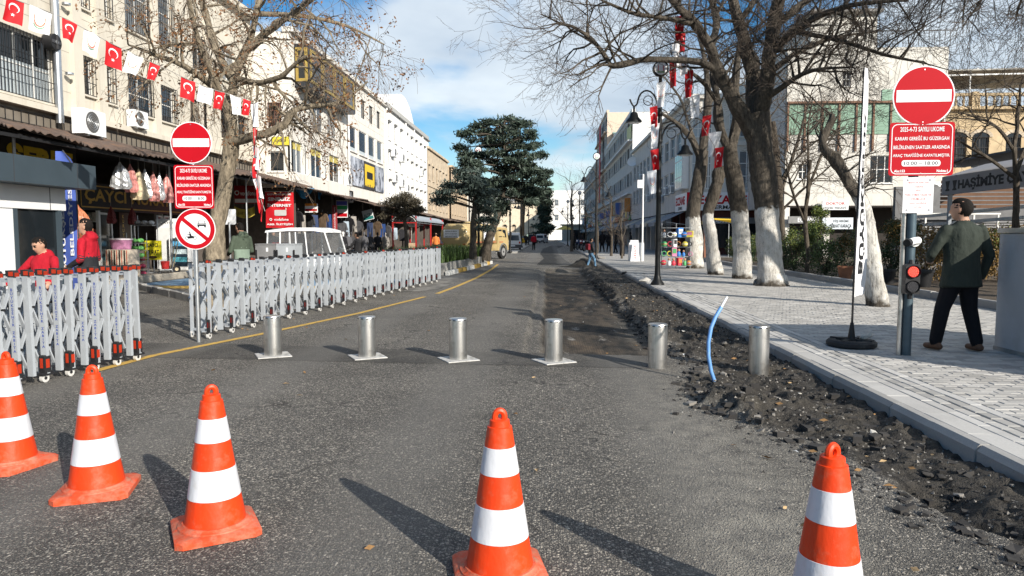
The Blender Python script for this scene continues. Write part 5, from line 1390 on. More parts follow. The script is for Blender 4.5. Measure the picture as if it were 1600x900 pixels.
# ------------------------------------------------------------------ far end: stone mosque-like building with dome and arches
FE = Fac('Y', 205.0, -1)
E = thing('stone_building', 'long honey-coloured stone building with arched windows closing the street', 'building', (-8,205,0))
MB().box(-22,-.6,205.3,225,0,11.2).build('core', SAND, E, world=True)
SANDL = mat('wall_honey_stone', (.70,.60,.46), .9, var=.2, scale=.8, stain=.3)
hol = [FE.rect(x0,x1,yt,369) for x0, x1, yt in ((786,792,353),(800,806,353),(812,818,353),(828,834,355))]
hol = [(a,b_,1.2,d) for a,b_,c,d in hol]
FE.wall(E, SANDL, -22, -.6, 0, 11.0, hol)
for r in hol:
    w = FE.window(E, r, FRB, GLASSD, 1, 1, None, rec=.3)
    um, rr_ = (r[0]+r[1])/2, (r[1]-r[0])/2+.25
    b = MB()
    for k in range(10):
        a0, a1 = PI*k/10, PI*(k+1)/10
        q = lambda a, rad: (um+rad*math.cos(a), r[3]-.2+rad*math.sin(a))
        b.prism([q(a0,rr_), q(a1,rr_), q(a1,rr_-.22), q(a0,rr_-.22)], lambda a, z, d: FE.P(a, z, d), .0, .12)
    b.build('arch', SAND, w, world=True, fix=True)
    FE_b = MB().prism([(um+(rr_-.25)*math.cos(PI*k/10), r[3]+(rr_-.25)*math.sin(PI*k/10)) for k in range(11)], lambda a, z, d: FE.P(a, z, d), .01, .03).build('fanlight', GLASSD, w, world=True, fix=True)
MB().add([(-22.4,204.6,11.0),(-.2,204.6,11.0),(-.2,225,14.0),(-22.4,225,14.0),(-22.4,204.6,10.7),(-.2,204.6,10.7),(-.2,225,13.7),(-22.4,225,13.7)], [(0,1,2,3),(4,5,1,0),(5,6,2,1),(7,4,0,3)]).build('roof', ROOFM, E, world=True)
MB().ell((-19,214,11.5), 7.5,7.5,6, 24, 12).build('dome', mat('dome_lead', (.42,.43,.44), .6, .2, var=.1), E, world=True, smooth=True)
t = thing('office_block', 'plain white office block behind the dark conifer at the end of the street', 'building', (16,240,0))
FW = Fac('Y', 240.0, -1)
hol = [(x_,x_+1.3,z,z+2.0) for z in (6.5,11.5) for x_ in (2.4,7.4,11)]
FW.wall(t, WHITEW, .4, 27, 0, 16.4, hol)
for r in hol: FW.window(t, r, FRW, GLASSL, 1, 2, None, rec=.2)
MB().box(.4,27,240.3,262,0,16.5).build('core', WHITEW, t, world=True)
t = thing('kiosk', 'low cream corner shop with a yellow parasol roof at the far junction', 'kiosk', (8,190,0))
MB().box(-4,7,0,6,0,4.2).build('wall', OFFW, t); MB().box(-4.5,7.5,-1.5,6.5,4.2,4.5).build('roof', OFFW, t)
MB().box(-2,4.5,-.05,-.01,.3,3).build('shop_window', GLASSD, t)
MB().lathe([(2.6,3.0),(1.2,3.6),(.1,4.0)], 8, (-3.5,-4,0)).build('parasol', mat('parasol_yellow', (.70,.50,.10), .7), t); MB().cyl((-3.5,-4,0),(-3.5,-4,3.2),.06,n=6).build('parasol_pole', GALV, t)

# ------------------------------------------------------------------ café side: pharmacy corner building
XR = 10.2
FR = Fac('X', XR, -1)
YP = 52.0
FP = Fac('Y', YP, -1)
Pd = thing('pharmacy_building', 'pharmacy corner building with glazed balconies and red and white sign band', 'building', (XR,60,PZ))
TILEW = mat('wall_tile_white', (.62,.60,.56), .7, var=.07, scale=1.5, stain=.4)
ZP, YP1 = 11.2, 86.8
hol = []
for z in (4.75, 7.55):
    for k in range(11): hol.append((YP+3.6+2.8*k, YP+5.5+2.8*k, z+.3, z+1.9))
FR.wall(Pd, GREYW, YP, YP1, 3.4, ZP, hol)
for i, r in enumerate(hol): FR.window(Pd, r, FRW, (GLASSB, GLASSD, GLASSL)[i % 3], 2, 2, GREYW, rec=.12)
xe = 15.4
holp = [FP.rect(1081,1100,236,298), FP.rect(1103,1112,240,298), FP.rect(1138,1150,246,298), FP.rect(1155,1180,236,298)]
holp = [(a, b_, 4.85, 7.55) for a, b_, c, d in holp]
upp = [(a, b_, 8.5, 10.4) for a, b_, c, d in holp]
FP.wall(Pd, TILEW, XR, xe, 3.4, ZP, holp+upp)
for i, r in enumerate(holp+upp): FP.window(Pd, r, FRW, GLASSL if i % 2 else CURT, 2, 3, TILEW, rec=.1, fw=.07)
b = MB(); FR.box(b, YP+.3, YP+3.2, 4.9, 7.5, .01, .5); gb = b.build('glazed_balcony', FRW, Pd, world=True)
for k in range(4):
    for z0_, z1_ in ((5.0,5.7),(5.8,6.9),(7.0,7.42)):
        b = MB(); FR.box(b, YP+.4+.7*k, YP+1.0+.7*k, z0_, z1_, .501, .512); b.build('pane', GLASSB, gb, world=True)
MB().box(XR+.26,24,YP+.26,YP1,3.4,ZP+.1).build('core', GREYW, Pd, world=True)
b = MB(); b.box(XR-.3,xe,YP-.3,YP-.001,ZP,ZP+.3); b.box(XR-.3,XR-.001,YP,YP1,ZP,ZP+.3); b.build('cornice', TILEW, Pd, world=True)
b = MB(); b.box(XR-.02,xe,YP-.14,YP-.001,7.9,8.2); b.build('string_course', TILEW, Pd, world=True)
# sign band
zs0, zs1 = 3.30, 4.58
sb = MB().box(XR-.25,xe,YP-.32,YP-.02,zs0,zs1).build('sign_band', SIGNWHITE, Pd, world=True)
ux = lambda px: ony(px, 368, YP-.33).x
for a, c in ((XR-.25, ux(1086)), (ux(1168), xe)): MB().box(a,c,YP-.34,YP-.321,zs0+.25,zs1).build('red_field', SIGNRED, sb, world=True)
link('lettering', text_mesh('ECZANE', mat=SIGNRED, bold=.03, width=ux(1166)-ux(1090), height=.62), sb, wloc(sb, ((ux(1090)+ux(1166))/2, YP-.345, 4.05)), (PI/2,0,0))
link('lettering', text_mesh('DERMAN', mat=INK, bold=.02, width=ux(1152)-ux(1108), height=.27), sb, wloc(sb, ((ux(1110)+ux(1150))/2, YP-.345, 3.52)), (PI/2,0,0))
ss = MB().box(XR-.26,XR-.02,YP+.02,YP+4.2,zs0,zs1).build('sign_band', SIGNWHITE, Pd, world=True)
link('lettering', text_mesh('ECZANE', mat=SIGNRED, bold=.04, width=3.6, height=.62), ss, wloc(ss, (XR-.275, YP+2.1, 4.05)), (PI/2,0,-PI/2))
link('lettering', text_mesh('DERMAN', mat=INK, bold=.02, width=1.6, height=.25), ss, wloc(ss, (XR-.275, YP+2.1, 3.52)), (PI/2,0,-PI/2))
MAROON = mat('shop_maroon', (.085,.025,.022), .7, var=.2)
sh = MB().box(XR+.05,xe,YP+.2,YP+.4,PZ,3.35).build('shop_front', MAROON, Pd, world=True)
MB().box(XR+.3,xe-.2,YP+.05,YP+.199,PZ+.5,2.5).build('shop_window', GLASSD, sh, world=True)
lb = MB().box(ux(1098),xe,YP-.1,YP+.04,2.35,2.78).build('name_board', mat('board_grey', (.22,.22,.22), .6), Pd, world=True)
link('lettering', text_mesh('DERMAN', mat=SIGNWHITE, bold=.02, width=ux(1147)-ux(1116), height=.28), lb, wloc(lb, ((ux(1116)+ux(1147))/2, YP-.11, 2.57)), (PI/2,0,0))
for yy in np.arange(YP+.4, YP1, 3.1):
    MB().box(XR+.02,XR+.4,yy,yy+.35,PZ,3.4).build('pier', MAROON if yy < 60 else GREYW, Pd, world=True)
MB().box(XR+3,XR+3.2,YP+.4,YP1,PZ,3.4).build('shop_back_wall', DARKIN, Pd, world=True)
MB().box(XR,XR+3,YP+.4,YP1,3.3,3.4).build('shop_ceiling', DARKIN, Pd, world=True)
AWNG = mat('awning_grey', (.30,.31,.33), .85, var=.15, scale=2); AWNC = mat('awning_cream', (.55,.50,.40), .85, var=.15, scale=2)
def cloth_awning(parent, y0, y1, m, x0=XR, z1=3.3, out=1.7, drop=.75, val=.3):
    b = MB(); n = 8
    vs = []
    for i in range(n+1):
        y_ = y0+(y1-y0)*i/n; s_ = .03*math.sin(i*1.7)
        vs += [(x0-.02,y_,z1),(x0-out,y_,z1-drop+s_),(x0-out-.01,y_,z1-drop-val+s_),(x0-out+.02,y_,z1-drop-.02+s_)]
    fs = []
    for i in range(n):
        o_, q_ = 4*i, 4*i+4; fs += [(o_,o_+1,q_+1,q_),(o_+1,o_+2,q_+2,q_+1),(o_,q_,q_+3,o_+3)]
    a = b.add(vs, fs).build('cloth_awning', m, parent, world=True)
    for yy in (y0+.1, y1-.1): MB().bar((x0,yy,z1-1.0),(x0-out,yy,z1-drop-.03),.03,.03).build('awning_arm', GALV, a, world=True)
for i, yy in enumerate((53,57.2,61.5,66,71,76,81)): cloth_awning(Pd, yy, yy+3.4, (AWNG,AWNG,AWNC)[i%3])
for i, (yy, z) in enumerate(((58.4,4.9),(61.0,4.9),(63.8,4.4),(66.6,7.3),(72,4.9),(77.5,7.4))):
    aircon(FR, None, yy, z, 'air conditioner box on the shaded facade, %s from the pharmacy corner' % 'first second third fourth fifth sixth'.split()[i], w=.9, h=.65)
t = thing('satellite_dish', 'white satellite dish on the shaded facade past the pharmacy', 'satellite dish', (XR-.3,84,10.0))
MB().lathe([(.05,0),(.35,.06),(.6,.2),(.61,.22),(.36,.1),(.05,.03)], 18).build('dish', WHITE, t, smooth=True)
t.rotation_euler = (R(70),0,R(-20)); MB().tube([(0,0,0),(.1,.2,-.5)], .03, 6).build('bracket', GALV, t)

# ------------------------------------------------------------------ more facades on the shaded side
def shaded_building(label, y0, y1, ztop, m, mg, nfl, ncol, x=XR, zbase=3.5, strip=False, pal=(0,1,2)):
    E = thing('facade_building', label, 'building', (x,(y0+y1)/2,PZ)); F_ = Fac('X', x, -1)
    hol = []; w_ = (y1-y0)/ncol; fh = (ztop-zbase)/nfl
    for j in range(nfl):
        for k in range(ncol): hol.append((y0+w_*(k+.12), y0+w_*(k+.88), zbase+fh*j+fh*.3, zbase+fh*j+fh*.82))
    F_.wall(E, m, y0, y1, zbase, ztop, hol)
    for i, r in enumerate(hol): F_.window(E, r, (FRW,FRD,FRW)[i%3], (GLASSB,GLASSD,GLASSL)[(i*7+i//3)%3], 2, 1, m, rec=.12)
    Fg = Fac('Y', y0, -1)
    Fg.wall(E, mg, x, x+12, zbase, ztop, [])
    MB().box(x+.26,x+14,y0+.05,y1,zbase,ztop+.08).build('core', m, E, world=True)
    b = MB(); F_.box(b, y0, y1, ztop, ztop+.45, -.3, .12); b.build('parapet', mg, E, world=True)
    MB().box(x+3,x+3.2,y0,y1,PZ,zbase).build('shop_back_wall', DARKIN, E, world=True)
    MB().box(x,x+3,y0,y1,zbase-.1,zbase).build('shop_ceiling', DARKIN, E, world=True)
    for yy in np.arange(y0+.2, y1, 3.8): MB().box(x+.02,x+.4,yy,yy+.4,PZ,zbase-.1).build('pier', m, E, world=True)
    rs = random.Random(int(y0)); cs = [SIGNRED, SIGNWHITE, mat('sign_blue', (.05,.15,.45), .6), mat('sign_cream', (.6,.52,.35), .6), mat('sign_green', (.05,.28,.15), .6), mat('sign_orange', (.6,.22,.04), .6)]
    for i, yy in enumerate(np.arange(y0+.6, y1-3.2, 3.9)):
        b = MB(); F_.box(b, yy, yy+rs.uniform(2.2,3.4), zbase-.05, zbase+rs.uniform(.45,.8), .05, .14); b.build('sign_board', rs.choice(cs), E, world=True)
        if rs.random() < .6: b = MB(); F_.box(b, yy+.2, yy+.32, zbase+.9, zbase+rs.uniform(1.9,2.8), .1, .8); b.build('projecting_sign', rs.choice(cs), E, world=True)
    for j in range(1, nfl):
        if j % 2: b = MB(); F_.box(b, y0+.5, y1-.5, zbase+fh*j-.12, zbase+fh*j+.06, .0, .5); b.build('balcony_slab', mg, E, world=True)
    for i, yy in enumerate(np.arange(y0+1, y1-3, 4.6)): cloth_awning(E, yy, yy+3.6, (AWNG,AWNC,AWNG)[i%3], x0=x)
    return E, F_
E2, F2 = shaded_building('white-gabled four-storey building with long window rows on the shaded side', 87.0, 124, 16.2, GREYW, WHITEW, 4, 12)
sy = F2.panel(E2, 'sign_board', mat('sign_pale_yellow', (.55,.52,.22), .6), (88,92.5,13.3,15.0), .03, .1)
sd = F2.panel(E2, 'sign_board', mat('sign_navy', (.015,.02,.06), .5), (88.5,94,3.6,5.2), .03, .2)
b = MB().tube([(XR-.21,91.3,4.4),(XR-.24,91.3,4.4)], .72, 24).build('yellow_disc', mat('disc_yellow', (.72,.50,.02), .5, var=0), sd, world=True)
E3, F3 = shaded_building('tall cream building with a long red banner on the shaded side', 124.2, 150, 22.5, GREYW, mat('wall_peach', (.62,.50,.40), .85, var=.08, stain=.3), 6, 8)
F3.panel(E3, 'red_banner', FLAGRED, (131,134,7.5,21.5), .6, .66)
E4, F4 = shaded_building('pale building at the far end of the shaded side', 150.2, 200, 16.5, GREYW, OFFW, 4, 14)
t = thing('roof_terrace', 'green-glazed roof shelter on top of the white-gabled building', 'roof shelter', (14,125,16.3))
MB().box(-3,3,-3,3,2.4,2.6).build('roof', mat('roof_green', (.25,.36,.32), .5), t)
for sx in (-2.8,2.8):
    for sy_ in (-2.8,2.8): MB().cyl((sx,sy_,0),(sx,sy_,2.4),.07,n=6).build('post', GALV, t)
MB().box(-2.9,2.9,-2.95,-2.9,.2,2.3).build('pane', GLASSL, t)

# ------------------------------------------------------------------ white and green building behind the trees
FWg = Fac('Y', 44.0, -1)
WHITEG = mat('wall_grey_white', (.62,.60,.555), .85, var=.10, scale=1.0, stain=.6)
Wg = thing('apartment_building', 'white building with green panels and brown mullions behind the bare trees', 'building', (18.5,44,PZ))
x0, x1 = 14.3, 23.6
fx = lambda px, py=300: ony(px, py, 44.0)
zt = 12.6
hol = [FWg.rect(1360,1396,243,286), FWg.rect(1248,1262,256,280), FWg.rect(1317,1330,112,135)]
FWg.wall(Wg, WHITEG, x0, x1, 3.3, zt, hol)
for r in hol: FWg.window(Wg, r, FRW, GLASSD, 3 if r[1]-r[0] > 1 else 2, 2, WHITEW, rec=.12)
GREENP = mat('panel_green', (.22,.36,.27), .6, var=.15, scale=1.2, stain=.3)
zb_, zt_ = fx(1300,210).z, fx(1300,162).z
for k in range(9):
    a = x0+.15+1.0*k; p_ = FWg.panel(Wg, 'green_panel', GREENP, (a,a+.9,zb_,zt_), .01, .05)
for k in range(10):
    a = x0+.02+1.0*k; FWg.panel(Wg, 'mullion', mat('mullion_brown', (.20,.11,.07), .7, var=.2), (a,a+.11,zb_-1.0,zt_), .02, .12)
FWg.panel(Wg, 'band', mat('mullion_brown', (.20,.11,.07), .7, var=.2), (x0,x1,zt_,zt_+.12), .01, .2)
FWg.panel(Wg, 'green_panel', GREENP, (fx(1372).x, fx(1398).x, fx(1390,158).z, fx(1390,140).z), .01, .05)
b = MB()
for k in range(22):
    a = x0+3+.3*k; b.box(a-.012,a+.012,43.9,43.93,zt,zt+.9)
b.box(x0+3,x0+9.6,43.89,43.94,zt+.9,zt+.95); b.build('railing', FRD, Wg, world=True)
cladding_lines(FWg, Wg, x0, x1, 3.3, zb_-1.0, hol, .75)
MB().box(x0,x1,44.26,56,3.3,zt+.05).build('core', WHITEG, Wg, world=True)
MB().box(x0+2,x0+6,46,52,zt,zt+2.6).build('penthouse', WHITEG, Wg, world=True); MB().box(x0+1.8,x0+6.2,45.6,52.2,zt+2.6,zt+2.75).build('penthouse_roof', ROOFM, Wg, world=True)
MB().box(x0,x1,46.5,46.7,PZ,3.3).build('shop_back_wall', DARKIN, Wg, world=True); MB().box(x0,x1,44,46.5,3.2,3.3).build('shop_ceiling', DARKIN, Wg, world=True)
for a in np.arange(x0, x1, 2.4): MB().box(a,a+.35,44.0,44.4,PZ,3.3).build('pier', OFFW, Wg, world=True)
def shop_sign(parent, x0p, x1p, yt, yb, Y, back, txts, nm='sign_board'):
    a, c = ony(x0p,(yt+yb)/2,Y), ony(x1p,(yt+yb)/2,Y); z0_, z1_ = ony((x0p+x1p)/2,yb,Y).z, ony((x0p+x1p)/2,yt,Y).z
    s_ = MB().box(a.x,c.x,Y,Y+.12,z0_,z1_).build(nm, back, parent, world=True)
    for tx, fu, fz, fw_, fh_, m_ in txts:
        link('lettering', text_mesh(tx, mat=m_, bold=.02, width=(c.x-a.x)*fw_, height=(z1_-z0_)*fh_), s_, wloc(s_, (a.x+(c.x-a.x)*fu, Y-.008, z0_+(z1_-z0_)*fz)), (PI/2,0,0))
    return s_
shop_sign(Wg, 1285,1326,314,328,43.6, SIGNWHITE, (('DOKTOR',.5,.72,.7,.3,INKRED),('FİZİK TEDAVİ',.5,.25,.8,.28,INK)))
sdent = shop_sign(Wg, 1285,1333,340,358,43.5, mat('sign_bluewhite', (.62,.68,.74), .6), (('DİŞ HEKİMİ',.6,.7,.5,.3,INK),('FERHAT KARACA',.6,.28,.7,.3,INK)))
shop_sign(Wg, 1232,1280,338,349,43.6, mat('board_grey', (.22,.22,.22), .6), (('ECZANE',.6,.5,.6,.6,SIGNWHITE),))
aircon(FWg, None, fx(1458,310).x, fx(1458,308).z, 'white air conditioner box seen below the red notice plate', w=1.2, h=.8)

# ------------------------------------------------------------------ sandstone house with arched windows, balustrade and roof canopy
FSn = Fac('Y', 45.0, -1)
Sn = thing('stone_building', 'sandstone house with barred arched windows and a balustrade under a canopy', 'building', (27,45,PZ))
xs0, xs1 = fx(1396).x*45/44, 36.0
zt = ony(1500,172,45.0).z
STN = mat('wall_sand_warm', (.52,.40,.25), .9, var=.22, scale=1.2, stain=.4, bump=.2, bscale=14)
hol = [FSn.rect(x0p,x1p,214,262) for x0p, x1p in ((1483,1511),(1519,1546),(1572,1596),(1430,1455))] + [(31.5,32.6,5.8,7.7),(33.6,34.7,5.8,7.7)]
FSn.wall(Sn, STN, xs0, xs1, 3.2, zt, hol)
for r in hol:
    w = FSn.window(Sn, r, FRD, GLASSD, 2, 3, None, bars=(.12,BAR,-.02), rec=.15, fw=.04)
    um, rr_ = (r[0]+r[1])/2, (r[1]-r[0])/2
    MB().prism([(um+rr_*math.cos(PI*k/10), r[3]+rr_*.55*math.sin(PI*k/10)) for k in range(11)], lambda a, z, d: FSn.P(a, z, d), .004, .012).build('fanlight', GLASSD, w, world=True, fix=True)
    b = MB()
    for k in range(9):
        a0, a1 = PI*k/9, PI*(k+.92)/9; q = lambda a, f_: (um+(rr_+f_)*math.cos(a), r[3]+(rr_*.55+f_)*math.sin(a))
        b.prism([q(a0,.2), q(a1,.2), q(a1,.0), q(a0,.0)], lambda a, z, d: FSn.P(a, z, d), .0, .06)
    b.build('arch_stones', SAND, w, world=True, fix=True)
MB().box(xs0,xs1,45.26,60,3.2,zt).build('core', STN, Sn, world=True)
MB().box(xs0,xs1,44.7,45.3,zt,zt+.18).build('cornice', STN, Sn, world=True)
o_ = MB().lathe([(.10,0),(.10,.06),(.05,.12),(.085,.3),(.045,.5),(.09,.58),(.09,.64)], 8).build('baluster', STN); bal = o_.data; bpy.data.objects.remove(o_)
for k in range(28):
    link('baluster', bal, Sn, wloc(Sn, (xs0+.3+.45*k, 44.95, zt+.18)))
MB().box(xs0,xs1,44.82,45.08,zt+.82,zt+.98).build('balustrade_rail', STN, Sn, world=True)
for k in range(4): MB().box(xs0+.1+4.2*k,xs0+.5+4.2*k,44.75,45.15,zt+.18,zt+1.05).build('balustrade_pier', STN, Sn, world=True)
c0z, c1z = ony(1500,113,46).z, ony(1500,152,44).z
b = MB().add([(xs0-.3,44.5,c0z-.2),(xs1,44.5,c0z),(xs1,55,c0z+.9),(xs0-.3,55,c0z+.7),(xs0-.3,44.5,c0z-.28),(xs1,44.5,c0z-.08),(xs1,55,c0z+.8),(xs0-.3,55,c0z+.6)], [(0,1,2,3),(7,6,5,4),(4,5,1,0),(7,4,0,3)]).build('canopy', mat('canopy_cloth', (.42,.40,.36), .85, var=.1), Sn, world=True)
for k in range(6): MB().bar((xs0+2.2*k,44.5,c0z-.12),(xs0+2.2*k,55,c0z+.6),.08,.10).build('canopy_rafter', WHITE, Sn, world=True)
MB().bar((xs0-.3,44.45,c0z-.55),(xs1,44.45,c0z-.35),.08,.08).build('canopy_rail', WHITE, Sn, world=True)
for k in range(4): MB().cyl((xs0+.2+4*k,44.9,zt+.98),(xs0+.2+4*k,44.9,c0z-.1),.05,n=6).build('canopy_post', WHITE, Sn, world=True)
MB().box(xs0,xs1,47.5,47.7,PZ,3.2).build('back_wall', DARKIN, Sn, world=True)

# ------------------------------------------------------------------ tea garden with lettered awning
Tg = thing('tea_garden', 'tea garden pavilion with grey lettered awning and white rails', 'pavilion', (13,20,PZ))
XT = 13.0
def tz(px, py): v = onx(px, py, XT); return v.y, v.z
ya, yb_ = tz(1472,300)[0], 14.0
zt0, zt1 = 3.42, 2.82
TGREY = mat('awning_dove', (.34,.33,.34), .85, var=.1, scale=2)
MB().box(XT-.02,XT+.02,yb_,ya,zt1,zt0).build('valance', TGREY, Tg, world=True)
MB().add([(XT,yb_,zt0),(XT,ya,zt0),(XT+3.2,ya,zt0+1.0),(XT+3.2,yb_,zt0+1.0)], [(0,3,2,1)]).build('awning_cloth', TGREY, Tg, world=True)
MB().bar((XT-.05,yb_,zt0+.33),(XT-.05,ya-.9,zt0+.33),.5,.06,(.3,0,1)).build('upper_roof_edge', mat('roof_edge_dark', (.07,.07,.075), .6), Tg, world=True)
tw = 'HAŞİMİYE ÇAY BAHÇESİ'
y_l = tz(1498,290)[0]; full = 5.4
link('lettering', text_mesh(tw, mat=INK, bold=.05, width=full, height=.44), Tg, wloc(Tg, (XT-.026, y_l-full/2, (zt0+zt1)/2)), (PI/2,0,-PI/2))
for dy in (.35, .75):
    MB().prism([(ya-dy+a*.8, 3.12+c*.5) for a, c in ((-.12,-.36),(.12,-.36),(.16,-.30),(.07,-.2),(.10,0),(.16,.28),(-.16,.28),(-.10,0),(-.07,-.2),(-.16,-.30))], lambda a, z, d: (d, a, z), XT-.022, XT-.026).build('tea_glass_mark', INK, Tg, world=True, fix=True)
for yy, xx in ((ya-.3,XT+.1),(18.2,XT+.1),(16,XT+.1),(ya-.3,XT+3),(17,XT+3)): MB().box(xx-.05,xx+.05,yy-.05,yy+.05,PZ,zt0).build('post', mat('post_slate', (.30,.33,.37), .6), Tg, world=True)
wh = MB()
for z in (2.35, 2.05): MB().bar((XT+.3,ya+2.5,z-.2),(XT+.3,14,z+.12),.06,.10).build('white_rail', mat('rail_white', (.6,.6,.58), .7, var=.1), Tg, world=True)
o_ = MB().box(0,6,-.02,.02,0,.10).build('slat', mat('slat_brown', (.14,.075,.045), .8, var=.3, scale=2)); sl_ = o_.data; bpy.data.objects.remove(o_)
for k in range(7): link('slat', sl_, Tg, wloc(Tg, (XT+.6, ya+1.2, 2.45+.14*k)))
MB().box(XT+.6,XT+8,ya+4.4,ya+4.6,PZ,3.4).build('back_wall', mat('shutter_grey', (.15,.15,.155), .7, var=.2), Tg, world=True)
o_ = MB().box(0,4,-.03,.0,0,.05).build('shutter_slat', SHUT); sl2 = o_.data; bpy.data.objects.remove(o_)
for k in range(12): link('shutter_slat', sl2, Tg, wloc(Tg, (XT+1.6, ya+4.38, 1.0+.10*k)))
for k in range(5): MB().box(XT+.6+.9*k,XT+.66+.9*k,ya+3.9,ya+3.96,.9,2.3).build('white_frame', FRW, Tg, world=True)
MB().box(XT+.6,XT+4.3,ya+3.88,ya+3.97,1.55,1.6).build('white_frame', FRW, Tg, world=True); MB().box(XT+.6,XT+4.3,ya+3.88,ya+3.97,2.3,2.36).build('white_frame', FRW, Tg, world=True)

# ------------------------------------------------------------------ bark, leaves
def bark_mat(name, col, whitewash=None):
    m, N, L, B = _nt(name)
    tc = N.new('ShaderNodeTexCoord'); P = tc.outputs['Object']
    mp = N.new('ShaderNodeMapping'); mp.inputs['Scale'].default_value = (1,1,.28); L.new(P, mp.inputs[0])
    rg = nnoise(N, L, mp.outputs[0], 16, 7, .72); bl = nnoise(N, L, P, 3.0, 5, .6)
    c = nmix(N, L, nrange(N, L, rg, .35, .66), tuple(x*.38 for x in col), tuple(min(1,x*1.35) for x in col))
    c = nmix(N, L, nrange(N, L, bl, .5, .7, 0, .6), c, tuple(x*.6 for x in col))
    if whitewash:
        sp = N.new('ShaderNodeSeparateXYZ'); L.new(P, sp.inputs[0])
        h = nmath(N, L, 'ADD', sp.outputs[2], nmath(N, L, 'MULTIPLY', nmath(N, L, 'SUBTRACT', nnoise(N, L, P, 5, 4, .6), .5), .5))
        lime = nmath(N, L, 'MULTIPLY', nrange(N, L, h, whitewash+.04, whitewash-.04), nrange(N, L, h, .06, .22))
        lime = nmath(N, L, 'MULTIPLY', lime, nrange(N, L, rg, .30, .48, .45, 1.0))
        lc = nmix(N, L, nrange(N, L, bl, .3, .7), (.44,.415,.37), (.70,.685,.65))
        lc = nmix(N, L, nrange(N, L, nnoise(N, L, mp.outputs[0], 30, 5, .7), .45, .34), lc, (.27,.25,.22))
        c = nmix(N, L, lime, c, lc)
    L.new(c, B.inputs['Base Color']); B.inputs['Roughness'].default_value = .92; B.inputs['Specular IOR Level'].default_value = .2
    bp = N.new('ShaderNodeBump'); bp.inputs['Strength'].default_value = 1.0; bp.inputs['Distance'].default_value = .05
    L.new(rg, bp.inputs['Height']); L.new(bp.outputs[0], B.inputs['Normal'])
    return m
BARK = bark_mat('bark_grey', (.105,.088,.070)); BARKW = bark_mat('bark_limewashed', (.105,.090,.073), 2.15); BARKP = bark_mat('bark_plane', (.27,.225,.165))
TWIG = mat('twig', (.085,.066,.052), .9, var=.3, scale=2); TWIGP = mat('twig_plane', (.15,.115,.085), .9, var=.3, scale=2)
def leaf_mat(name, col, var=.5):
    m, N, L, B = _nt(name)
    ge = N.new('ShaderNodeNewGeometry')
    c = nmix(N, L, ge.outputs['Random Per Island'], tuple(x*(1-var) for x in col), tuple(x*(1+var*.8) for x in col))
    c = nmix(N, L, nrange(N, L, nnoise(N, L, ge.outputs['Position'], 2.2, 3, .6), .35, .68, 0, .55), c, tuple(x*.55 for x in col))
    L.new(c, B.inputs['Base Color']); B.inputs['Roughness'].default_value = .55; B.inputs['Specular IOR Level'].default_value = .3
    return m
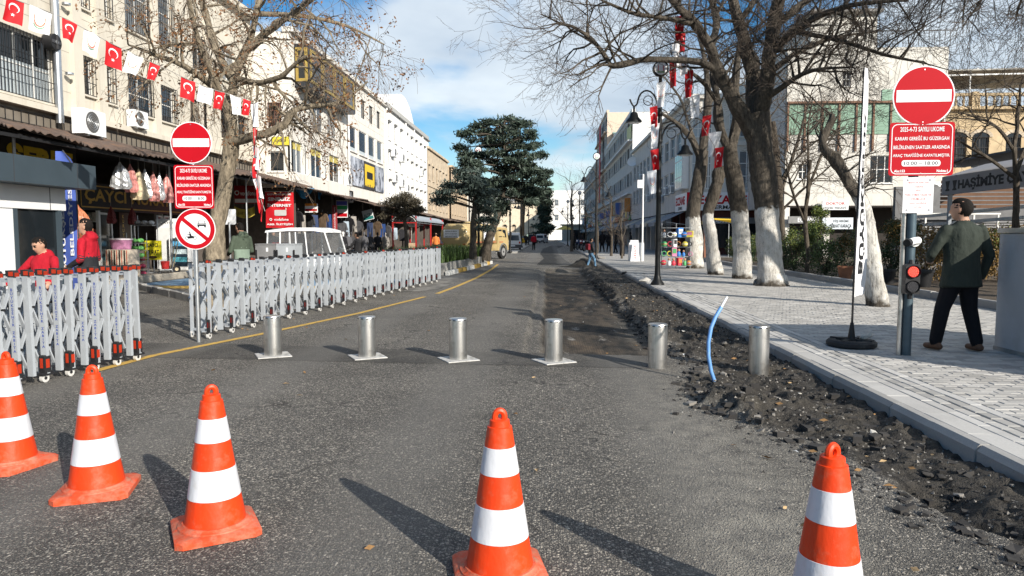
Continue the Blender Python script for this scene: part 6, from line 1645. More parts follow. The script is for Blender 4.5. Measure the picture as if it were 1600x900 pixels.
class Tree:
    """limbs are given; the finer wood grows from them"""
    def __init__(s, seed): s.wood, s.twig, s.r, s.ends = MB(), MB(), random.Random(seed), []
    def limb(s, pts, radii, n=10):
        # smooth the given points, add knots
        P = [Vector(p) for p in pts]; out, rad = [], []
        for i in range(len(P)-1):
            p0, p1, p2, p3 = P[max(i-1,0)], P[i], P[i+1], P[min(i+2,len(P)-1)]
            ns = 7 if n >= 12 else 3
            for k in range(ns):
                t = k/ns; t2, t3 = t*t, t*t*t
                q = .5*((2*p1)+(p2-p0)*t+(2*p0-5*p1+4*p2-p3)*t2+(3*p1-p0-3*p2+p3)*t3)
                r = radii[i]+(radii[i+1]-radii[i])*t
                out.append(q+Vector((s.r.uniform(-1,1),s.r.uniform(-1,1),0))*r*(.02 if n >= 12 else .10)); rad.append(r*(s.r.uniform(.975,1.03) if n >= 12 else s.r.uniform(.92,1.12)))
        out.append(P[-1]); rad.append(radii[-1])
        s.wood.tube(out, rad, 20 if n >= 12 else n); return out, rad
    def grow(s, p, d, L_, r, lev, maxlev, droop, spread, kids, leafy=0):
        n = max(3, int(5-lev*.6)); pts, rad = [Vector(p)], [r]; d = Vector(d).normalized(); st = L_/n
        for i in range(n):
            d = (d + Vector((s.r.gauss(0,1),s.r.gauss(0,1),s.r.gauss(0,1)))*.20 + Vector((0,0,droop*(i+1)/n))).normalized()
            pts.append(pts[-1]+d*st); rad.append(max(.0032, r*(1-.8*(i+1)/n)))
        (s.wood if r > .02 else s.twig).tube(pts, rad, 6 if r > .04 else (4 if r > .012 else 3), caps=False)
        s.ends.append((pts[-1], lev))
        if lev >= maxlev: return
        for k in range(kids[min(lev, len(kids)-1)]):
            f = .25+.75*(k+s.r.random())/kids[min(lev, len(kids)-1)]; i = min(n-1, int(f*n)); q = pts[i].lerp(pts[i+1], f*n-i if f*n-i <= 1 else 1)
            dd = (pts[i+1]-pts[i]).normalized(); perp = dd.orthogonal().normalized(); perp.rotate(Matrix.Rotation(s.r.uniform(0,6.28), 3, dd))
            nd = dd*math.cos(spread)+perp*math.sin(spread)*s.r.uniform(.7,1.2)
            s.grow(q, nd, L_*s.r.uniform(.42,.68), max(.0035, rad[i]*.55), lev+1, maxlev, droop, spread, kids, leafy)
    def sprout(s, path, rad, n, L_, r, maxlev, droop=0.0, spread=.75, kids=(4,4,3), f0=.2, up=.35):
        for k in range(n):
            f = f0+(1-f0)*(k+s.r.random())/n; x = f*(len(path)-1); i = min(len(path)-2, int(x)); q = path[i].lerp(path[i+1], x-i)
            dd = (path[i+1]-path[i]).normalized(); perp = dd.orthogonal().normalized(); perp.rotate(Matrix.Rotation(s.r.uniform(0,6.28), 3, dd))
            d = dd*.35+perp+Vector((0,0,up))
            s.grow(q, d, L_*s.r.uniform(.6,1.2), min(r, rad[i]*.6), 0, maxlev, droop, spread, kids)
    def build(s, name, label, base, bark, twig, group=None, cat='tree'):
        t = thing(name, label, cat, base, 0, group)
        V = np.array(s.wood.v); 
        for ax, sd in ((0,3),(1,17)):                         # knots and furrows swell the wood unevenly
            V[:,ax] += (fbm(V[:,0]*3.2+V[:,2]*1.3+40, V[:,1]*3.2+V[:,2]*.9+40, sd, 3)-.5)*.12 + (fbm(V[:,0]*13+90, V[:,1]*13+V[:,2]*2+90, sd+5, 2)-.5)*.035
        s.wood.v = [tuple(v) for v in V]
        s.wood.build('trunk', bark, t, world=True, smooth=True)
        if s.twig.v: s.twig.build('crown', twig, t, world=True)
        return t
def leaves(pts, n, size, rad, r_, flat=1.0, long=1.0):
    """many small two-triangle leaves around the given points"""
    pts = np.array([tuple(p) for p in pts]); k = nrng.integers(0, len(pts), n)
    c = pts[k] + nrng.normal(0, 1, (n,3))*np.array([rad, rad, rad*flat])
    a = nrng.normal(0, 1, (n,3)); a /= np.linalg.norm(a, axis=1)[:,None]
    b_ = nrng.normal(0, 1, (n,3)); b_ -= a*(a*b_).sum(1)[:,None]; b_ /= np.linalg.norm(b_, axis=1)[:,None]
    sz = size*nrng.uniform(.6, 1.4, n)[:,None]
    v = np.stack([c-a*sz*long, c+b_*sz*.5, c+a*sz*long, c-b_*sz*.5], 1).reshape(-1,3)
    f = np.arange(4*n).reshape(-1,4)
    return v, f
def mesh_np(name, v, f, m, parent=None, world=True):
    if world and parent is not None:
        off = Vector(); p = parent
        while p is not None: off += p.location; p = p.parent
        v = v - np.array(off)
    me = bpy.data.meshes.new(name); nf = len(f)
    me.vertices.add(len(v)); me.vertices.foreach_set('co', v.astype(np.float32).ravel())
    me.loops.add(nf*4); me.loops.foreach_set('vertex_index', f.astype(np.int32).ravel())
    me.polygons.add(nf); me.polygons.foreach_set('loop_start', np.arange(0, nf*4, 4, dtype=np.int32)); me.polygons.foreach_set('loop_total', np.full(nf, 4, np.int32))
    me.update(); me.validate(); me.materials.append(m); return link(name, me, parent)

def px_path(Y, pts): return [ony(x, y, Y+dy) for x, y, dy in pts]
# ------------------------------------------------------------------ plane tree on the shop side, brown leaves still on
Y0 = 15.2
tr = Tree(11)
tk, rk = tr.limb([onz(343,486)*1.0]+px_path(Y0, [(336,440,0),(334,400,0),(338,350,0),(347,310,0),(356,268,0),(361,235,0),(364,210,0)]), [.38,.23,.20,.175,.165,.16,.16,.165], 14)
limbs = [([(364,212,0),(361,165,.1),(366,120,.3),(384,78,.5),(402,22,.7),(410,-40,1.0)], [.13,.115,.10,.085,.065,.04]),
         ([(362,222,0),(385,216,-.2),(418,208,-.4),(446,194,-.5),(460,172,-.5),(490,166,-.4),(530,160,-.2),(575,128,0)], [.11,.10,.09,.08,.068,.055,.04,.015]),
         ([(360,175,0),(340,140,-.4),(318,90,-.8),(303,30,-1.1),(290,-30,-1.4)], [.10,.085,.065,.05,.03]),
         ([(364,125,.3),(330,60,.8),(315,0,1.2),(300,-60,1.6)], [.10,.085,.07,.04]),
         ([(384,78,.5),(430,40,.4),(480,5,.2),(520,-30,0)], [.09,.07,.055,.03]),
         ([(402,22,.7),(470,25,1.2),(540,40,1.6),(600,70,1.8)], [.06,.05,.035,.015]),
         ([(340,140,-.4),(290,105,-.9),(240,85,-1.2),(200,70,-1.5)], [.07,.055,.04,.015]),
         ([(366,120,.3),(400,130,-.2),(440,120,-.6),(475,90,-.9),(520,95,-1.1)], [.07,.06,.05,.04,.015])]
for pts, rad in limbs:
    P_, R_ = tr.limb(px_path(Y0, pts), rad, 9)
    tr.sprout(P_, R_, int(5+len(pts)*1.9), 1.25, .034, 2, droop=-.40, spread=.8, kids=(5,4,3), f0=.15, up=.0)
t = tr.build('plane_tree', 'leaning plane tree with drooping twigs and dead brown leaves before the shops', onz(343,486), BARKP, TWIGP)
ends = [e for e, l in tr.ends if l >= 1 and rng.random() < .22]
v, f = leaves(ends, 5200, .034, .06, tr.r, 1.2)
mesh_np('dead_leaves', v, f, leaf_mat('leaf_brown', (.20,.10,.045)), t)

# ------------------------------------------------------------------ limewashed street trees on the café side
base = onz(1206,446,PZ); Y1 = base.y
tr = Tree(21)
tr.limb([base-Vector((0,0,.1))]+px_path(Y1, [(1206,440,0),(1204,425,0),(1203,395,0),(1199,345,0),(1195,300,0),(1190,250,0),(1185,210,0),(1182,180,0)]), [.52,.43,.36,.33,.32,.35,.36,.37,.36], 16)
LB = [([(1184,225,0),(1163,185,-.1),(1141,150,-.2),(1120,108,-.3),(1109,76,-.4),(1085,38,-.5),(1060,12,-.6),(1030,-25,-.8)], [.26,.23,.20,.17,.15,.12,.10,.06]),
      ([(1122,112,-.3),(1092,97,-.5),(1040,93,-.7),(1000,94,-.9),(958,103,-1.0),(948,92,-1.0),(930,70,-1.1),(902,46,-1.2),(875,36,-1.3),(845,22,-1.4)], [.10,.095,.085,.08,.085,.07,.055,.045,.03,.015]),
      ([(1182,185,0),(1178,130,.3),(1168,80,.5),(1155,35,.8),(1140,-20,1.1),(1130,-80,1.4)], [.25,.22,.19,.16,.13,.09]),
      ([(1184,190,0),(1196,140,-.3),(1203,90,-.5),(1210,40,-.7),(1222,-30,-1.0)], [.24,.21,.19,.17,.12]),
      ([(1109,76,-.4),(1120,40,.1),(1110,0,.4),(1095,-50,.8)], [.11,.095,.08,.05]),
      ([(1203,90,-.5),(1240,50,-1.0),(1290,20,-1.6),(1350,5,-2.2),(1420,0,-2.8)], [.11,.09,.07,.05,.03]),
      ([(1155,35,.8),(1180,0,1.2),(1210,-50,1.8)], [.10,.08,.05]),
      ([(1190,160,-.2),(1230,130,-.8),(1270,110,-1.4),(1330,105,-2.0)], [.09,.07,.05,.02]),
      ([(1085,38,-.5),(1040,28,-.9),(985,20,-1.3),(930,-5,-1.6)], [.07,.06,.045,.02]),
      ([(1210,40,-.7),(1270,-5,-.2),(1340,-40,.4)], [.10,.08,.05]), ([(1196,120,-.3),(1240,85,.3),(1300,60,.9),(1370,50,1.5)], [.09,.07,.05,.02]), ([(1240,50,-1.0),(1310,62,-1.6),(1380,85,-2.2),(1450,100,-2.8)], [.07,.055,.04,.015])]
for pts, rad in LB:
    P_, R_ = tr.limb(px_path(Y1, pts), rad, 9)
    tr.sprout(P_, R_, int(5+len(pts)*2.0), 1.9, .035, 3, droop=.03, spread=.62, kids=(5,4,3,2), f0=.3, up=.25)
tr.build('street_tree', 'tallest bare street tree with forked limewashed trunk and a bough reaching over the road', base, BARKW, TWIG, 'limewashed street trees')
def street_tree(seed, bpx, label, path, rads, limbs_, L_=1.5, n=7, ml=2, group='limewashed street trees', bark=BARKW, name='street_tree', kids=(5,4,3)):
    base = onz(bpx[0], bpx[1], PZ); tr = Tree(seed)
    tr.limb([base-Vector((0,0,.1))]+px_path(base.y, path), rads, 12)
    for pts, rad in limbs_:
        P_, R_ = tr.limb(px_path(base.y, pts), rad, 8)
        if n: tr.sprout(P_, R_, n, L_, .03, ml, droop=.02, spread=.65, kids=kids, f0=.3, up=.25)
    return tr.build(name, label, base, bark, TWIG, group)
street_tree(31, (1160,435), 'bare limewashed street tree close behind the tallest one', [(1160,430,0),(1159,390,0),(1156,340,0),(1151,300,0),(1145,262,0),(1140,228,0)], [.36,.31,.28,.27,.27,.27,.25],
    [([(1142,240,0),(1126,205,.2),(1120,160,.4),(1112,110,.7),(1108,60,1.0)], [.18,.16,.13,.10,.05]), ([(1142,235,0),(1152,180,.4),(1150,120,.7),(1158,60,1.1),(1150,0,1.5)], [.17,.15,.12,.09,.05]), ([(1120,160,.4),(1090,120,.2),(1050,100,0)], [.08,.06,.03])], 1.9, 8)
street_tree(33, (1118,429), 'pollarded limewashed stump of a tree without any crown', [(1118,425,0),(1115,400,0),(1110,365,0),(1106,335,0),(1114,310,0),(1120,288,0),(1124,270,0),(1128,260,0)], [.30,.27,.24,.22,.20,.22,.20,.24,.12], [], n=0)
street_tree(35, (1086,419), 'twin-stemmed limewashed street tree beside the toy stand', [(1086,412,0),(1085,370,0),(1084,330,0),(1091,290,0),(1096,258,0),(1098,235,0)], [.42,.37,.33,.29,.28,.27,.26],
    [([(1098,240,0),(1102,200,.1),(1106,150,.3),(1103,100,.5),(1090,50,.8)], [.20,.17,.14,.10,.05]), ([(1096,252,0),(1084,222,-.2),(1066,200,-.3),(1048,186,-.5),(1020,170,-.8)], [.16,.14,.12,.08,.03]), ([(1104,170,.2),(1125,130,.5),(1150,90,.8)], [.09,.07,.03]), ([(1084,222,-.2),(1075,190,.2),(1060,150,.5),(1030,110,.9)], [.08,.07,.05,.02])], 1.9, 8)
# leaning, broken tree in front
base = onz(1371,478,PZ); tr = Tree(41); Yb = base.y
P_, R_ = tr.limb([base-Vector((0,0,.08))]+px_path(Yb, [(1370,470,0),(1366,440,0),(1360,400,0),(1352,355,0),(1346,322,0),(1337,300,0)]), [.24,.20,.175,.165,.16,.16,.15], 14)
P2, R2 = tr.limb(px_path(Yb, [(1340,306,0),(1326,286,0),(1314,262,0),(1303,246,.05),(1291,236,.05),(1287,218,.1),(1296,200,.1),(1301,178,.1)]), [.14,.125,.12,.135,.10,.085,.07,.05], 10)
tr.sprout(P2, R2, 12, 1.15, .022, 2, droop=.0, spread=.7, kids=(4,3,2), f0=.0, up=.3)
tr.sprout(P_[-8:], R_[-8:], 9, .95, .02, 2, droop=-.05, spread=.7, kids=(4,3,2), f0=.4, up=.2)
tr.build('street_tree', 'leaning limewashed tree with a dark hollow broken top behind the feather flag', base, BARKW, TWIG, 'limewashed street trees')
# slender trees further into the garden
street_tree(51, (1224,424), 'slender bare garden tree between the shrubs', [(1223,400,0),(1221,350,0),(1218,290,0),(1213,235,0),(1208,190,0)], [.16,.13,.12,.11,.10,.09],
    [([(1213,240,0),(1203,190,0),(1196,140,.2),(1190,90,.3)], [.07,.06,.045,.02]), ([(1218,290,0),(1240,240,.2),(1255,190,.4),(1270,140,.5)], [.06,.05,.04,.02]), ([(1221,330,0),(1250,300,-.2),(1285,270,-.3),(1310,245,-.4)], [.05,.04,.03,.012]), ([(1219,310,0),(1235,260,.1),(1262,230,.2)], [.045,.035,.015])], 1.8, 15, 2, 'bare garden trees', BARK, 'garden_tree')
street_tree(53, (1262,432), 'thin bare sapling clump beside the shrubs', [(1262,400,0),(1258,350,0),(1262,300,0),(1268,250,0)], [.09,.08,.07,.06,.05],
    [([(1262,300,0),(1285,240,.1),(1305,190,.2),(1330,150,.3)], [.05,.04,.03,.012]), ([(1258,350,0),(1235,290,.1),(1225,230,.1)], [.05,.04,.015]), ([(1266,270,0),(1262,210,.2),(1270,150,.4)], [.045,.035,.015])], 1.6, 14, 2, 'bare garden trees', BARK, 'garden_tree')
base = Vector((12.6,13.2,PZ)); tr = Tree(57)
tr.limb([base, base+Vector((0,0,1.5)), base+Vector((-.1,.1,3.2)), base+Vector((-.2,.2,4.6))], [.38,.30,.27,.25], 12)
top = base+Vector((-.2,.2,4.4))
for dx, dy, dz in ((-4.8,1.2,2.6),(-3.6,-1.6,3.6),(-3.9,3.2,3.4),(-2.0,.4,4.6),(-5.6,-.4,3.9),(-1.0,3.4,4.0),(1.5,1.0,4.2),(-6.4,1.8,3.2)):
    P_, R_ = tr.limb([top, top+Vector((dx*.3,dy*.3,dz*.45)), top+Vector((dx*.65,dy*.65,dz*.8)), top+Vector((dx,dy,dz*.92))], [.16,.11,.075,.03], 8)
    tr.sprout(P_, R_, 13, 2.1, .035, 3, droop=-.10, spread=.65, kids=(5,4,3,2), f0=.25, up=.1)
tr.build('street_tree', 'bare tree whose twiggy crown hangs over the no-entry sign on the pavement', base, BARK, TWIG, 'limewashed street trees')
street_tree(61, (1588,452), 'bare garden tree in front of the sandstone house', [(1588,400,0),(1589,330,0),(1588,270,0),(1586,230,0)], [.10,.085,.08,.07,.06],
    [([(1586,235,0),(1560,200,0),(1530,185,.2),(1500,175,.3)], [.05,.04,.03,.012]), ([(1586,235,0),(1590,180,.2),(1600,120,.4)], [.05,.04,.02]), ([(1588,280,0),(1550,250,-.2),(1515,230,-.3),(1480,210,-.4)], [.05,.04,.03,.012]), ([(1588,270,0),(1610,210,.2),(1630,160,.3)], [.05,.04,.015])], 1.5, 8, 2, 'bare garden trees', BARK, 'garden_tree')
# far bare trees along the shaded facades
o_ = None
for i, (px, py, s_, lab) in enumerate(((893,393,1.15,'bare tree beside the far kerb where the road bends'), (933,396,.95,'bare young tree before the shaded facades'), (955,400,.75,'thin bare sapling near the pharmacy board'), (915,389,.9,'bare tree between two street lamps on the shaded side'), (971,404,.55,'bare tied sapling closest to the pharmacy awnings'))):
    base = onz(px, py, PZ); tr = Tree(70+i); H_ = 6.2*s_
    P_, R_ = tr.limb([base, base+Vector((.05,0,H_*.25)), base+Vector((-.05,0,H_*.5)), base+Vector((0,0,H_*.85))], [.13*s_,.10*s_,.08*s_,.03], 7)
    tr.sprout(P_, R_, 15, 2.0*s_, .03, 2, droop=.05, spread=.55, kids=(4,4,3), f0=.3, up=.6)
    tr.build('bare_tree', lab, base, BARK, TWIG, 'bare trees along the shaded facades')

# ------------------------------------------------------------------ conifers
def pad_points(c, rx, rz, n, r_):
    out = []
    for k in range(n):
        a, q = r_.uniform(0,6.28), math.sqrt(r_.random()); out.append((c[0]+rx*q*math.cos(a), c[1]+rx*q*math.sin(a), c[2]+rz*r_.uniform(-.6,1)*(1-q*.6)))
    return out
NEEDLE = leaf_mat('needle_bluegreen', (.056,.080,.060), .55); NEEDLE2 = leaf_mat('needle_dark', (.060,.085,.055), .5)
def conifer(label, base, trunk, trr, lobes, per, size, m, seed, name='conifer', rad=.12):
    r_ = random.Random(seed); tr = Tree(seed)
    P_, R_ = tr.limb(trunk, trr, 10); pts = []
    for c, rx, rz in lobes:
        c = Vector(c); att = min(P_, key=lambda q: (q-Vector((c.x,c.y,c.z-rx*.4))).length)
        tr.wood.tube([att, att.lerp(c, .5)+Vector((0,0,.05)), c], [.05,.035,.012], 5)
        pts += pad_points(c, rx, rz, max(10, int(per*rx*rx)), r_)
    t = tr.build(name, label, base, BARK, TWIG)
    # tufts: short needle fans pointing up and outwards
    v, f = leaves(pts, len(pts)*11, size*.8, rad, r_, .6, 1.9)
    mesh_np('needles', v, f, m, t); return t
Yc = 35.5; bc = Vector((ony(756,368,Yc).x, Yc, .4))
def C(px, py, dy, r1, r2): return (ony(px, py, Yc+dy), r1*Yc/1110, r2*Yc/1110)
lob = []
rr = random.Random(5)
rows = [(196,740,832),(206,728,838),(218,735,845),(230,722,842),(243,730,850),(255,728,846),(266,732,856),(278,728,854),(290,735,856),(302,738,850),(314,742,832),(325,752,805),(300,818,858),(312,826,858),(330,760,790),(188,762,776),(190,795,830),(250,724,734)]
for y_, xa, xb_ in rows:
    x_ = xa
    while x_ < xb_:
        if rr.random() < .80: lob.append(C(x_+rr.uniform(-4,4), y_+rr.uniform(-4,4), rr.uniform(-1.5,1.5), rr.uniform(6,11), rr.uniform(3.5,6)))
        x_ += rr.uniform(10,15)
conifer('big dark blue-green conifer leaning out of the planter in the middle of the street', bc, px_path(Yc, [(756,406,0),(761,385,0),(768,362,0),(775,342,0),(781,318,0),(788,285,0),(790,250,0),(786,215,0),(788,190,0)]), [.30,.25,.22,.20,.17,.14,.11,.07,.03], lob, 330, .075, NEEDLE, 5)
Yc = 31.0; b2 = Vector((ony(738,368,Yc).x, Yc, .4)); lob = []
for y_, xa, xb_ in ((268,722,745),(280,722,756),(292,700,764),(300,690,712),(303,730,770),(312,686,706),(318,752,775),(330,756,772),(286,735,758),(344,760,774),(356,763,776)):
    x_ = xa
    while x_ < xb_:
        lob.append(C(x_+rr.uniform(-3,3), y_+rr.uniform(-3,3), rr.uniform(-.9,.9), rr.uniform(7,12), rr.uniform(3,5))); x_ += rr.uniform(11,16)
conifer('smaller pale blue cedar with spreading boughs beside the big conifer', b2, px_path(Yc, [(739,405,0),(739,380,0),(740,350,0),(741,325,0),(744,300,0),(742,275,0)]), [.16,.14,.13,.11,.08,.03], lob, 300, .065, leaf_mat('needle_pale', (.085,.115,.098), .5), 9)
# dark tree by the red shelter, far cypress and palm
Yc = 44.0; b3 = Vector((ony(632,368,Yc).x, Yc, .1)); lob = []
for k in range(52): lob.append(C(632+rr.gauss(0,15), 321+rr.gauss(0,12), rr.uniform(-.9,.9), rr.uniform(5,9), rr.uniform(4,7)))
tt = conifer('small dark olive-like tree growing behind the red shelter', b3, px_path(Yc, [(636,400,0),(635,370,0),(632,345,0),(631,322,0)]), [.13,.11,.10,.05], lob, 170, .055, leaf_mat('leaf_olive', (.070,.060,.040), .5), 12, 'olive_tree')
Yc = 170.0; b4 = Vector((ony(852,368,Yc).x, Yc, .1)); lob = []
for k in range(60):
    y_ = rr.uniform(298,366); lob.append(C(851+rr.gauss(0,1)*(1.5+(y_-298)*.065), y_, rr.uniform(-2,2), rr.uniform(3,6), rr.uniform(3,5)))
conifer('dark pointed conifer standing in front of the white office block', b4, px_path(Yc, [(852,376,0),(852,340,0),(851,300,0)]), [.4,.3,.1], lob, 12, .30, NEEDLE2, 13, 'conifer', .5)
Yc = 150.0; bp_ = Vector((ony(816,368,Yc).x, Yc, 0))
t = thing('palm_tree', 'tall shaggy palm tree in front of the far stone building', 'tree', bp_)
MB().tube(px_path(Yc, [(816,378,0),(816,350,0),(817,320,0),(817,305,0)]), [.5,.45,.55,.9], 10).build('trunk', bark_mat('bark_palm', (.22,.15,.09)), t, world=True, smooth=True)
fm = leaf_mat('palm_frond', (.06,.075,.03), .4); top = ony(817,300,Yc)
for k in range(34):
    a = 2*PI*k/34*5.3; up = rr.uniform(-.9,.9); L_ = rr.uniform(2.0,3.0); pts = []
    for i in range(6):
        u_ = i/5; pts.append(top+Vector((math.cos(a)*L_*u_*.8, math.sin(a)*L_*u_*.8, up*L_*u_*.7-1.0*u_*u_)))
    b = MB()
    for i in range(5):
        d = pts[i+1]-pts[i]; n_ = d.cross(Vector((0,0,1))).normalized()*.28*(1-i/6); b.add([pts[i]-n_, pts[i]+n_, pts[i+1]+n_*.7, pts[i+1]-n_*.7], [(0,1,2,3)])
    b.build('frond', fm, t, world=True)

# ------------------------------------------------------------------ shrubs, hedge, pots
GREEN = leaf_mat('leaf_green', (.085,.13,.036), .55); GREEN2 = leaf_mat('leaf_deep_green', (.048,.080,.030), .5); YELG = leaf_mat('leaf_yellow_green', (.18,.21,.045), .5); RUST = leaf_mat('leaf_rust', (.25,.155,.050), .5)
def shrub(label, base, rx, h, m, n, size, seed, name='shrub', group='shrubs in the garden bed', m2=None, top=False):
    r_ = random.Random(seed); t = thing(name, label, 'shrub', base, 0, group)
    b = MB(); cs = []
    for k in range(9):
        a = r_.uniform(0,6.28); e = Vector(base)+Vector((rx*.6*math.cos(a), rx*.6*math.sin(a), h*r_.uniform(.6,.9)))
        b.tube([Vector(base), Vector(base).lerp(e,.5)+Vector((r_.uniform(-.05,.05),r_.uniform(-.05,.05),.05)), e], [.02,.014,.006], 4)
    b.build('stem', TWIG, t, world=True)
    for k in range(int(26+rx*20)):
        a, q, z = r_.uniform(0,6.28), r_.random()**.5, r_.random()
        w_ = math.sin(PI*min(1,.12+z*.86))**.6; cs.append((base[0]+rx*q*w_*math.cos(a), base[1]+rx*q*w_*math.sin(a), base[2]+h*(.08+z*.9)+r_.uniform(-.06,.06)))
    v, f = leaves(cs, n, size, .10, r_); mesh_np('foliage', v, f, m, t)
    if m2:  # upper foliage in a second leaf colour
        hi = [c for c in cs if c[2] > base[2]+h*.6] or cs
        v, f = leaves(hi, n//3, size, .09, r_); mesh_np('foliage', v, f, m2, t)
    return t
sh = [((1240,425),.55,1.55,GREEN2,'broad dark green shrub between two limewashed trunks',YELG),((1262,424),.6,1.7,GREEN,'bright green shrub with yellow-green tips behind the tallest tree',YELG),((1290,432),.5,1.15,GREEN2,'rounded green shrub next to the terracotta pot',GREEN),
      ((1318,424),.45,1.35,GREEN2,'dark green shrub with rusty top behind the feather flag',RUST),((1228,418),.5,1.3,GREEN2,'dark shrub tucked behind the tallest tree trunk',None),((1176,410),.7,1.25,GREEN2,'clipped dark hedge shrub below the pharmacy sign',YELG),((1150,408),.7,1.3,GREEN2,'hedge shrub with sunlit top beside the maroon shop front',YELG),
      ((1392,436),.55,1.75,GREEN2,'bushy dark shrub behind the leaning tree trunk',RUST),((1440,440),.6,1.5,RUST,'rust-tipped shrub behind the surveillance camera',None),((1412,432),.55,1.9,GREEN2,'tall dark shrub behind the slate sign post',GREEN),((1475,440),.55,1.45,RUST,'rust-brown shrub behind the man in green',GREEN2),((1572,440),.7,1.6,RUST,'golden-brown shrub rising behind the grey cabinet',YELG),((1530,436),.6,1.5,RUST,'golden-brown shrub between the man and the tea garden',GREEN2),
      ((1278,415),.5,2.6,GREEN,'tall loose green shrub in front of the dentist sign',YELG),((1345,420),.5,1.7,GREEN2,'dark shrub beside the leaning trunk foot',None)]
for i, ((px, py), rx, h, m_, lab, m2) in enumerate(sh):
    p = onz(px, py, PZ+.06); shrub(lab, (p.x, p.y, PZ+.06), rx, h, m_, int(2600*rx*h), .036, 100+i, m2=m2)
def pot(px, py, r, h, m_, label):
    p = onz(px, py, PZ); p.z = PZ+ (.05 if p.x > BX else 0)
    t = thing('flower_pot', label, 'pot', p, 0, 'flower pots along the garden edging')
    MB().lathe([(r*.7,0),(r*.95,h*.85),(r*1.05,h*.86),(r*1.05,h),(r*.92,h),(r*.9,h*.9)], 18).build('pot', m_, t, smooth=True)
    MB().lathe([(r*.9,h*.88),(r*.2,h*.90)], 14).build('earth', SOIL, t)
TERRA = mat('terracotta', (.36,.16,.09), .85, var=.2, scale=4)
pot(1320,440,.22,.42,TERRA,'terracotta pot on the garden edging behind the feather flag'); pot(1352,446,.2,.40,TERRA,'terracotta pot peeking out beside the leaning trunk'); pot(1387,447,.2,.42,BLACK,'small black pot behind the traffic light'); pot(1441,452,.26,.46,BLACK,'large black square-looking pot beside the slate sign post')
# tall grass in the planter
pl = []
b = MB(); pbase = Vector((-3.1,26.6,0))
for k in range(3600):
    v_ = rng.random(); x = pbase.x + (-3.3+.7*v_) + rng.random()*(2.45+ .1*v_)*1.0; y = pbase.y+.25+v_*10.8
    x = min(x, pbase.x-.75*(1-v_)+.02*v_-.12)
    h = rng.uniform(.35,.75); a = rng.uniform(0,6.28); ln = rng.uniform(.05,.3); w_ = .018
    c_, s_ = math.cos(a), math.sin(a); z = .38
    p0, p1, p2 = (x,y,z), (x+c_*ln*.35,y+s_*ln*.35,z+h*.65), (x+c_*ln,y+s_*ln,z+h)
    b.add([(p0[0]-s_*w_,p0[1]+c_*w_,p0[2]),(p0[0]+s_*w_,p0[1]-c_*w_,p0[2]),(p1[0]+s_*w_*.8,p1[1]-c_*w_*.8,p1[2]),(p1[0]-s_*w_*.8,p1[1]+c_*w_*.8,p1[2]),p2], [(0,1,2,3),(3,2,4)])
o = b.build('grass', leaf_mat('grass_green', (.065,.11,.028), .5)); tag(o, 'tall green grass filling the concrete planter', 'grass', kind='stuff')

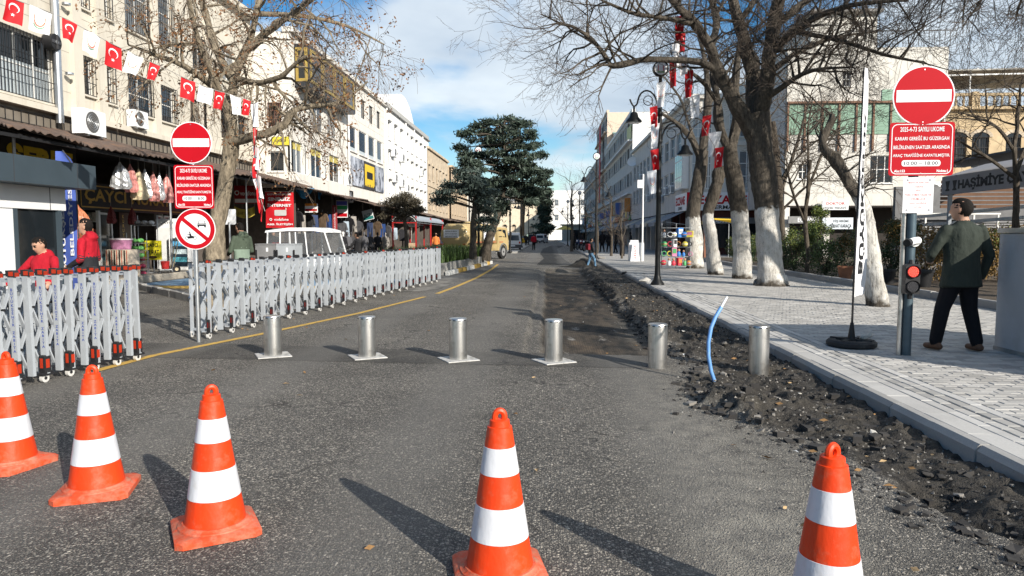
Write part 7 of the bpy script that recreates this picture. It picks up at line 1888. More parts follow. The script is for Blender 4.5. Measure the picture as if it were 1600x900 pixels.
# ------------------------------------------------------------------ people: one continuous body each, grown from tapered limbs
SKIN = mat('skin', (.42,.24,.165), .55, var=.08, scale=14); SKIN2 = mat('skin_dark', (.30,.17,.115), .55, var=.08, scale=14)
HAIRK = mat('hair_black', (.010,.008,.007), .75, var=.3, scale=40, bump=.5, bscale=90, spec=.15)
EYEM = mat('eye_dark', (.02,.015,.012), .3, var=0); LIP = mat('lip', (.30,.12,.095), .55, var=0)
def cloth(name, col, bump=.5, rough=.85): return mat(name, col, rough, var=.22, scale=5, bump=1.0, bscale=7, spec=.2, bdist=.07*bump, stretch=(1,1,.55))
class Body:
    def __init__(s): s.prims = []                             # (MB, material)
    def cap(s, p0, p1, r0, r1, m, n=12):
        p0, p1 = Vector(p0), Vector(p1); d = p1-p0; L_ = d.length; u = d/L_ if L_ > 1e-6 else Vector((0,0,1)); pts, rad = [], []
        for k in range(4): a = PI/2*(k+.6)/4.0; pts.append(p0-u*r0*math.cos(a)); rad.append(r0*math.sin(a))
        pts += [p0, p0.lerp(p1,.5), p1]; rad += [r0, (r0+r1)/2, r1]
        for k in range(3,-1,-1): a = PI/2*(k+.6)/4.0; pts.append(p1+u*r1*math.cos(a)); rad.append(r1*math.sin(a))
        s.prims.append((MB().tube(pts, rad, n), m)); return s
    def loft(s, rings, m, n=18):                              # rings: (x, y, z, rx, ry)
        vs, fs = [], []
        for x, y, z, rx, ry in rings:
            for j in range(n): a = 2*PI*j/n; vs.append((x+rx*math.cos(a), y+ry*math.sin(a), z))
        k = len(rings)
        for i in range(k-1):
            for j in range(n): fs.append((i*n+j, i*n+(j+1)%n, (i+1)*n+(j+1)%n, (i+1)*n+j))
        fs.append(tuple(range(n-1,-1,-1))); fs.append(tuple(range((k-1)*n,k*n)))
        s.prims.append((MB().add(vs, fs), m)); return s
    def ell(s, c, rx, ry, rz, m, n=12): s.prims.append((MB().ell(c, rx, ry, rz, n, 8), m)); return s
    def xform(s, idx, M):                                      # turn a set of prims (the head) about a joint
        for i in idx:
            b = s.prims[i][0]; b.v = [tuple(M @ Vector(v)) for v in b.v]
    def build(s, name, parent, roles, voxel=.016, smooth=4, key=None):
        order = []
        for b, m in s.prims:
            if m not in order: order.append(m)
        if key and key in _bodies:
            me = _bodies[key].copy(); me.materials.clear()
            for m in order: me.materials.append(roles[m])
            return link(name, me, parent)
        mats, allb, kdpts = [roles[m] for m in order], MB(), []
        for b, m in s.prims:
            mi = order.index(m); allb.add(b.v, b.f); kdpts += [(Vector(v), mi) for v in b.v]
            for f in b.f:
                if len(f) != 4: continue
                q = [Vector(b.v[i]) for i in f]
                for u in (.17,.5,.83):
                    for v in (.17,.5,.83): kdpts.append((q[0].lerp(q[1],u).lerp(q[3].lerp(q[2],u),v), mi))
        o = allb.build('tmp', mats[0], fix=True)
        md = o.modifiers.new('r', 'REMESH'); md.mode = 'VOXEL'; md.voxel_size = voxel
        ms = o.modifiers.new('s', 'SMOOTH'); ms.factor = .5; ms.iterations = smooth
        dg = bpy.context.evaluated_depsgraph_get(); dg.update()
        me = bpy.data.meshes.new_from_object(o.evaluated_get(dg)); bpy.data.objects.remove(o)
        kd = kdtree.KDTree(len(kdpts))
        for i, (p, _) in enumerate(kdpts): kd.insert(p, i)
        kd.balance(); me.materials.clear()
        for m in mats: me.materials.append(m)
        for p in me.polygons: p.material_index = kdpts[kd.find(p.center)[1]][1]; p.use_smooth = True
        me.name = name
        if key: _bodies[key] = me
        return link(name, me, parent)
_bodies = {}
def head(B, c, skin, face=True, k=1.0, hl=0.0):
    """head looking along +Y, c = centre; returns the prim indices"""
    i0 = len(B.prims); x, y, z = c
    B.loft([(x,y+.030,z-.118*k,.030,.034),(x,y+.022,z-.105*k,.048,.060),(x,y+.014,z-.07*k,.062,.078),(x,y+.004,z-.02*k,.072,.094),(x,y-.004,z+.04*k,.075,.100),(x,y-.008,z+.085*k,.060,.074),(x,y-.010,z+.112*k,.034,.04),(x,y-.010,z+.118*k,.012,.015)], skin)
    B.ell((x,y+.100,z-.022*k), .013,.022,.024, skin, 8)       # nose
    B.cap((x,y+.088,z+.015),(x,y+.104,z-.02), .008,.011, skin, 6)
    for s_ in (-1,1):
        B.ell((x+s_*.075,y-.008,z-.012), .011,.022,.032, skin, 8)
        if face:
            B.ell((x+s_*.030,y+.087,z+.004), .012,.008,.007, 'eye', 8)
            B.cap((x+s_*.016,y+.093,z+.024),(x+s_*.046,y+.082,z+.026), .006,.005, 'hair', 6)
    if face: B.cap((x-.022,y+.088,z-.066),(x+.022,y+.088,z-.066), .006,.006, 'lip', 6)
    B.ell((x,y-.028,z+.014*k), .0800,.092,.112*k, 'hair', 16); B.ell((x,y+.004,z+.076*k), .069,.077,.058*k, 'hair', 14)
    return list(range(i0, len(B.prims)))
def hand(B, wrist, d, m, thumb=(0,0,1), curl=.4):
    """palm with five unequal, slightly curled fingers; d = pointing direction, thumb = side the thumb leaves"""
    w, d, t = Vector(wrist), Vector(d).normalized(), Vector(thumb); t = (t-d*t.dot(d)).normalized(); n = d.cross(t).normalized()
    B.cap(w, w+d*.075, .026, .034, m, 10)
    for k, L_ in enumerate((.062,.072,.066,.050)):
        b0 = w+d*.085+t*(.030-.020*k); b1 = b0+(d*math.cos(curl)+n*math.sin(curl))*L_*.5; b2 = b1+(d*math.cos(curl*2.4)+n*math.sin(curl*2.4))*L_*.55
        B.cap(b0, b1, .0095, .009, m, 8); B.cap(b1, b2, .009, .0075, m, 8)
    b0 = w+d*.03+t*.03; b1 = b0+(d*.6+t*.8).normalized()*.035; b2 = b1+(d*.9+t*.3+n*.3).normalized()*.03
    B.cap(b0, b1, .012, .010, m, 8); B.cap(b1, b2, .010, .008, m, 8)
def person(name, label, loc, rz, h, top, legs, shoe, skin=SKIN, stance=None, arms=None, headturn=0, nod=0, face=False, voxel=.018, coat=.0, hairlow=.0, group=None, hood=None, top2=None, seated=False, hairm=HAIRK, sleeves=None, wide=1.0):
    """stance: ((footx,footy,kneex,kneey) x2); arms: ((elbow),(hand)) x2 in metres for a 1.75 m figure, facing +Y"""
    t = thing(name, label, 'person', loc, rz, group); k = h/1.75; B = Body()
    roles = {'top': top, 'legs': legs, 'shoe': shoe, 'skin': skin, 'eye': EYEM, 'hair': hairm, 'lip': LIP, 'top2': top2, 'hood': hood, 'sl0': sleeves[0] if sleeves else None, 'sl1': sleeves[1] if sleeves else None}
    key = str((stance, arms, headturn, nod, face, voxel, coat, bool(hood), bool(top2), bool(sleeves), hairlow)) if voxel > .015 else None
    has_hood, has_top2, has_sl = hood, top2, sleeves; top, legs, shoe, skin, top2, hood = 'top', 'legs', 'shoe', 'skin', 'top2', 'hood'; sleeves = ('sl0', 'sl1') if has_sl else None
    st = stance or ((-.10,.0,-.10,.03),(.10,.0,.10,.03)); sk = skin
    hip = .93
    if not seated:
        for i, q_ in enumerate(st):
            fx_, fy_, kx, ky = q_[:4]; s_ = -1 if i == 0 else 1; fz = .085 if len(q_) == 4 else q_[4]
            B.cap((s_*.080,0,hip-.12),(kx,ky,.50), .100,.076, legs); B.cap((kx,ky,.50),(fx_,fy_,fz+.03), .076,.062, legs)
            B.cap((fx_,fy_-.05,fz-.035),(fx_+s_*.01,fy_+.13,fz-.045), .042,.036, shoe)
        B.loft([(0,-.01,hip-.15,.12,.09),(0,-.012,hip-.09,.145,.108),(0,-.01,hip-.06,.08,.07)], legs)
    hem = hip-.06-coat
    rg = [(0,-.005,hem,.190+coat*.22,.142+coat*.1),(0,-.005,hem+.10,.186+coat*.12,.142),(0,0,1.08,.180,.134),(0,.004,1.20,.190,.136),(0,.0,1.34,.202,.130),(0,-.008,1.42,.176,.110),(0,-.012,1.475,.098,.075),(0,-.005,1.50,.06,.058)]
    if has_top2: B.loft(rg[:4], top2); B.loft([(0,.003,1.17,.188,.135)]+rg[3:], top)
    else: B.loft(rg, top)
    B.cap((0,-.005,1.46),(0,.012,1.56), .056,.052, sk)
    am = arms or (((-.27,-.02,1.13),(-.26,.06,.90)),((.27,-.02,1.13),(.26,.06,.90)))
    for i, (e, hd) in enumerate(am):
        s_ = -1 if i == 0 else 1; sh_ = Vector((s_*.185,-.005,1.395)); e, hd = Vector(e), Vector(hd); w = e.lerp(hd, .92)
        up_m = sleeves[0] if sleeves else top; lo_m = sleeves[1] if sleeves else top
        B.cap(sh_, e, .066,.052, up_m); B.cap(e, w, .052,.041, lo_m)
        hand(B, w.lerp(hd,.4), hd-e, sk, thumb=(-s_*.2,.8,.3))
    if has_hood: B.loft([(0,-.055,1.40,.13,.07),(0,-.075,1.46,.125,.085),(0,-.06,1.52,.10,.075),(0,-.05,1.55,.07,.05)], hood)
    c = (0,.022,1.635); ids = head(B, c, sk, face, hl=hairlow)
    M = Matrix.Translation(Vector((0,0,1.55))) @ Matrix.Rotation(headturn, 4, 'Z') @ Matrix.Rotation(nod, 4, 'X') @ Matrix.Translation(Vector((0,0,-1.55)))
    B.xform(ids, M)
    B.build('body', t, roles, voxel, key=key).scale = (k*wide,k*(1+wide)/2,k)
    return t
JGREEN = cloth('jacket_green', (.034,.042,.035), .8); TBLACK = cloth('trouser_black', (.010,.010,.013), .5); SHOEB = mat('shoe_brown', (.11,.055,.032), .6, var=.2)
p = onz(1497,548,PZ)
person('person', 'man in a dark green jacket and black trousers seen from behind on the pavement', (p.x+.02, p.y+.05, PZ), R(8), 1.83, JGREEN, TBLACK, SHOEB, stance=((-.23,.02,-.17,.02),(.13,-.10,.10,-.01)),
       arms=(((-.30,.05,1.11),(-.17,.26,1.04)),((.28,-.03,1.10),(.27,.06,.84))), headturn=R(35), voxel=.011, coat=.13, wide=1.13, hairlow=-.03, nod=R(-4))
JRED = cloth('jacket_red', (.37,.010,.022), .8); JBLK = cloth('jacket_black', (.020,.022,.026), .5); TNAVY = cloth('trouser_navy', (.02,.025,.04), .5)
Yp = 11.0; p = ony(136,368,Yp)
person('person', 'man in a red and black jacket standing in profile beside the kiosk', (p.x, Yp, 0), R(98), 1.76, JRED, JBLK, TBLACK, face=True, arms=(((-.27,-.02,1.12),(-.20,.20,1.0)),((.27,-.02,1.12),(.20,.20,1.0))), hood=JRED, top2=JBLK, voxel=.013, sleeves=(JRED, JBLK), hairlow=.0)
Yp = 10.5; p = ony(50,368,Yp)
person('person', 'dark-haired man in a red jacket bending down smiling behind the sliding gate', (p.x+.05, Yp+.15, -.26), R(172), 1.74, JRED, JBLK, TBLACK, face=True, arms=(((-.33,.12,1.20),(-.42,.34,1.06)),((.33,.10,1.20),(.38,.32,1.02))), hood=JRED, nod=R(-22), headturn=R(-14), voxel=.013, hairlow=.0,
       stance=((-.12,-.06,-.13,.18,.345),(.12,.10,.13,.30,.345)))
JSAGE = cloth('jacket_sage', (.19,.25,.20), .6); JOLIVE = cloth('jacket_olive', (.065,.085,.062), .6)
Yp = 15.6; p = ony(377,368,Yp)
person('person', 'man in a two-tone green hooded jacket looking down behind the long gate', (p.x, Yp, 0), R(60), 1.80, JOLIVE, TNAVY, TBLACK, arms=(((-.27,.02,1.12),(-.16,.24,1.05)),((.27,.02,1.12),(.16,.24,1.05))), hood=JOLIVE, nod=R(-28), top2=JSAGE, voxel=.016, hairlow=-.01)
JEANS = cloth('jeans_pale', (.16,.30,.46), .5); JGREYB = cloth('jacket_charcoal', (.045,.043,.045), .5)
p = onz(923,418,0); ch = person('person', 'child in pale jeans and dark jacket stepping over the dug-up road with a backpack', (p.x, p.y, .02), R(-60), 1.36, JGREYB, JEANS, TBLACK, stance=((-.10,-.16,-.10,.0),(.10,.26,.10,.20)), nod=R(-15), voxel=.02)
bk = MB().cbox(-.13,.13,-.23,-.11,.82,1.10,.04).build('backpack', cloth('backpack_red', (.20,.025,.035)), ch)
p = onz(834,391); person('person', 'person in a red top walking away down the middle of the road', (p.x, p.y, 0), R(3), 1.68, JRED, TBLACK, TBLACK, stance=((-.09,.12,-.09,.1),(.09,-.14,.09,.0)), voxel=.024)
p = onz(822,385); person('person', 'person in black walking along the far roadside by the van', (p.x, p.y, 0), R(5), 1.7, JBLK, TBLACK, TBLACK, stance=((-.09,.12,-.09,.1),(.09,-.14,.09,.0)), voxel=.026)
COATS = [cloth('coat_%s' % n, c) for n, c in (('black',(.016,.015,.017)), ('brown',(.06,.04,.03)), ('navy',(.02,.025,.045)), ('grey',(.10,.10,.105)))]
ped = [((896,391),0,R(10),'person in black standing beside the far bare tree'), ((908,390),2,R(160),'person in navy near the parked motorcycles'), ((941,394),1,R(30),'person in brown under the blue and white shop sign'), ((951,394),0,R(200),'person in black outside the navy-signed shop'), ((962,395),0,R(100),'person in black under the cream awning'), ((972,400),0,R(185),'walker in a long black coat near the pharmacy board'), ((933,392),3,R(170),'person in grey among the shoppers'), ((985,393),2,R(80),'person in navy at the shop door behind the pharmacy board')]
for (px, py), ci, rz, lab in ped:
    p = onz(px, py, PZ); person('person', lab, (p.x, p.y, PZ), rz, rng.uniform(1.62,1.8), COATS[ci], COATS[0], TBLACK, stance=((-.09,.14,-.09,.1),(.09,-.14,.09,.0)), voxel=.026, coat=.10, group='pedestrians on the shaded pavement')
COLP = [cloth('top_orange', (.60,.19,.05)), cloth('top_blue', (.08,.25,.48)), cloth('top_pink', (.5,.25,.25))]
for i, (px, Y_, lab) in enumerate(((681,52,'person in an orange top inside the red shelter'), (689,55,'person in light blue standing by the red shelter post'), (696,50,'person in pink walking past the red shelter'))):
    p = ony(px,368,Y_); person('person', lab, (p.x, Y_, 0), R(60*i), 1.68, COLP[i], TNAVY, TBLACK, voxel=.026, group='people around the red shelter')
p = ony(478,368,27.5); person('person', 'person in black standing in the doorway behind the white buggy', (ony(427,368,30).x, 30.0, 0), R(200), 1.74, COATS[0], TBLACK, TBLACK, voxel=.022)

# ------------------------------------------------------------------ vehicles
TYRE = mat('tyre', (.02,.02,.021), .85, var=.3, scale=20); RIM = mat('rim', (.36,.36,.36), .5, .4, var=.2, scale=10)
def wheel(parent, c, r, w, axis=(1,0,0), name='wheel'):
    c, a = Vector(c), Vector(axis).normalized()
    o = MB().tube([c-a*w/2, c-a*w*.42, c+a*w*.42, c+a*w/2], [r*.93,r,r,r*.93], 22).build(name, TYRE, parent, smooth=True)
    MB().tube([c-a*(w/2+.006), c+a*(w/2+.006)], r*.58, 16).build('rim', RIM, o, smooth=True)
    MB().tube([c-a*(w/2+.02), c+a*(w/2+.02)], r*.16, 8).build('hub', BLACK, o)
    return o
def loft_x(secs, m_first=0):
    """body from cross-sections: (y, [(x,z)...]) joined along y"""
    b = MB(); n = len(secs[0][1]); vs = []
    for y, sec in secs: vs += [(x, y, z) for x, z in sec]
    fs = []
    for i in range(len(secs)-1):
        for j in range(n): fs.append((i*n+j, i*n+(j+1)%n, (i+1)*n+(j+1)%n, (i+1)*n+j))
    fs.append(tuple(range(n-1,-1,-1))); fs.append(tuple(range((len(secs)-1)*n, len(secs)*n)))
    return b.add(vs, fs)
TRUCKY = mat('truck_yellow', (.46,.35,.17), .5, var=.14, scale=1.5, coat=.2, grime=(.30,.21,.10), gscale=1.5, gcut=(.52,.75))
# tanker truck, rear towards the camera, turned a little to show its kerb side (local +Y = front)
p = onz(784,405)
t = thing('tanker_truck', 'dull yellow municipal tanker truck parked behind the planter', 'truck', (p.x-1.5, p.y-.4, 0), R(-23))
def oct_sec(w, z0, z1, k=.3):
    c = (z1-z0)*k; return [(-w+c*.8,z0),(w-c*.8,z0),(w,z0+c),(w,z1-c),(w-c*.9,z1),(-w+c*.9,z1),(-w,z1-c),(-w,z0+c)]
tk = loft_x([(-3.05,oct_sec(.72,.98,1.9)),(-2.95,oct_sec(.88,.86,2.1)),(-2.8,oct_sec(.95,.80,2.2)),(.75,oct_sec(.95,.80,2.2)),(.85,oct_sec(.85,.9,2.1))]).build('tank', TRUCKY, t, smooth=True, fix=True)
pl_ = MB().box(-.62,.42,-3.07,-3.055,1.38,1.85).build('name_plate', SIGNWHITE, tk)
for i, tx in enumerate(('ŞANLIURFA','BÜYÜKŞEHİR','BELEDİYESİ')): lettering(pl_, tx, (-.1,-3.076,1.74-.14*i), INK, bold=.015, width=.8, height=.09)
p2_ = MB().box(.951,.958,-.95,.45,1.2,1.75).build('name_plate', SIGNWHITE, tk)
link('lettering', text_mesh('BELEDİYESİ', mat=INKBLUE, bold=.015, width=1.1, height=.16), p2_, (.962,-.25,1.5), (PI/2,0,PI/2))
MB().box(.956,.962,-2.7,.7,1.06,1.14).build('rust_stripe', mat('stripe_rust', (.40,.14,.07), .7, var=.3), tk)
MB().box(-.45,.45,-2.2,-.2,2.2,2.26).build('catwalk', BLACK, tk); MB().lathe([(.3,0),(.3,.08),(.1,.12)], 14, (0,-1.2,2.25)).build('manhole', TRUCKY, tk)
MB().box(-.75,.75,-2.95,2.2,.55,.78).build('chassis', mat('chassis', (.04,.038,.035), .8), t)
bp_ = MB().box(-.92,.92,-3.08,-2.98,.66,.92).build('bumper', TRUCKY, t)
for k in range(6):
    x_ = -.85+.29*k
    if k in (2,3): continue
    MB().add([(x_,-3.085,.70),(x_+.12,-3.085,.70),(x_+.22,-3.085,.88),(x_+.10,-3.085,.88)], [(0,1,2,3)]).build('warning_stripe', SIGNRED if k%2 else SIGNWHITE, bp_)
for sx in (-.8,.8): MB().box(sx-.09,sx+.09,-3.10,-3.085,.94,1.02).build('tail_light', REDREF, t)
cb = loft_x([(.95,[(-.92,.55),(.92,.55),(.92,1.5),(.86,2.02),(-.86,2.02),(-.92,1.5)]),(1.7,[(-.92,.55),(.92,.55),(.92,1.5),(.86,2.02),(-.86,2.02),(-.92,1.5)]),(2.45,[(-.92,.55),(.92,.55),(.92,1.35),(.84,1.98),(-.84,1.98),(-.92,1.35)]),(2.6,[(-.9,.6),(.9,.6),(.9,1.28),(.8,1.9),(-.8,1.9),(-.9,1.28)])]).build('cab', TRUCKY, t, fix=True)
for sx in (-1,1):
    w_ = MB().add([(sx*.925,1.15,1.40),(sx*.925,1.62,1.40),(sx*.878,1.62,1.88),(sx*.878,1.15,1.88)], [(0,1,2,3)]).build('side_window', GLASSD, cb)
    MB().add([(sx*.925,1.72,1.40),(sx*.925,2.25,1.38),(sx*.868,2.2,1.86),(sx*.878,1.72,1.88)], [(0,1,2,3)]).build('side_window', GLASSD, cb)
    MB().bar((sx*.95,2.4,1.75),(sx*1.12,2.45,1.7),.03,.03).build('mirror_arm', BLACK, cb); MB().cbox(sx*1.12-.06,sx*1.12+.06,2.42,2.48,1.38,1.75,.01).build('mirror', BLACK, cb)
    MB().box(sx*.922,sx*.928,1.2,1.75,1.05,1.12).build('door_stripe', mat('stripe_rust', (.40,.14,.07), .7, var=.3), cb)
MB().add([(-.78,.945,1.45),(.78,.945,1.45),(.78,.945,1.92),(-.78,.945,1.92)], [(0,1,2,3)]).build('rear_window', GLASSD, cb)
MB().add([(-.76,2.61,1.35),(.76,2.61,1.35),(.72,2.58,1.86),(-.72,2.58,1.86)], [(0,1,2,3)]).build('windscreen', GLASSD, cb)
for y_ in (-2.0, 1.75):
    for sx in (-.82,.82): wheel(t, (sx, y_, .45), .45, .26)
for sx in (-1,1):
    arc = [(1.75+.56*math.cos(a), .45+.56*math.sin(a)) for a in [PI*i/10 for i in range(11)]]; inn = [(1.75+.50*math.cos(a), .45+.50*math.sin(a)) for a in [PI*i/10 for i in range(11)]]
    b = MB()
    for i in range(10): b.prism([arc[i],arc[i+1],inn[i+1],inn[i]], lambda a, z, d: (d, a, z), sx*.66, sx*.97)
    b.build('mudguard', mat('mudguard_grey', (.16,.17,.18), .6), t, fix=True)
MB().box(.5,.93,.1,.9,.55,.95).build('side_locker', TRUCKY, t)

def small_van(name, label, loc, rz, m, s=1.0, cat='van', rearwin=True, taxi=False):
    t = thing(name, label, cat, loc, rz)
    def sec(w, zt, wt): return [(-w,.28),(w,.28),(w,.95),(wt,zt),(-wt,zt),(-w,.95)]
    if taxi: secs = [(-2.1,sec(.76,.98,.74)),(-1.55,sec(.82,1.02,.78)),(-1.2,sec(.84,1.42,.60)),(.35,sec(.84,1.45,.60)),(.95,sec(.84,1.02,.76)),(2.1,sec(.78,.86,.72))]
    else: secs = [(-1.95,sec(.78,1.62,.66)),(-1.88,sec(.84,1.75,.70)),(.6,sec(.85,1.8,.70)),(1.15,sec(.85,1.2,.78)),(2.0,sec(.80,.98,.74))]
    bd = loft_x(secs).build('body', m, t, smooth=False, fix=True)
    yr = -1.96 if not taxi else -1.38
    if taxi: MB().add([(-.66,-1.54,1.06),(.66,-1.54,1.06),(.55,-1.24,1.38),(-.55,-1.24,1.38)], [(0,1,2,3)]).build('rear_window', GLASSD, bd)
    else:
        MB().add([(-.66,-1.962,1.02),(.66,-1.962,1.02),(.60,-1.957,1.52),(-.60,-1.957,1.52)], [(0,1,2,3)]).build('rear_window', GLASSB, bd)
    for sx in (-1,1):
        for ya, yb2 in ((-1.5,-.5),(-.42,.55)): MB().add([(sx*.848,ya,1.0),(sx*.848,yb2,1.0),(sx*.73,yb2,1.42 if taxi else 1.62),(sx*.73,ya,1.42 if taxi else 1.62)], [(0,1,2,3)]).build('side_window', GLASSD, bd)
        MB().box(sx*.70-.08,sx*.70+.08,(-2.12 if taxi else -1.975),(-2.09 if taxi else -1.94),.72,.92).build('tail_light', REDREF, t)
        MB().cbox(sx*.93-.07,sx*.93+.07,.55,.65,.98,1.12,.01).build('mirror', BLACK, t)
        for y_ in (-1.3, 1.3): wheel(t, (sx*.72, y_, .30), .30, .19)
    MB().cbox(-.84,.84,-2.08 if not taxi else -2.2,-1.9 if not taxi else -2.05,.28,.62,.03).build('bumper', mat('bumper_grey', (.07,.07,.072), .7), t)
    MB().box(-.26,.26,-2.095 if not taxi else -2.215,-2.085 if not taxi else -2.205,.45,.56).build('number_plate', SIGNWHITE, t)
    if taxi: MB().cbox(-.2,.2,-.5,-.3,1.46,1.58,.03).build('roof_sign', SIGNWHITE, t)
    return t
p = onz(800,392); small_van('van', 'small white van seen from the back on the roadside', (p.x, p.y+1.6, 0), R(2), mat('van_white', (.66,.67,.68), .4, var=.05, coat=.3))
p = onz(808,380.5); small_van('taxi', 'yellow taxi parked before the far stone building', (p.x, 128, 0), R(75), mat('taxi_yellow', (.68,.40,.02), .4, var=.06, coat=.3), cat='car', taxi=True)
p = onz(830,380); small_van('car', 'dark car standing behind the walkers at the end of the road', (p.x, 135, 0), R(10), mat('car_black', (.02,.021,.024), .35, var=.1, coat=.4), cat='car', taxi=False)
p = onz(846,380); small_van('van', 'tall white van parked at the far junction', (ony(847,368,140).x, 140, 0), R(-12), mat('van_white', (.66,.67,.68), .4, var=.05, coat=.3))

# white electric buggy with clear side curtains
Yb = 25.5; pc = ony(480,368,Yb)
t = thing('electric_buggy', 'white electric buggy with clear plastic side curtains parked in front of the shops', 'buggy', (pc.x, Yb, 0), R(-98))
BW = mat('buggy_white', (.74,.75,.76), .4, var=.05, coat=.2)
CLEAR = mat('clear_curtain', (.20,.21,.22), .12, var=0, alpha=.42, spec=.6)
# local +Y = front; length 2.6
loft_x([(-1.3,[(-.62,.35),(.62,.35),(.62,.82),(-.62,.82)]),(.5,[(-.62,.35),(.62,.35),(.62,.82),(-.62,.82)]),(1.15,[(-.6,.38),(.6,.38),(.55,.86),(-.55,.86)]),(1.38,[(-.5,.42),(.5,.42),(.42,.70),(-.42,.70)])]).build('body', BW, t, fix=True)
rf = loft_x([(-1.3,[(-.66,1.60),(.66,1.60),(.60,1.68),(-.60,1.68)]),(-.4,[(-.68,1.66),(.68,1.66),(.60,1.78),(-.60,1.78)]),(.6,[(-.68,1.66),(.68,1.66),(.60,1.78),(-.60,1.78)]),(1.05,[(-.64,1.60),(.64,1.60),(.58,1.68),(-.58,1.68)])]).build('roof', BW, t, fix=True)
for sx in (-1,1):
    prev = None
    for yb0, yt0 in ((-1.27,-1.2),(-.75,-.72),(-.35,-.36),(-.12,-.14),(.30,.24),(1.22,.98)):
        MB().bar((sx*.61,yb0,.82),(sx*.64,yt0,1.62),.05,.04).build('pillar', BW, t)
        if prev: MB().add([(sx*.612,prev[0]+.02,.83),(sx*.612,yb0-.02,.83),(sx*.642,yt0-.02,1.61),(sx*.642,prev[1]+.02,1.61)], [(0,1,2,3)]).build('clear_curtain', CLEAR, t)
        prev = (yb0, yt0)
    for y_ in (-.95, .95): wheel(t, (sx*.52, y_, .25), .25, .16)
    MB().lathe([(.09,0),(.09,.05),(.03,.07)], 10, (sx*.38,1.36,.6)).build('headlight', SIGNWHITE, t)
MB().add([(-.56,1.24,.86),(.56,1.24,.86),(.56,1.0,1.6),(-.56,1.0,1.6)], [(0,1,2,3)]).build('windscreen', CLEAR, t)
for y_ in (-.8, .1): MB().cbox(-.5,.5,y_-.25,y_+.2,.6,.84,.03).cbox(-.5,.5,y_-.32,y_-.24,.84,1.25,.02).build('seat', mat('seat_red' if y_ < 0 else 'seat_black', (.35,.03,.04) if y_ < 0 else (.03,.03,.032), .6, var=.1), t)
MB().tube([(-.25,.62,.85),(-.25,.45,1.1)], .02, 6).tube([(-.25+.16*math.cos(a),.44-.05*math.sin(a),1.1+.14*math.sin(a)) for a in [2*PI*i/14 for i in range(14)]], .015, 5, closed=True).build('steering_wheel', BLACK, t)

# grey metal boxes in front of it
for i, (xa, xb_, lab, m_) in enumerate(((399,431,'grey metal box with dark corner bars beside the man in green hood', mat('box_grey', (.24,.24,.245), .55, .2, var=.15)), (431.5,461,'pale metal box end to end with a darker one', mat('box_pale', (.42,.45,.48), .5, .2, var=.12)))):
    a, c = ony(xa,392,19.6), ony(xb_,392,19.6)
    t = thing('metal_box', lab, 'box', ((a.x+c.x)/2, 19.9, 0), 0); w_ = (c.x-a.x)/2
    MB().cbox(-w_,w_,-.3,.3,.62,1.24,.015).build('body', m_, t); MB().box(-w_-.01,w_+.01,-.31,.31,1.242,1.27).build('lid', m_, t)
    for sx in (-1,1): MB().cbox(sx*w_*.9-.02,sx*w_*.9+.02,-.33,-.301,.8,1.1,.005).build('latch', BLACK, t)
    for sx in (-1,1):
        for sy in (-.25,.25): MB().box(sx*w_*.85-.03,sx*w_*.85+.03,sy-.03,sy+.03,0,.62).build('leg', GALV, t)
    MB().box(w_*.05,w_*.25,-.303,-.3005,1.05,1.16).build('badge', SIGNWHITE, t)

# motorcycles
def motorcycle(name, label, loc, rz, m, rider=False, group=None):
    t = thing(name, label, 'motorcycle', loc, rz, group)
    for y_ in (-.62,.66):
        w_ = MB().tube([(.0+.27*math.cos(a)*0, y_+.27*math.cos(a), .30+.27*math.sin(a)) for a in [2*PI*i/18 for i in range(18)]], .05, 7, closed=True).build('wheel', TYRE, t, smooth=True)
        MB().tube([(-.03,y_,.30),(.03,y_,.30)], .2, 14).build('rim', RIM, w_)
    MB().ell((0,.12,.78), .15,.30,.13).build('tank', m, t, smooth=True); MB().ell((0,-.05,.42), .16,.28,.18).build('engine', mat('engine_grey', (.08,.08,.085), .5, .5), t, smooth=True)
    loft_x([(-.75,[(-.09,.82),(.09,.82),(.09,.88),(-.09,.88)]),(-.3,[(-.14,.72),(.14,.72),(.14,.80),(-.14,.80)]),(.0,[(-.12,.72),(.12,.72),(.12,.80),(-.12,.80)])]).build('saddle', BLACK, t, fix=True)
    loft_x([(-.85,[(-.10,.62),(.10,.62),(.08,.78),(-.08,.78)]),(-.2,[(-.16,.45),(.16,.45),(.14,.74),(-.14,.74)]),(.35,[(-.18,.40),(.18,.40),(.16,.80),(-.16,.80)]),(.72,[(-.14,.70),(.14,.70),(.10,1.0),(-.10,1.0)])]).build('fairing', m, t, fix=True)
    MB().tube([(-.34,.42,1.05),(-.12,.52,1.0),(.12,.52,1.0),(.34,.42,1.05)], .018, 6).build('handlebar', BLACK, t)
    for sx in (-1,1): MB().tube([(sx*.09,.66,.30),(sx*.07,.50,.98)], .022, 6).build('fork', GALV, t)
    MB().lathe([(.09,0),(.09,.05)], 12, (0,0,0)).build('headlight', SIGNWHITE, t, loc=(0,.74,.86), rot=(R(-80),0,0))
    MB().tube([(.14,-.1,.35),(.17,-.85,.42)], .045, 8).build('exhaust', GALV, t)
    return t
mk = mat('moto_black', (.02,.02,.022), .35, var=.1, coat=.3); mr = mat('moto_red', (.25,.02,.02), .35, var=.1, coat=.3); mb_ = mat('moto_blue', (.03,.06,.16), .35, var=.1, coat=.3)
p = ony(553,368,30); motorcycle('motorcycle', 'black motorcycle with its rider in front of the clothes shops', (p.x, 30, 0), R(75), mk)
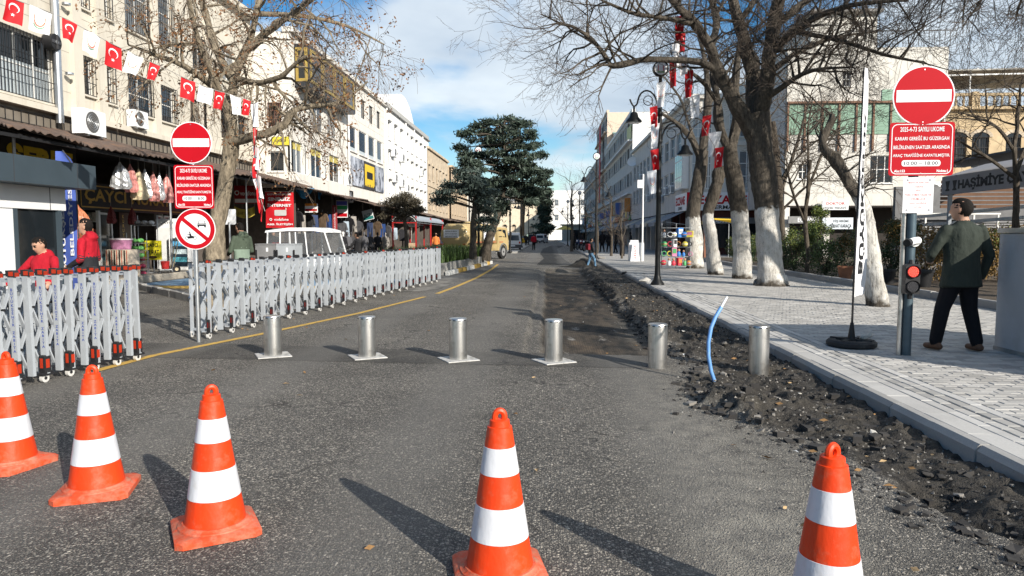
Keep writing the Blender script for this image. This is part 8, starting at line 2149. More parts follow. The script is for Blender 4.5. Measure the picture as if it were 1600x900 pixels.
rd = person('person', 'rider in a dark jacket sitting on the black motorcycle', (p.x+.15, 30.0, .02), R(75), 1.72, JGREYB, TBLACK, TBLACK, stance=((-.26,.15,-.22,.36),(.26,.15,.22,.36)), voxel=.02, nod=R(-15), arms=(((-.30,.16,1.15),(-.30,.40,1.05)),((.30,.16,1.15),(.30,.40,1.05))))
rd.location.z = -.10
for i, (px, py, m_, lab) in enumerate(((902,389,mk,'black motorcycle first in the row parked on the shaded pavement'), (907,390,mb_,'blue motorcycle second in the row on the shaded pavement'), (913,391,mr,'dark red motorcycle third in the row on the shaded pavement'), (918,392.5,mk,'black motorcycle at the near end of the row on the shaded pavement'))):
    p = onz(px, py, PZ); motorcycle('motorcycle', lab, (p.x, p.y, PZ), R(150), m_, group='motorcycles on the shaded pavement')

# ------------------------------------------------------------------ slate kiosk by the gate
XK = -8.9
t = thing('kiosk', 'slate and white kiosk with dark windows by the sliding gate', 'kiosk', (XK-1.0,11,0))
yK1 = onx(150,280,XK).y; yB1 = 13.4
zt, zb = 2.86, 2.40
MB().box(XK-3.0,XK,6.0,yK1,zb,zt).build('fascia', SLATE, t, world=True)
for px in (22,121):
    y_ = onx(px,270,XK).y; MB().box(XK+.001,XK+.004,y_-.006,y_+.006,zb,zt).build('fascia_joint', FRD, t, world=True)
XW = XK-.42
MB().box(XW-.3,XW,6.0,yB1,1.98,zb-.003).build('white_band', WHITEP, t, world=True)
yj = onx(78,310,XW).y; MB().box(XW+.001,XW+.004,yj-.008,yj+.008,1.98,zb-.004).build('band_joint', FRD, t, world=True)
MB().box(XW-2.4,XW-.34,6.0,yB1,.05,zb).build('room', mat('kiosk_inside', (.025,.025,.027), .8, var=.1), t, world=True)
for px, w_ in ((27,.10),(96,.10)):
    y_ = onx(px,370,XW).y; MB().box(XW-.12,XW-.01,y_-w_/2,y_+w_/2,.0,1.979).build('corner_post', SLATE, t, world=True)
y0_, y1_ = onx(31,370,XW).y, onx(93,370,XW).y
MB().box(XW-.08,XW-.06,y0_,y1_,.75,1.97).build('window', GLASSD, t, world=True)
MB().box(XW-.10,XW-.02,y0_,y1_,.05,.75).build('lower_panel', SLATE, t, world=True)
MB().box(XW-.10,XW-.02,6.0,onx(24,370,XW).y-.0,.05,1.978).build('white_wall', WHITEP, t, world=True)
MB().box(XW-2.5,XW+.02,5.9,yB1+.1,-.02,.05).build('plinth', CONC, t, world=True)
# blue feather banner behind its end
Yf = 14.7; pf = ony(110,368,Yf)
t = thing('feather_flag', 'blue feather banner with white vertical lettering at the kiosk corner', 'flag', (pf.x, Yf, 0))
BLUEF = mat('banner_blue', (.07,.12,.42), .75, var=.15, scale=3)
n = 20; vs = []
za = 3.28
for j in range(n+1):
    v_ = j/n; z = .35+(za-.35)*v_; w0 = -.24*(1 if v_ < .85 else math.sqrt(max(0,1-((v_-.85)/.15)**2)))*1.0
    for i in range(6): vs.append((-.24+.40*(i/5)*(1 if v_ < .85 else max(.15, math.sqrt(max(0,1-((v_-.85)/.16)**2)))), .03*math.sin(v_*6+i*.7), z))
fl = MB().add(vs, [(j*6+i, j*6+i+1, (j+1)*6+i+1, (j+1)*6+i) for j in range(n) for i in range(5)]).build('flag', BLUEF, t, smooth=True)
MB().tube([(.165,.02,0),(.165,.02,2.4),(.10,.02,3.0),(-.1,.02,za+.02)], .014, 6).build('pole', FRD, t)
link('lettering', text_mesh('BÜYÜKŞEHİR', mat=SIGNWHITE, bold=.03, width=1.75, height=.15), fl, (-.13,-.05,1.62), (PI/2,-PI/2,0))
link('lettering', text_mesh('BELEDİYESİ', mat=SIGNWHITE, bold=.02, width=1.55, height=.11), fl, (.05,-.05,1.85), (PI/2,-PI/2,0))
MB().lathe([(.25,0),(.25,.05),(.05,.08)], 14, (.165,.02,0)).build('base', RUBBER, t)

# ------------------------------------------------------------------ goods at the nut shop
def crinkle_bag(label, p, w, h, m, seed, group):
    r_ = random.Random(seed); n, k = 16, 10; vs, fs = [], []
    for j in range(k+1):
        v_ = j/k; prof = [0.06,.20,.42,.60,.72,.80,.86,.90,.95,.98,.80][j]
        for i in range(n):
            a = 2*PI*i/n; q = prof*(1+.16*math.sin(a*5+seed)+.10*r_.uniform(-1,1))
            vs.append((w/2*q*math.cos(a), w*.30*q*math.sin(a), -h*v_+r_.uniform(-.01,.01)))
    for j in range(k):
        for i in range(n): fs.append((j*n+i, (j+1)*n+i, (j+1)*n+(i+1)%n, j*n+(i+1)%n))
    fs.append(tuple(range(k*n, k*n+n)))
    t = thing('hanging_bag', label, 'bag', p, R(20), group)
    MB().add(vs, fs).build('bag', m, t, fix=True)
    MB().tube([(0,0,-.02),(0,0,.35)], .006, 4).build('string', CORD, t)
FOIL = mat('bag_clear_silver', (.55,.56,.58), .22, .35, var=.5, scale=9, bump=.8, bscale=12); BAGR = mat('bag_red_stripe', (.55,.22,.20), .3, var=.5, scale=10, stretch=(3,3,.3), bump=.6, bscale=12); BAGC = mat('bag_popcorn', (.60,.50,.33), .5, var=.25, scale=14, bump=.8, bscale=20); BAGD = mat('bag_dried_pepper', (.16,.025,.025), .45, var=.4, scale=12, bump=.8, bscale=18)
for i, (px, yt, yb, wpx, m_, lab) in enumerate(((187,253,296,30,FOIL,'big silver bag first in the hanging row'),(203,256,301,20,BAGR,'red and white striped bag hanging second in the row'),(216,264,313,24,BAGC,'cream popcorn bag in the hanging row'),(226,264,310,20,FOIL,'silver bag hanging next to the popcorn'),(239,268,315,18,BAGR,'red striped bag hanging past the popcorn'),(249,270,313,14,FOIL,'narrow silver bag near the end of the hanging row'),(260,272,317,18,BAGR,'red bag hanging beside the red road notice'))):
    q = onx(px, yt, -12.6); d = q.y; crinkle_bag(lab, q, wpx*d/1110, (yb-yt)*d/1110, m_, i, 'bags hanging from the awning')
for i, (px, yt, yb, wpx, lab) in enumerate(((173,322,350,14,'bag of dried red peppers hanging on the shop window'),(206,324,352,13,'bag of dried red peppers hanging by the open door'))):
    q = onx(px, yt, -15.2); crinkle_bag(lab, q, wpx*q.y/1110, (yb-yt)*q.y/1110, BAGD, 20+i, 'bags hanging from the awning')
crinkle_bag('orange striped bag hanging at the shop corner behind the blue banner', onx(119,318,-14.0), .85, 1.25, mat('bag_orange', (.55,.20,.10), .3, var=.5, scale=10, stretch=(3,3,.3), bump=.6, bscale=12), 31, 'bags hanging from the awning')
def spot(px, py, X): v = onx(px, py, X); return v
# yellow stand sign
q = onx(239,391,-13.6)
t = thing('stand_sign', 'yellow sign with black lettering on a stand outside the nut shop', 'sign', (q.x, q.y, LP))
zq = q.z-LP; w_ = 28*q.y/1110/2
s_ = MB().cbox(-w_,w_,-.02,.02,zq-.33,zq+.33,.004).build('sign_face', mat('sign_bright_yellow', (.75,.66,.03), .5, var=.05), t)
lettering(s_, 'ÇAYCI', (0,-.024,zq+.16), INK, bold=.03, width=w_*1.3, height=.17); lettering(s_, 'MURAT', (0,-.024,zq-.07), INK, bold=.03, width=w_*1.5, height=.17)
MB().prism([(a*.28, zq-.24+b_*.10) for a, b_ in circ(.5,20)], lambda a, z, d: (a, d, z), -.0215, -.025).build('oval_mark', mat('oval_brown', (.10,.06,.03), .5), s_, fix=True)
MB().tube([(0,.03,0),(0,.03,zq)], .02, 6).build('post', GALV, t)
for sx in (-1,1): MB().bar((0,0,.02),(sx*.3,-.12,.02),.03,.03).build('foot', GALV, t)
# hand truck
q = onx(268,418,-13.2)
t = thing('hand_truck', 'two-wheeled wire hand truck standing outside the nut shop', 'hand truck', (q.x, q.y, LP), R(-50))
for sx in (-.22,.22):
    MB().tube([(sx,0,.15),(sx,.12,.7),(sx,.22,1.25)], .016, 6).build('rail', mat('rail_brass', (.38,.33,.22), .5, .5, var=.2), t)
    w_ = MB().tube([(sx*1.25,.10,.13),(sx*1.45,.10,.13)], .13, 14).build('wheel', TYRE, t, smooth=True); MB().tube([(sx*1.2,.10,.13),(sx*1.5,.10,.13)], .06, 8).build('hub', mat('hub_cream', (.5,.42,.28), .6), w_)
for z in (.35,.65,.95,1.22): MB().tube([(-.22,.05+.14*(z-.15),z),(.22,.05+.14*(z-.15),z)], .012, 6).build('rung', GALV, t)
MB().box(-.24,.24,-.42,.02,.10,.13).build('toe_plate', GALV, t)
MB().lathe([(.12,.14),(.15,.40),(.14,.41)], 12, (0,-.2,0)).build('red_bucket', mat('bucket_red', (.5,.03,.03), .5), t)
# crates and tubs
q = onx(192,402,-13.7)
t = thing('goods_box', 'red and cream kilim-patterned box outside the nut shop', 'box', (q.x, q.y, LP)); w_ = 38*q.y/1110/2
MB().box(-w_,w_,-.3,.3,.0,.85).build('body', mat('kilim_cream', (.55,.47,.38), .8, var=.15), t)
for k in range(9): MB().box(-w_+.02+k*w_*.215,-w_+.02+k*w_*.215+w_*(.12 if k%2 else .07),-.304,-.3005,.02,.83).build('stripe', mat('kilim_red', (.42,.09,.05), .8, var=.2) if k % 2 == 0 else INK, t)
t = thing('plastic_tub', 'clear plastic tub of pink sweets on the patterned box', 'tub', (q.x-.05, q.y+.02, LP+.85))
MB().lathe([(.30,0),(.36,.30),(.37,.31)], 16, sy=.7).build('tub', mat('tub_pink', (.50,.22,.38), .2, var=.3, scale=8, alpha=.8), t, smooth=True); MB().lathe([(.38,.31),(.38,.35),(.05,.37)], 16, sy=.7).build('lid', mat('tub_lid', (.6,.55,.6), .3, var=.1), t)
for i, (px, py, c_, lab) in enumerate(((214,408,(.45,.06,.12),'red and pink goods tray on the nut shop pavement'),(211,380,(.12,.35,.10),'green net bag rack beside the shop door'),(228,352,(.5,.5,.5),'white notice frame hung beside the shop door'))):
    q = onx(px, py, -14.0); t = thing('goods_rack', lab, 'rack', (q.x, q.y, LP))
    zq = max(.3, q.z-LP)
    for sx in (-.35,.35): MB().cyl((sx,.1,0),(sx,.1,zq+.35),.015,n=6).build('upright', GALV, t)
    for k in range(3 if i < 2 else 1):
        MB().cbox(-.36,.36,-.25,.12,zq-.25*k-.02,zq-.25*k+.02,.005).build('shelf', GALV, t)
        for j in range(3): MB().ell((-.24+.24*j,-.08,zq-.25*k+.09), .11,.12,.08, 8, 6).build('bundle', mat('bundle_%d_%d' % (i,j), tuple(min(.8,x*(.7+.35*j)) for x in c_), .6, var=.3, scale=9), t)
q = onx(268,380,-14.6); t = thing('freezer', 'tall white fridge cabinet standing at the nut shop door', 'fridge', (q.x, q.y, LP))
MB().cbox(-.42,.42,-.3,.3,.0,1.95,.02).build('body', WHITEP, t); MB().box(-.36,.36,-.306,-.3005,.2,1.6).build('door', mat('fridge_door', (.66,.68,.68), .3, var=.1), t); lettering(t, 'ÇAYCI', (0,-.308,1.78), INK, width=.5, height=.09)
q = onx(286,395,-14.0); t = thing('drinks_fridge', 'glass-doored drinks fridge behind the no-vehicles sign', 'fridge', (q.x, q.y, LP))
MB().cbox(-.38,.38,-.3,.3,0,1.3,.02).build('body', WHITEP, t); d_ = MB().box(-.33,.33,-.306,-.3005,.12,1.2).build('glass_door', GLASSB, t)
for k in range(3): MB().box(-.3,.3,-.31,-.3065,.3+.3*k,.48+.3*k).build('bottle_row', mat('bottle_row_%d' % k, [(.1,.4,.5),(.5,.6,.65),(.1,.35,.6)][k], .4, var=.6, scale=20), d_)

for i, (u0_, lab) in enumerate(((19.2,'shelf of packets deep inside the first shop'),(23.0,'tall shelf of jars behind the nut shop glass'),(25.6,'shelf of bright packets behind the open nut shop door'),(29.5,'shelf of boxes inside the dim shop behind the plane tree'),(33.2,'shelf of phone boxes inside the phone shop'))):
    t = thing('goods_shelf', lab, 'shelf', (-16.9, u0_, LP), PI/2, 'shelves inside the shops'); rs = random.Random(i)
    for sx in (-1.1,1.1): MB().box(sx-.03,sx+.03,0,.3,0,2.3).build('upright', FRW, t)
    for k in range(4):
        MB().box(-1.1,1.1,0,.3,.3+.5*k,.33+.5*k).build('shelf_board', FRW, t)
        for j in range(7):
            h_ = rs.uniform(.18,.38); c_ = rs.choice(((.55,.45,.10),(.50,.08,.06),(.60,.58,.52),(.10,.25,.45),(.55,.25,.08),(.12,.35,.14)))
            MB().cbox(-1.0+.29*j,-.78+.29*j,.02,.26,.33+.5*k,.33+.5*k+h_,.02).build('packet', mat('packet_%d%d%d' % tuple(int(x*100) for x in c_), c_, .5, var=.25, scale=9), t)
# ------------------------------------------------------------------ phone shop signs and the big red banner
t = thing('shop_sign', 'dim red phone shop sign with a pale lower bar under the awning', 'sign', onx(384,302,-14.9))
F_ = Fac('Y', 33.5, -1); a = ony(366,300,33.5); c = ony(403,300,33.5)
t.location = ((a.x+c.x)/2, 33.5, 3.1); w_ = (c.x-a.x)/2
DRED = mat('phone_red', (.26,.010,.014), .5, var=.12); z1_, z0_ = ony(384,290,33.5).z-3.1, ony(384,318,33.5).z-3.1
s_ = MB().cbox(-w_,w_,0,.15,z0_,z1_,.01).build('board', DRED, t)
lettering(s_, 'vodafone', (w_*.15,-.006,z1_-.36), SIGNWHITE, bold=.01, width=w_*1.3, height=.22); ring_band(circ(.12,20), circ(.07,20), -w_*.78, z1_-.34, -.002, -.008).build('ring_mark', SIGNWHITE, s_, fix=True)
MB().box(-w_*.96,w_*.96,-.01,-.001,z0_+.04,z0_+.22).build('pale_bar', WHITEP, s_)
for sx in (-.8,.8): MB().cyl((sx*w_,.08,z1_),(sx*w_,.08,z1_+.9),.015,n=5).build('hanger', GALV, t)
a = ony(366,322,33.2); t = thing('cloth_banner', 'yellowed cloth banner sagging below the phone shop sign', 'banner', (a.x, 33.2, a.z)); w_ = 33*33.2/1110
vs = []
for i in range(9):
    u_ = i/8; zz = -.16*math.sin(PI*u_); vs += [(w_*u_,.03*math.sin(i*2),zz),(w_*u_,.03*math.sin(i*2+1),zz-.42)]
MB().add(vs, [(2*i,2*i+1,2*i+3,2*i+2) for i in range(8)]).build('cloth', mat('banner_yellow', (.42,.33,.06), .8, var=.2), t); lettering(t, 'KARTLARI', (w_*.5,-.05,-.34), INK, width=w_*.55, height=.14)
MB().tube([(0,0,0),(0,0,.9)], .006, 4).tube([(w_,0,0),(w_,0,.9)], .006, 4).build('cord', CORD, t)
Yn = 33.9; a, c = ony(415,330,Yn), ony(459,330,Yn); z1_, z0_ = ony(440,300,Yn).z, ony(437,356,Yn).z
t = thing('cloth_banner', 'large red phone advertising banner with white lettering hung under the awning', 'banner', ((a.x+c.x)/2, Yn, z0_)); w_ = (c.x-a.x)/2; h_ = z1_-z0_
NRED = mat('banner_red', (.50,.010,.018), .6, var=.1, scale=2)
vs = []; n = 10
for j in range(n+1):
    for i in range(n+1): vs.append((-w_+2*w_*i/n, .025*math.sin(i*1.1+j*.4), h_*j/n))
s_ = MB().add(vs, [(j*(n+1)+i,j*(n+1)+i+1,(j+1)*(n+1)+i+1,(j+1)*(n+1)+i) for j in range(n) for i in range(n)]).build('cloth', NRED, t, smooth=True)
for tx, z, ww, hh, m_ in (('GÜVENİLİR VE',.94,.85,.06,SIGNWHITE),('SINIRSIZ',.80,.80,.10,SIGNWHITE),('İNTERNET',.64,.85,.10,SIGNWHITE),('vodafone',.235,.52,.075,SIGNWHITE),('ASEL İLETİŞİM',.10,.92,.075,SIGNWHITE)):
    lettering(s_, tx, ((.06 if tx == 'vodafone' else 0)*w_*2,-.04,h_*z), m_, bold=.035 if tx[0] != 'v' else .015, width=2*w_*ww, height=h_*hh)
ring_band(circ(.065,18), circ(.035,18), -w_*.62, h_*.235, -.038, -.044).build('ring_mark', SIGNWHITE, s_, fix=True)
MB().prism([(x_+.05, z+h_*.42) for x_, z in rrect(w_*.85,h_*.16,.05)], lambda a_, z, d: (a_, d, z), -.036, -.042).build('modem_picture', mat('modem_grey', (.5,.5,.5), .4), s_, fix=True); MB().box(w_*.45,w_*.49,-.042,-.036,h_*.48,h_*.56).build('modem_aerial', WHITE, s_)
MB().cyl((-w_,0,h_+.02),(w_,0,h_+.02),.02,n=6).build('rod', GALV, t)
for sx in (-1,1): MB().cyl((sx*w_*.9,0,h_),(sx*w_*.9,0,h_+.7),.008,n=4).build('cord', CORD, t)
# other hanging signs
def hang_sign(label, x0, x1, yt, yb, Y, m, bands=(), text=None, tm_=None, tilt=0, top=3.9):
    a, c = ony(x0,(yt+yb)/2,Y), ony(x1,(yt+yb)/2,Y); z1, z0 = ony((x0+x1)/2,yt,Y).z, ony((x0+x1)/2,yb,Y).z
    t = thing('hanging_sign', label, 'sign', ((a.x+c.x)/2, Y, (z0+z1)/2), 0, 'signs hanging under the awnings'); w_, h_ = (c.x-a.x)/2, (z1-z0)/2
    t.rotation_euler = (0, tilt, 0)
    s_ = MB().cbox(-w_,w_,-.06,.06,-h_,h_,.01).build('board', m, t)
    for z0b, z1b, mm in bands: MB().box(-w_*.97,w_*.97,-.066,-.0605,-h_+2*h_*z0b,-h_+2*h_*z1b).build('band', mm, s_)
    if text: lettering(s_, text, (0,-.07,0), tm_ or INK, bold=.02, width=w_*1.6, height=h_*.5)
    for sx in (-.7,.7): MB().cyl((sx*w_,0,h_),(sx*w_,0,h_+.45),.010,n=4).build('hanger', CORD, t)
    return t
OR = mat('band_orange', (.75,.25,.02), .5, var=.05); GR = mat('band_green', (.03,.40,.12), .5, var=.05); BL = mat('band_blue', (.10,.12,.55), .5, var=.05)
hang_sign('orange, white and red sign box hanging under the awning', 477,496,318,332,37.5,SIGNWHITE,((.72,1,OR),(.15,.4,SIGNRED)))
hang_sign('multicoloured striped shop sign hanging under the awning', 526,543,313,340,43,SIGNWHITE,((.72,.95,BL),(.48,.68,GR),(.05,.25,SIGNRED)))
hang_sign('tilted white and green shop sign hanging under the awning', 567,583,328,344,49,WHITEP,((.05,.35,mat('band_teal', (.02,.16,.15), .5)),),'ALTIN',mat('band_teal', (.02,.16,.15), .5),tilt=R(-14))
t = hang_sign('narrow upright red shop sign beside the striped one', 520,526.5,321,362,42.0,mat('strip_red', (.32,.04,.05), .6, var=.1))
link('lettering', text_mesh('HACIOĞULLARI', mat=SIGNWHITE, bold=.01, width=1.35, height=.10), t.children[0], (0,-.065,0), (PI/2,-PI/2,0))
for i, (px, py, w_, h_, Y, lab) in enumerate(((475,300,1.1,.55,36.6,'blue tarpaulin scrap hanging from the awning edge'),(499,304,.3,.5,38.8,'small torn blue tarpaulin strip hanging from the awning edge'))):
    q = ony(px, py-6, Y); t = thing('tarpaulin', lab, 'tarpaulin', q); vs = []
    for k in range(8):
        u_ = k/7; vs += [(w_*(u_-.5), .05*math.sin(k*2), 0), (w_*(u_-.5)*.7, .08*math.sin(k*1.7+1), -h_*math.sin(PI*(.12+.76*u_)))]
    MB().add(vs, [(2*k,2*k+1,2*k+3,2*k+2) for k in range(7)]).build('sheet', mat('tarp_blue', (.03,.22,.45), .5, var=.25, scale=3), t)
# hanging clothes and mannequins at the clothes shops
def garment(label, p, w, h, m, rz, kind, seed):
    r_ = random.Random(seed); t = thing('hanging_garment', label, 'garment', p, rz, 'clothes hanging outside the shops')
    if kind == 'top': prof = [(-.5,-.12),(-.72,-.5),(-.58,-.56),(-.42,-.25),(-.40,-1),(.40,-1),(.42,-.25),(.58,-.56),(.72,-.5),(.5,-.12),(.14,0),(-.14,0)]
    else: prof = [(-.36,0),(-.42,-1),(-.10,-1),(-.02,-.35),(.02,-.35),(.10,-1),(.42,-1),(.36,0)]
    MB().prism([(a*w, b_*h) for a, b_ in prof], lambda a, z, d: (a, d+.03*math.sin(a*9+z*4), z), -.04, .04).build('cloth', m, t, fix=True)
    MB().tube([(-.2*w,0,.0),(0,0,.07),(0,0,.16)], .008, 4).build('hanger', GALV, t)
GC = [cloth('garment_%d' % i, c_) for i, c_ in enumerate(((.02,.02,.024),(.04,.06,.13),(.10,.10,.11),(.30,.28,.26),(.13,.09,.06),(.35,.42,.50),(.05,.05,.055),(.02,.05,.16)))]
CN = ['black','dark blue','dark grey','pale beige','brown','light blue','charcoal','royal blue']
gi = 0
for i, (px, py, Y) in enumerate(((466,330,37),(471,336,37.4),(484,336,38.2),(491,336,38.6),(504,332,40.2),(512,335,40.8),(534,346,43.5),(540,346,44),(546,340,45),(552,338,45.6),(560,345,47.5),(578,348,50),(590,346,51.5),(598,350,53),(606,352,54.6),(617,356,58),(628,358,60),(640,360,63))):
    k = (i*3) % 8; q = ony(px, py, Y)
    garment('%s %s hanging outside the clothes shops, %s along the row' % (CN[k], 'top' if i % 2 == 0 else 'trousers', ('first second third fourth fifth sixth seventh eighth ninth tenth eleventh twelfth thirteenth fourteenth fifteenth sixteenth seventeenth eighteenth'.split())[i]), q, .55, 1.0, GC[k], R(rng.uniform(-50,40)), 'top' if i % 2 == 0 else 'legs', i)
def mannequin(label, p, m_top, m_leg):
    t = thing('mannequin', label, 'mannequin', p, R(rng.uniform(-20,50)), 'mannequins outside the clothes shops'); B = Body(); roles = {'top': m_top, 'leg': m_leg, 'pw': mat('mannequin_white', (.72,.71,.69), .4, var=.03)}; pw, m_top, m_leg = 'pw', 'top', 'leg'
    for s_ in (-1,1):
        B.cap((s_*.09,0,.9),(s_*.11,.02,.48),.095,.07,m_leg); B.cap((s_*.11,.02,.48),(s_*.12,0,.14),.066,.05,m_leg); B.cap((s_*.12,0,.12),(s_*.12,.05,.05),.04,.03,pw)
        B.cap((s_*.19,0,1.36),(s_*.25,0,1.08),.05,.042,m_top); B.cap((s_*.25,0,1.08),(s_*.24,.06,.84),.042,.034,m_top); B.ell((s_*.24,.07,.78),.025,.03,.06,pw,8)
    B.loft([(0,0,.80,.15,.11),(0,0,.98,.15,.11),(0,0,1.25,.18,.12),(0,0,1.40,.16,.10),(0,0,1.45,.07,.06)], m_top); B.cap((0,0,1.44),(0,0,1.52),.045,.045,pw); B.ell((0,.01,1.62),.075,.09,.115,pw)
    B.build('figure', t, roles, .028, key='mannequin'); MB().lathe([(.2,0),(.2,.03)], 12).build('stand', GALV, t)
for i, (px, Y, a_, b_) in enumerate(((536,39.5,0,6),(543,40.5,2,2),(549,41.5,3,6),(569,43,1,2),(578,44,6,6),(590,46,0,0),(602,48,4,3))):
    q = ony(px,368,Y); mannequin('mannequin in %s top and %s trousers, %s along the shop row' % (CN[a_], CN[b_], 'first second third fourth fifth sixth seventh'.split()[i]), (q.x, Y, 0), GC[a_], GC[b_])

# ------------------------------------------------------------------ red shelter
xa, ya_ = ony(614,368,47).x, 47.0
t = thing('shelter', 'red-posted shelter with an arched grey roof on the shop side', 'shelter', (xa, ya_, 0))
RP = mat('shelter_red', (.36,.02,.02), .5, var=.15); W_ = 1.55; LN = 12.0
for k in range(3):
    for sx in (0, W_): MB().cbox(sx-.05,sx+.05,k*6-.05,k*6+.05,0,2.8,.01).build('post', RP, t)
    MB().bar((0,k*6,2.35),(W_,k*6,2.35),.07,.07).build('beam', RP, t)
    pts = [(W_/2-(W_/2)*math.cos(PI*i/12)*1.0, k*6-.02, 2.42+.42*math.sin(PI*i/12)) for i in range(13)]
    b = MB()
    for i in range(12): b.bar(pts[i], pts[i+1], .06, .16, (0,1,0))
    b.build('arch_fascia', WHITE, t)
for sx in (0,W_): MB().bar((sx,0,2.35),(sx,LN,2.35),.04,.05).build('beam', GALV, t)
n = 12; vs = [(W_/2-(W_/2+.1)*math.cos(PI*i/n), y_, 2.46+.46*math.sin(PI*i/n)) for y_ in (-.2,LN+.2) for i in range(n+1)]
MB().add(vs, [(i,i+1,n+2+i,n+1+i) for i in range(n)]).build('roof', mat('shelter_roof', (.33,.36,.40), .5, .2, var=.1), t)
sg = MB().prism([(a_*.9+W_*.55, 2.25+b_*.35) for a_, b_ in circ(.5,16)], lambda a, z, d: (a, d, z), 2.9, 3.0).build('name_oval', WHITE, t, fix=True)
MB().cbox(.2,.7,4.2,4.8,0,.95,.02).build('counter', mat('counter_tan', (.45,.33,.22), .7), t); MB().cbox(.9,1.3,1.5,2.0,0,.5,.02).build('crate', mat('crate_red', (.5,.08,.06), .6), t)

# ------------------------------------------------------------------ toy stand by the twin-stemmed tree
q = onz(1057,420,PZ); Yt = q.y
RK = thing('display_rack', 'wire display rack of toys beside the twin-stemmed tree', 'rack', (q.x, Yt, PZ))
for sx in (-.6,0,.6):
    MB().cyl((sx,.2,0),(sx,.2,1.9),.018,n=6).build('upright', GALV, RK)
for z in (.12,.5,.9,1.3,1.7): MB().box(-.62,.62,-.05,.22,z,z+.02).build('shelf', GALV, RK)
pal = [((.65,.55,.08),'yellow'),((.05,.22,.60),'blue'),((.60,.05,.08),'red'),((.62,.25,.40),'pink'),((.75,.75,.76),'white'),((.55,.22,.06),'orange'),((.10,.40,.15),'green'),((.03,.03,.035),'black')]
pm = [mat('toy_%s' % n_, c_, .45, var=.15, scale=8) for c_, n_ in pal]
i = 0; rt = random.Random(3)
for lvl, z in enumerate((.145,.525,.925,1.325)):
    for k in range(6):
        kd = rt.choice(('box','ball','ring','doll')); ci = rt.randrange(8); nm = pal[ci][1]; x_ = -.54+.21*k+rt.uniform(-.04,.04); h_ = rt.uniform(.2,.34); sc_ = rt.uniform(.95,1.5)
        lab = '%s toy %s, %s along the %s shelf of the toy rack' % (nm, {'box':'box','ball':'ball','ring':'hoop','doll':'figure'}[kd], 'first second third fourth fifth sixth'.split()[k], ('lowest','second','third','top')[lvl])
        t = thing('toy', lab, 'toy', (q.x+x_, Yt-.02-rt.uniform(0,.12), PZ+z), rt.uniform(-.6,.6), 'toys on the display rack'); t.scale = (sc_,sc_,min(sc_,1.15))
        if kd == 'box': MB().cbox(-.09,.09,-.07,.07,0,h_,.01).build('carton', pm[ci], t); MB().box(-.07,.07,-.074,-.0705,h_*.35,h_*.85).build('picture', pm[(ci+3)%8], t)
        elif kd == 'ball': MB().ell((0,0,.10),.10,.10,.10,14,10).build('ball', pm[ci], t, smooth=True); MB().lathe([(.1015,.09),(.1015,.11)],14).build('stripe', pm[(ci+4)%8], t)
        elif kd == 'ring': MB().tube([(.085*math.cos(a),0,.10+.085*math.sin(a)) for a in [2*PI*j/14 for j in range(14)]], .015, 6, closed=True).build('hoop', pm[ci], t, smooth=True); MB().box(-.03,.03,-.03,.03,0,.02).build('foot', BLACK, t)
        else:
            MB().lathe([(.05,0),(.07,.08),(.04,.16),(.02,.18)],10).build('body', pm[ci], t, smooth=True); MB().ell((0,0,.22),.045,.045,.05,10,8).build('head', SKIN, t, smooth=True)
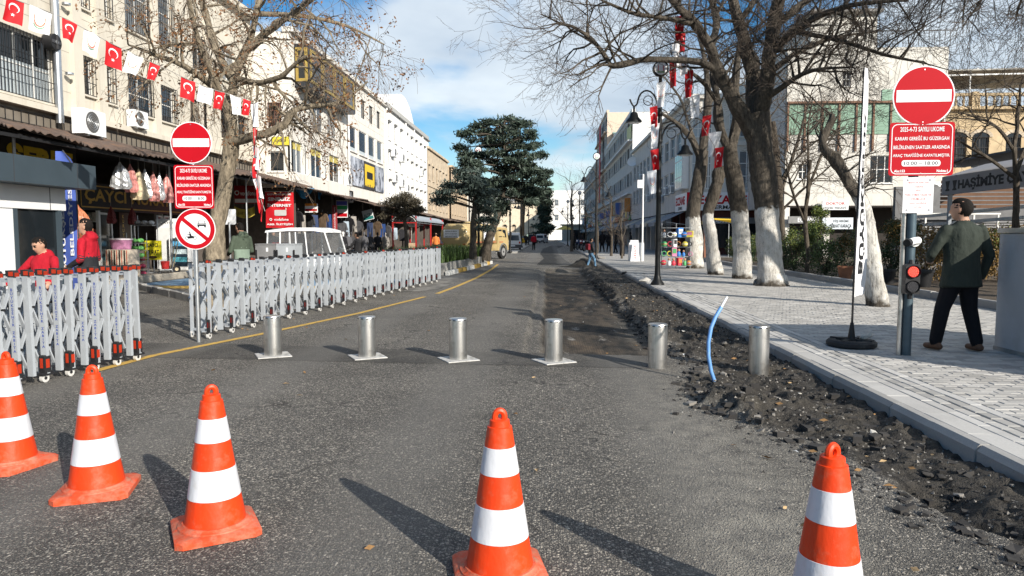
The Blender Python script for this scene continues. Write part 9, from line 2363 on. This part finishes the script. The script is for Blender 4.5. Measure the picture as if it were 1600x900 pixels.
# pharmacy sandwich board against a pale cabinet
q = onz(994,408,PZ)
t = thing('utility_cabinet', 'pale grey street cabinet behind the pharmacy board', 'cabinet', (q.x+.05, q.y+.35, PZ))
MB().cbox(-.42,.38,-.25,.25,0,1.0,.02).build('body', WHITEP, t); MB().cbox(-.36,.1,-.22,.22,1.0,1.14,.02).build('top_box', WHITEP, t); MB().box(-.05,-.04,-.254,-.2505,.05,.95).build('door_seam', FRD, t)
t = thing('sandwich_board', 'white sandwich board with red upright pharmacy lettering on the pavement', 'sign', (q.x-.08, q.y-.12, PZ))
s_ = MB().add([(-.26,-.12,0),(.26,-.12,0),(.14,.05,.98),(-.14,.05,.98),(-.26,-.09,0),(.26,-.09,0),(.14,.08,.98),(-.14,.08,.98)], [(0,1,2,3),(7,6,5,4),(1,5,6,2),(4,0,3,7),(3,2,6,7)]).build('front_panel', SIGNWHITE, t)
link('lettering', text_mesh('\n'.join('ECZANE'), mat=SIGNRED, bold=.02, width=.11, height=.72), s_, (0,-.045,.5), (R(80.2),0,0))
MB().add([(-.26,.3,0),(.26,.3,0),(.14,.09,.98),(-.14,.09,.98)], [(3,2,1,0)]).build('rear_panel', SIGNWHITE, t)
# blue and green round notices and yellow box at the pharmacy
q = ony(1106,365,46); t = thing('notice_column', 'brown column with round blue and green notices beyond the pollarded tree', 'column', (q.x, 46, PZ))
MB().cbox(-.22,.22,0,.3,0,2.1,.02).build('column', mat('column_rust', (.23,.10,.06), .7, var=.2), t)
for z, m_, nm in ((1.55,mat('disc_blue', (.05,.25,.60), .5),'blue_disc'),(.98,mat('disc_green', (.02,.32,.14), .5),'green_disc')):
    d_ = MB().tube([(.08,-.03,z),(.08,-.005,z)], .24, 20).build(nm, m_, t); MB().box(-.05,.22,-.036,-.031,z+.02,z+.08).build('print_bar', SIGNWHITE, d_); MB().box(-.02,.2,-.036,-.031,z-.08,z-.02).build('print_bar', SIGNWHITE, d_)
MB().cbox(-.35,.05,-.1,.2,2.1,2.35,.02).build('yellow_lamp_box', mat('box_yellow', (.65,.42,.02), .5), t)
q = ony(1140,352,44); t = thing('garden_parasol', 'folded-out yellow awning strip above the hedge by the pharmacy', 'awning', (q.x, 44, PZ))
MB().add([(-.9,0,2.35),(.5,-.2,2.30),(.62,-.2,1.98),(.45,0,2.1),(.4,.3,2.4),(-.9,.3,2.45)], [(0,1,4,5),(1,2,3,4),(0,3,2,1)]).build('cloth', mat('awning_yellow', (.68,.45,.03), .7, var=.1), t, fix=False); MB().cyl((0,.15,0),(0,.15,2.36),.025,n=6).build('pole', GALV, t)
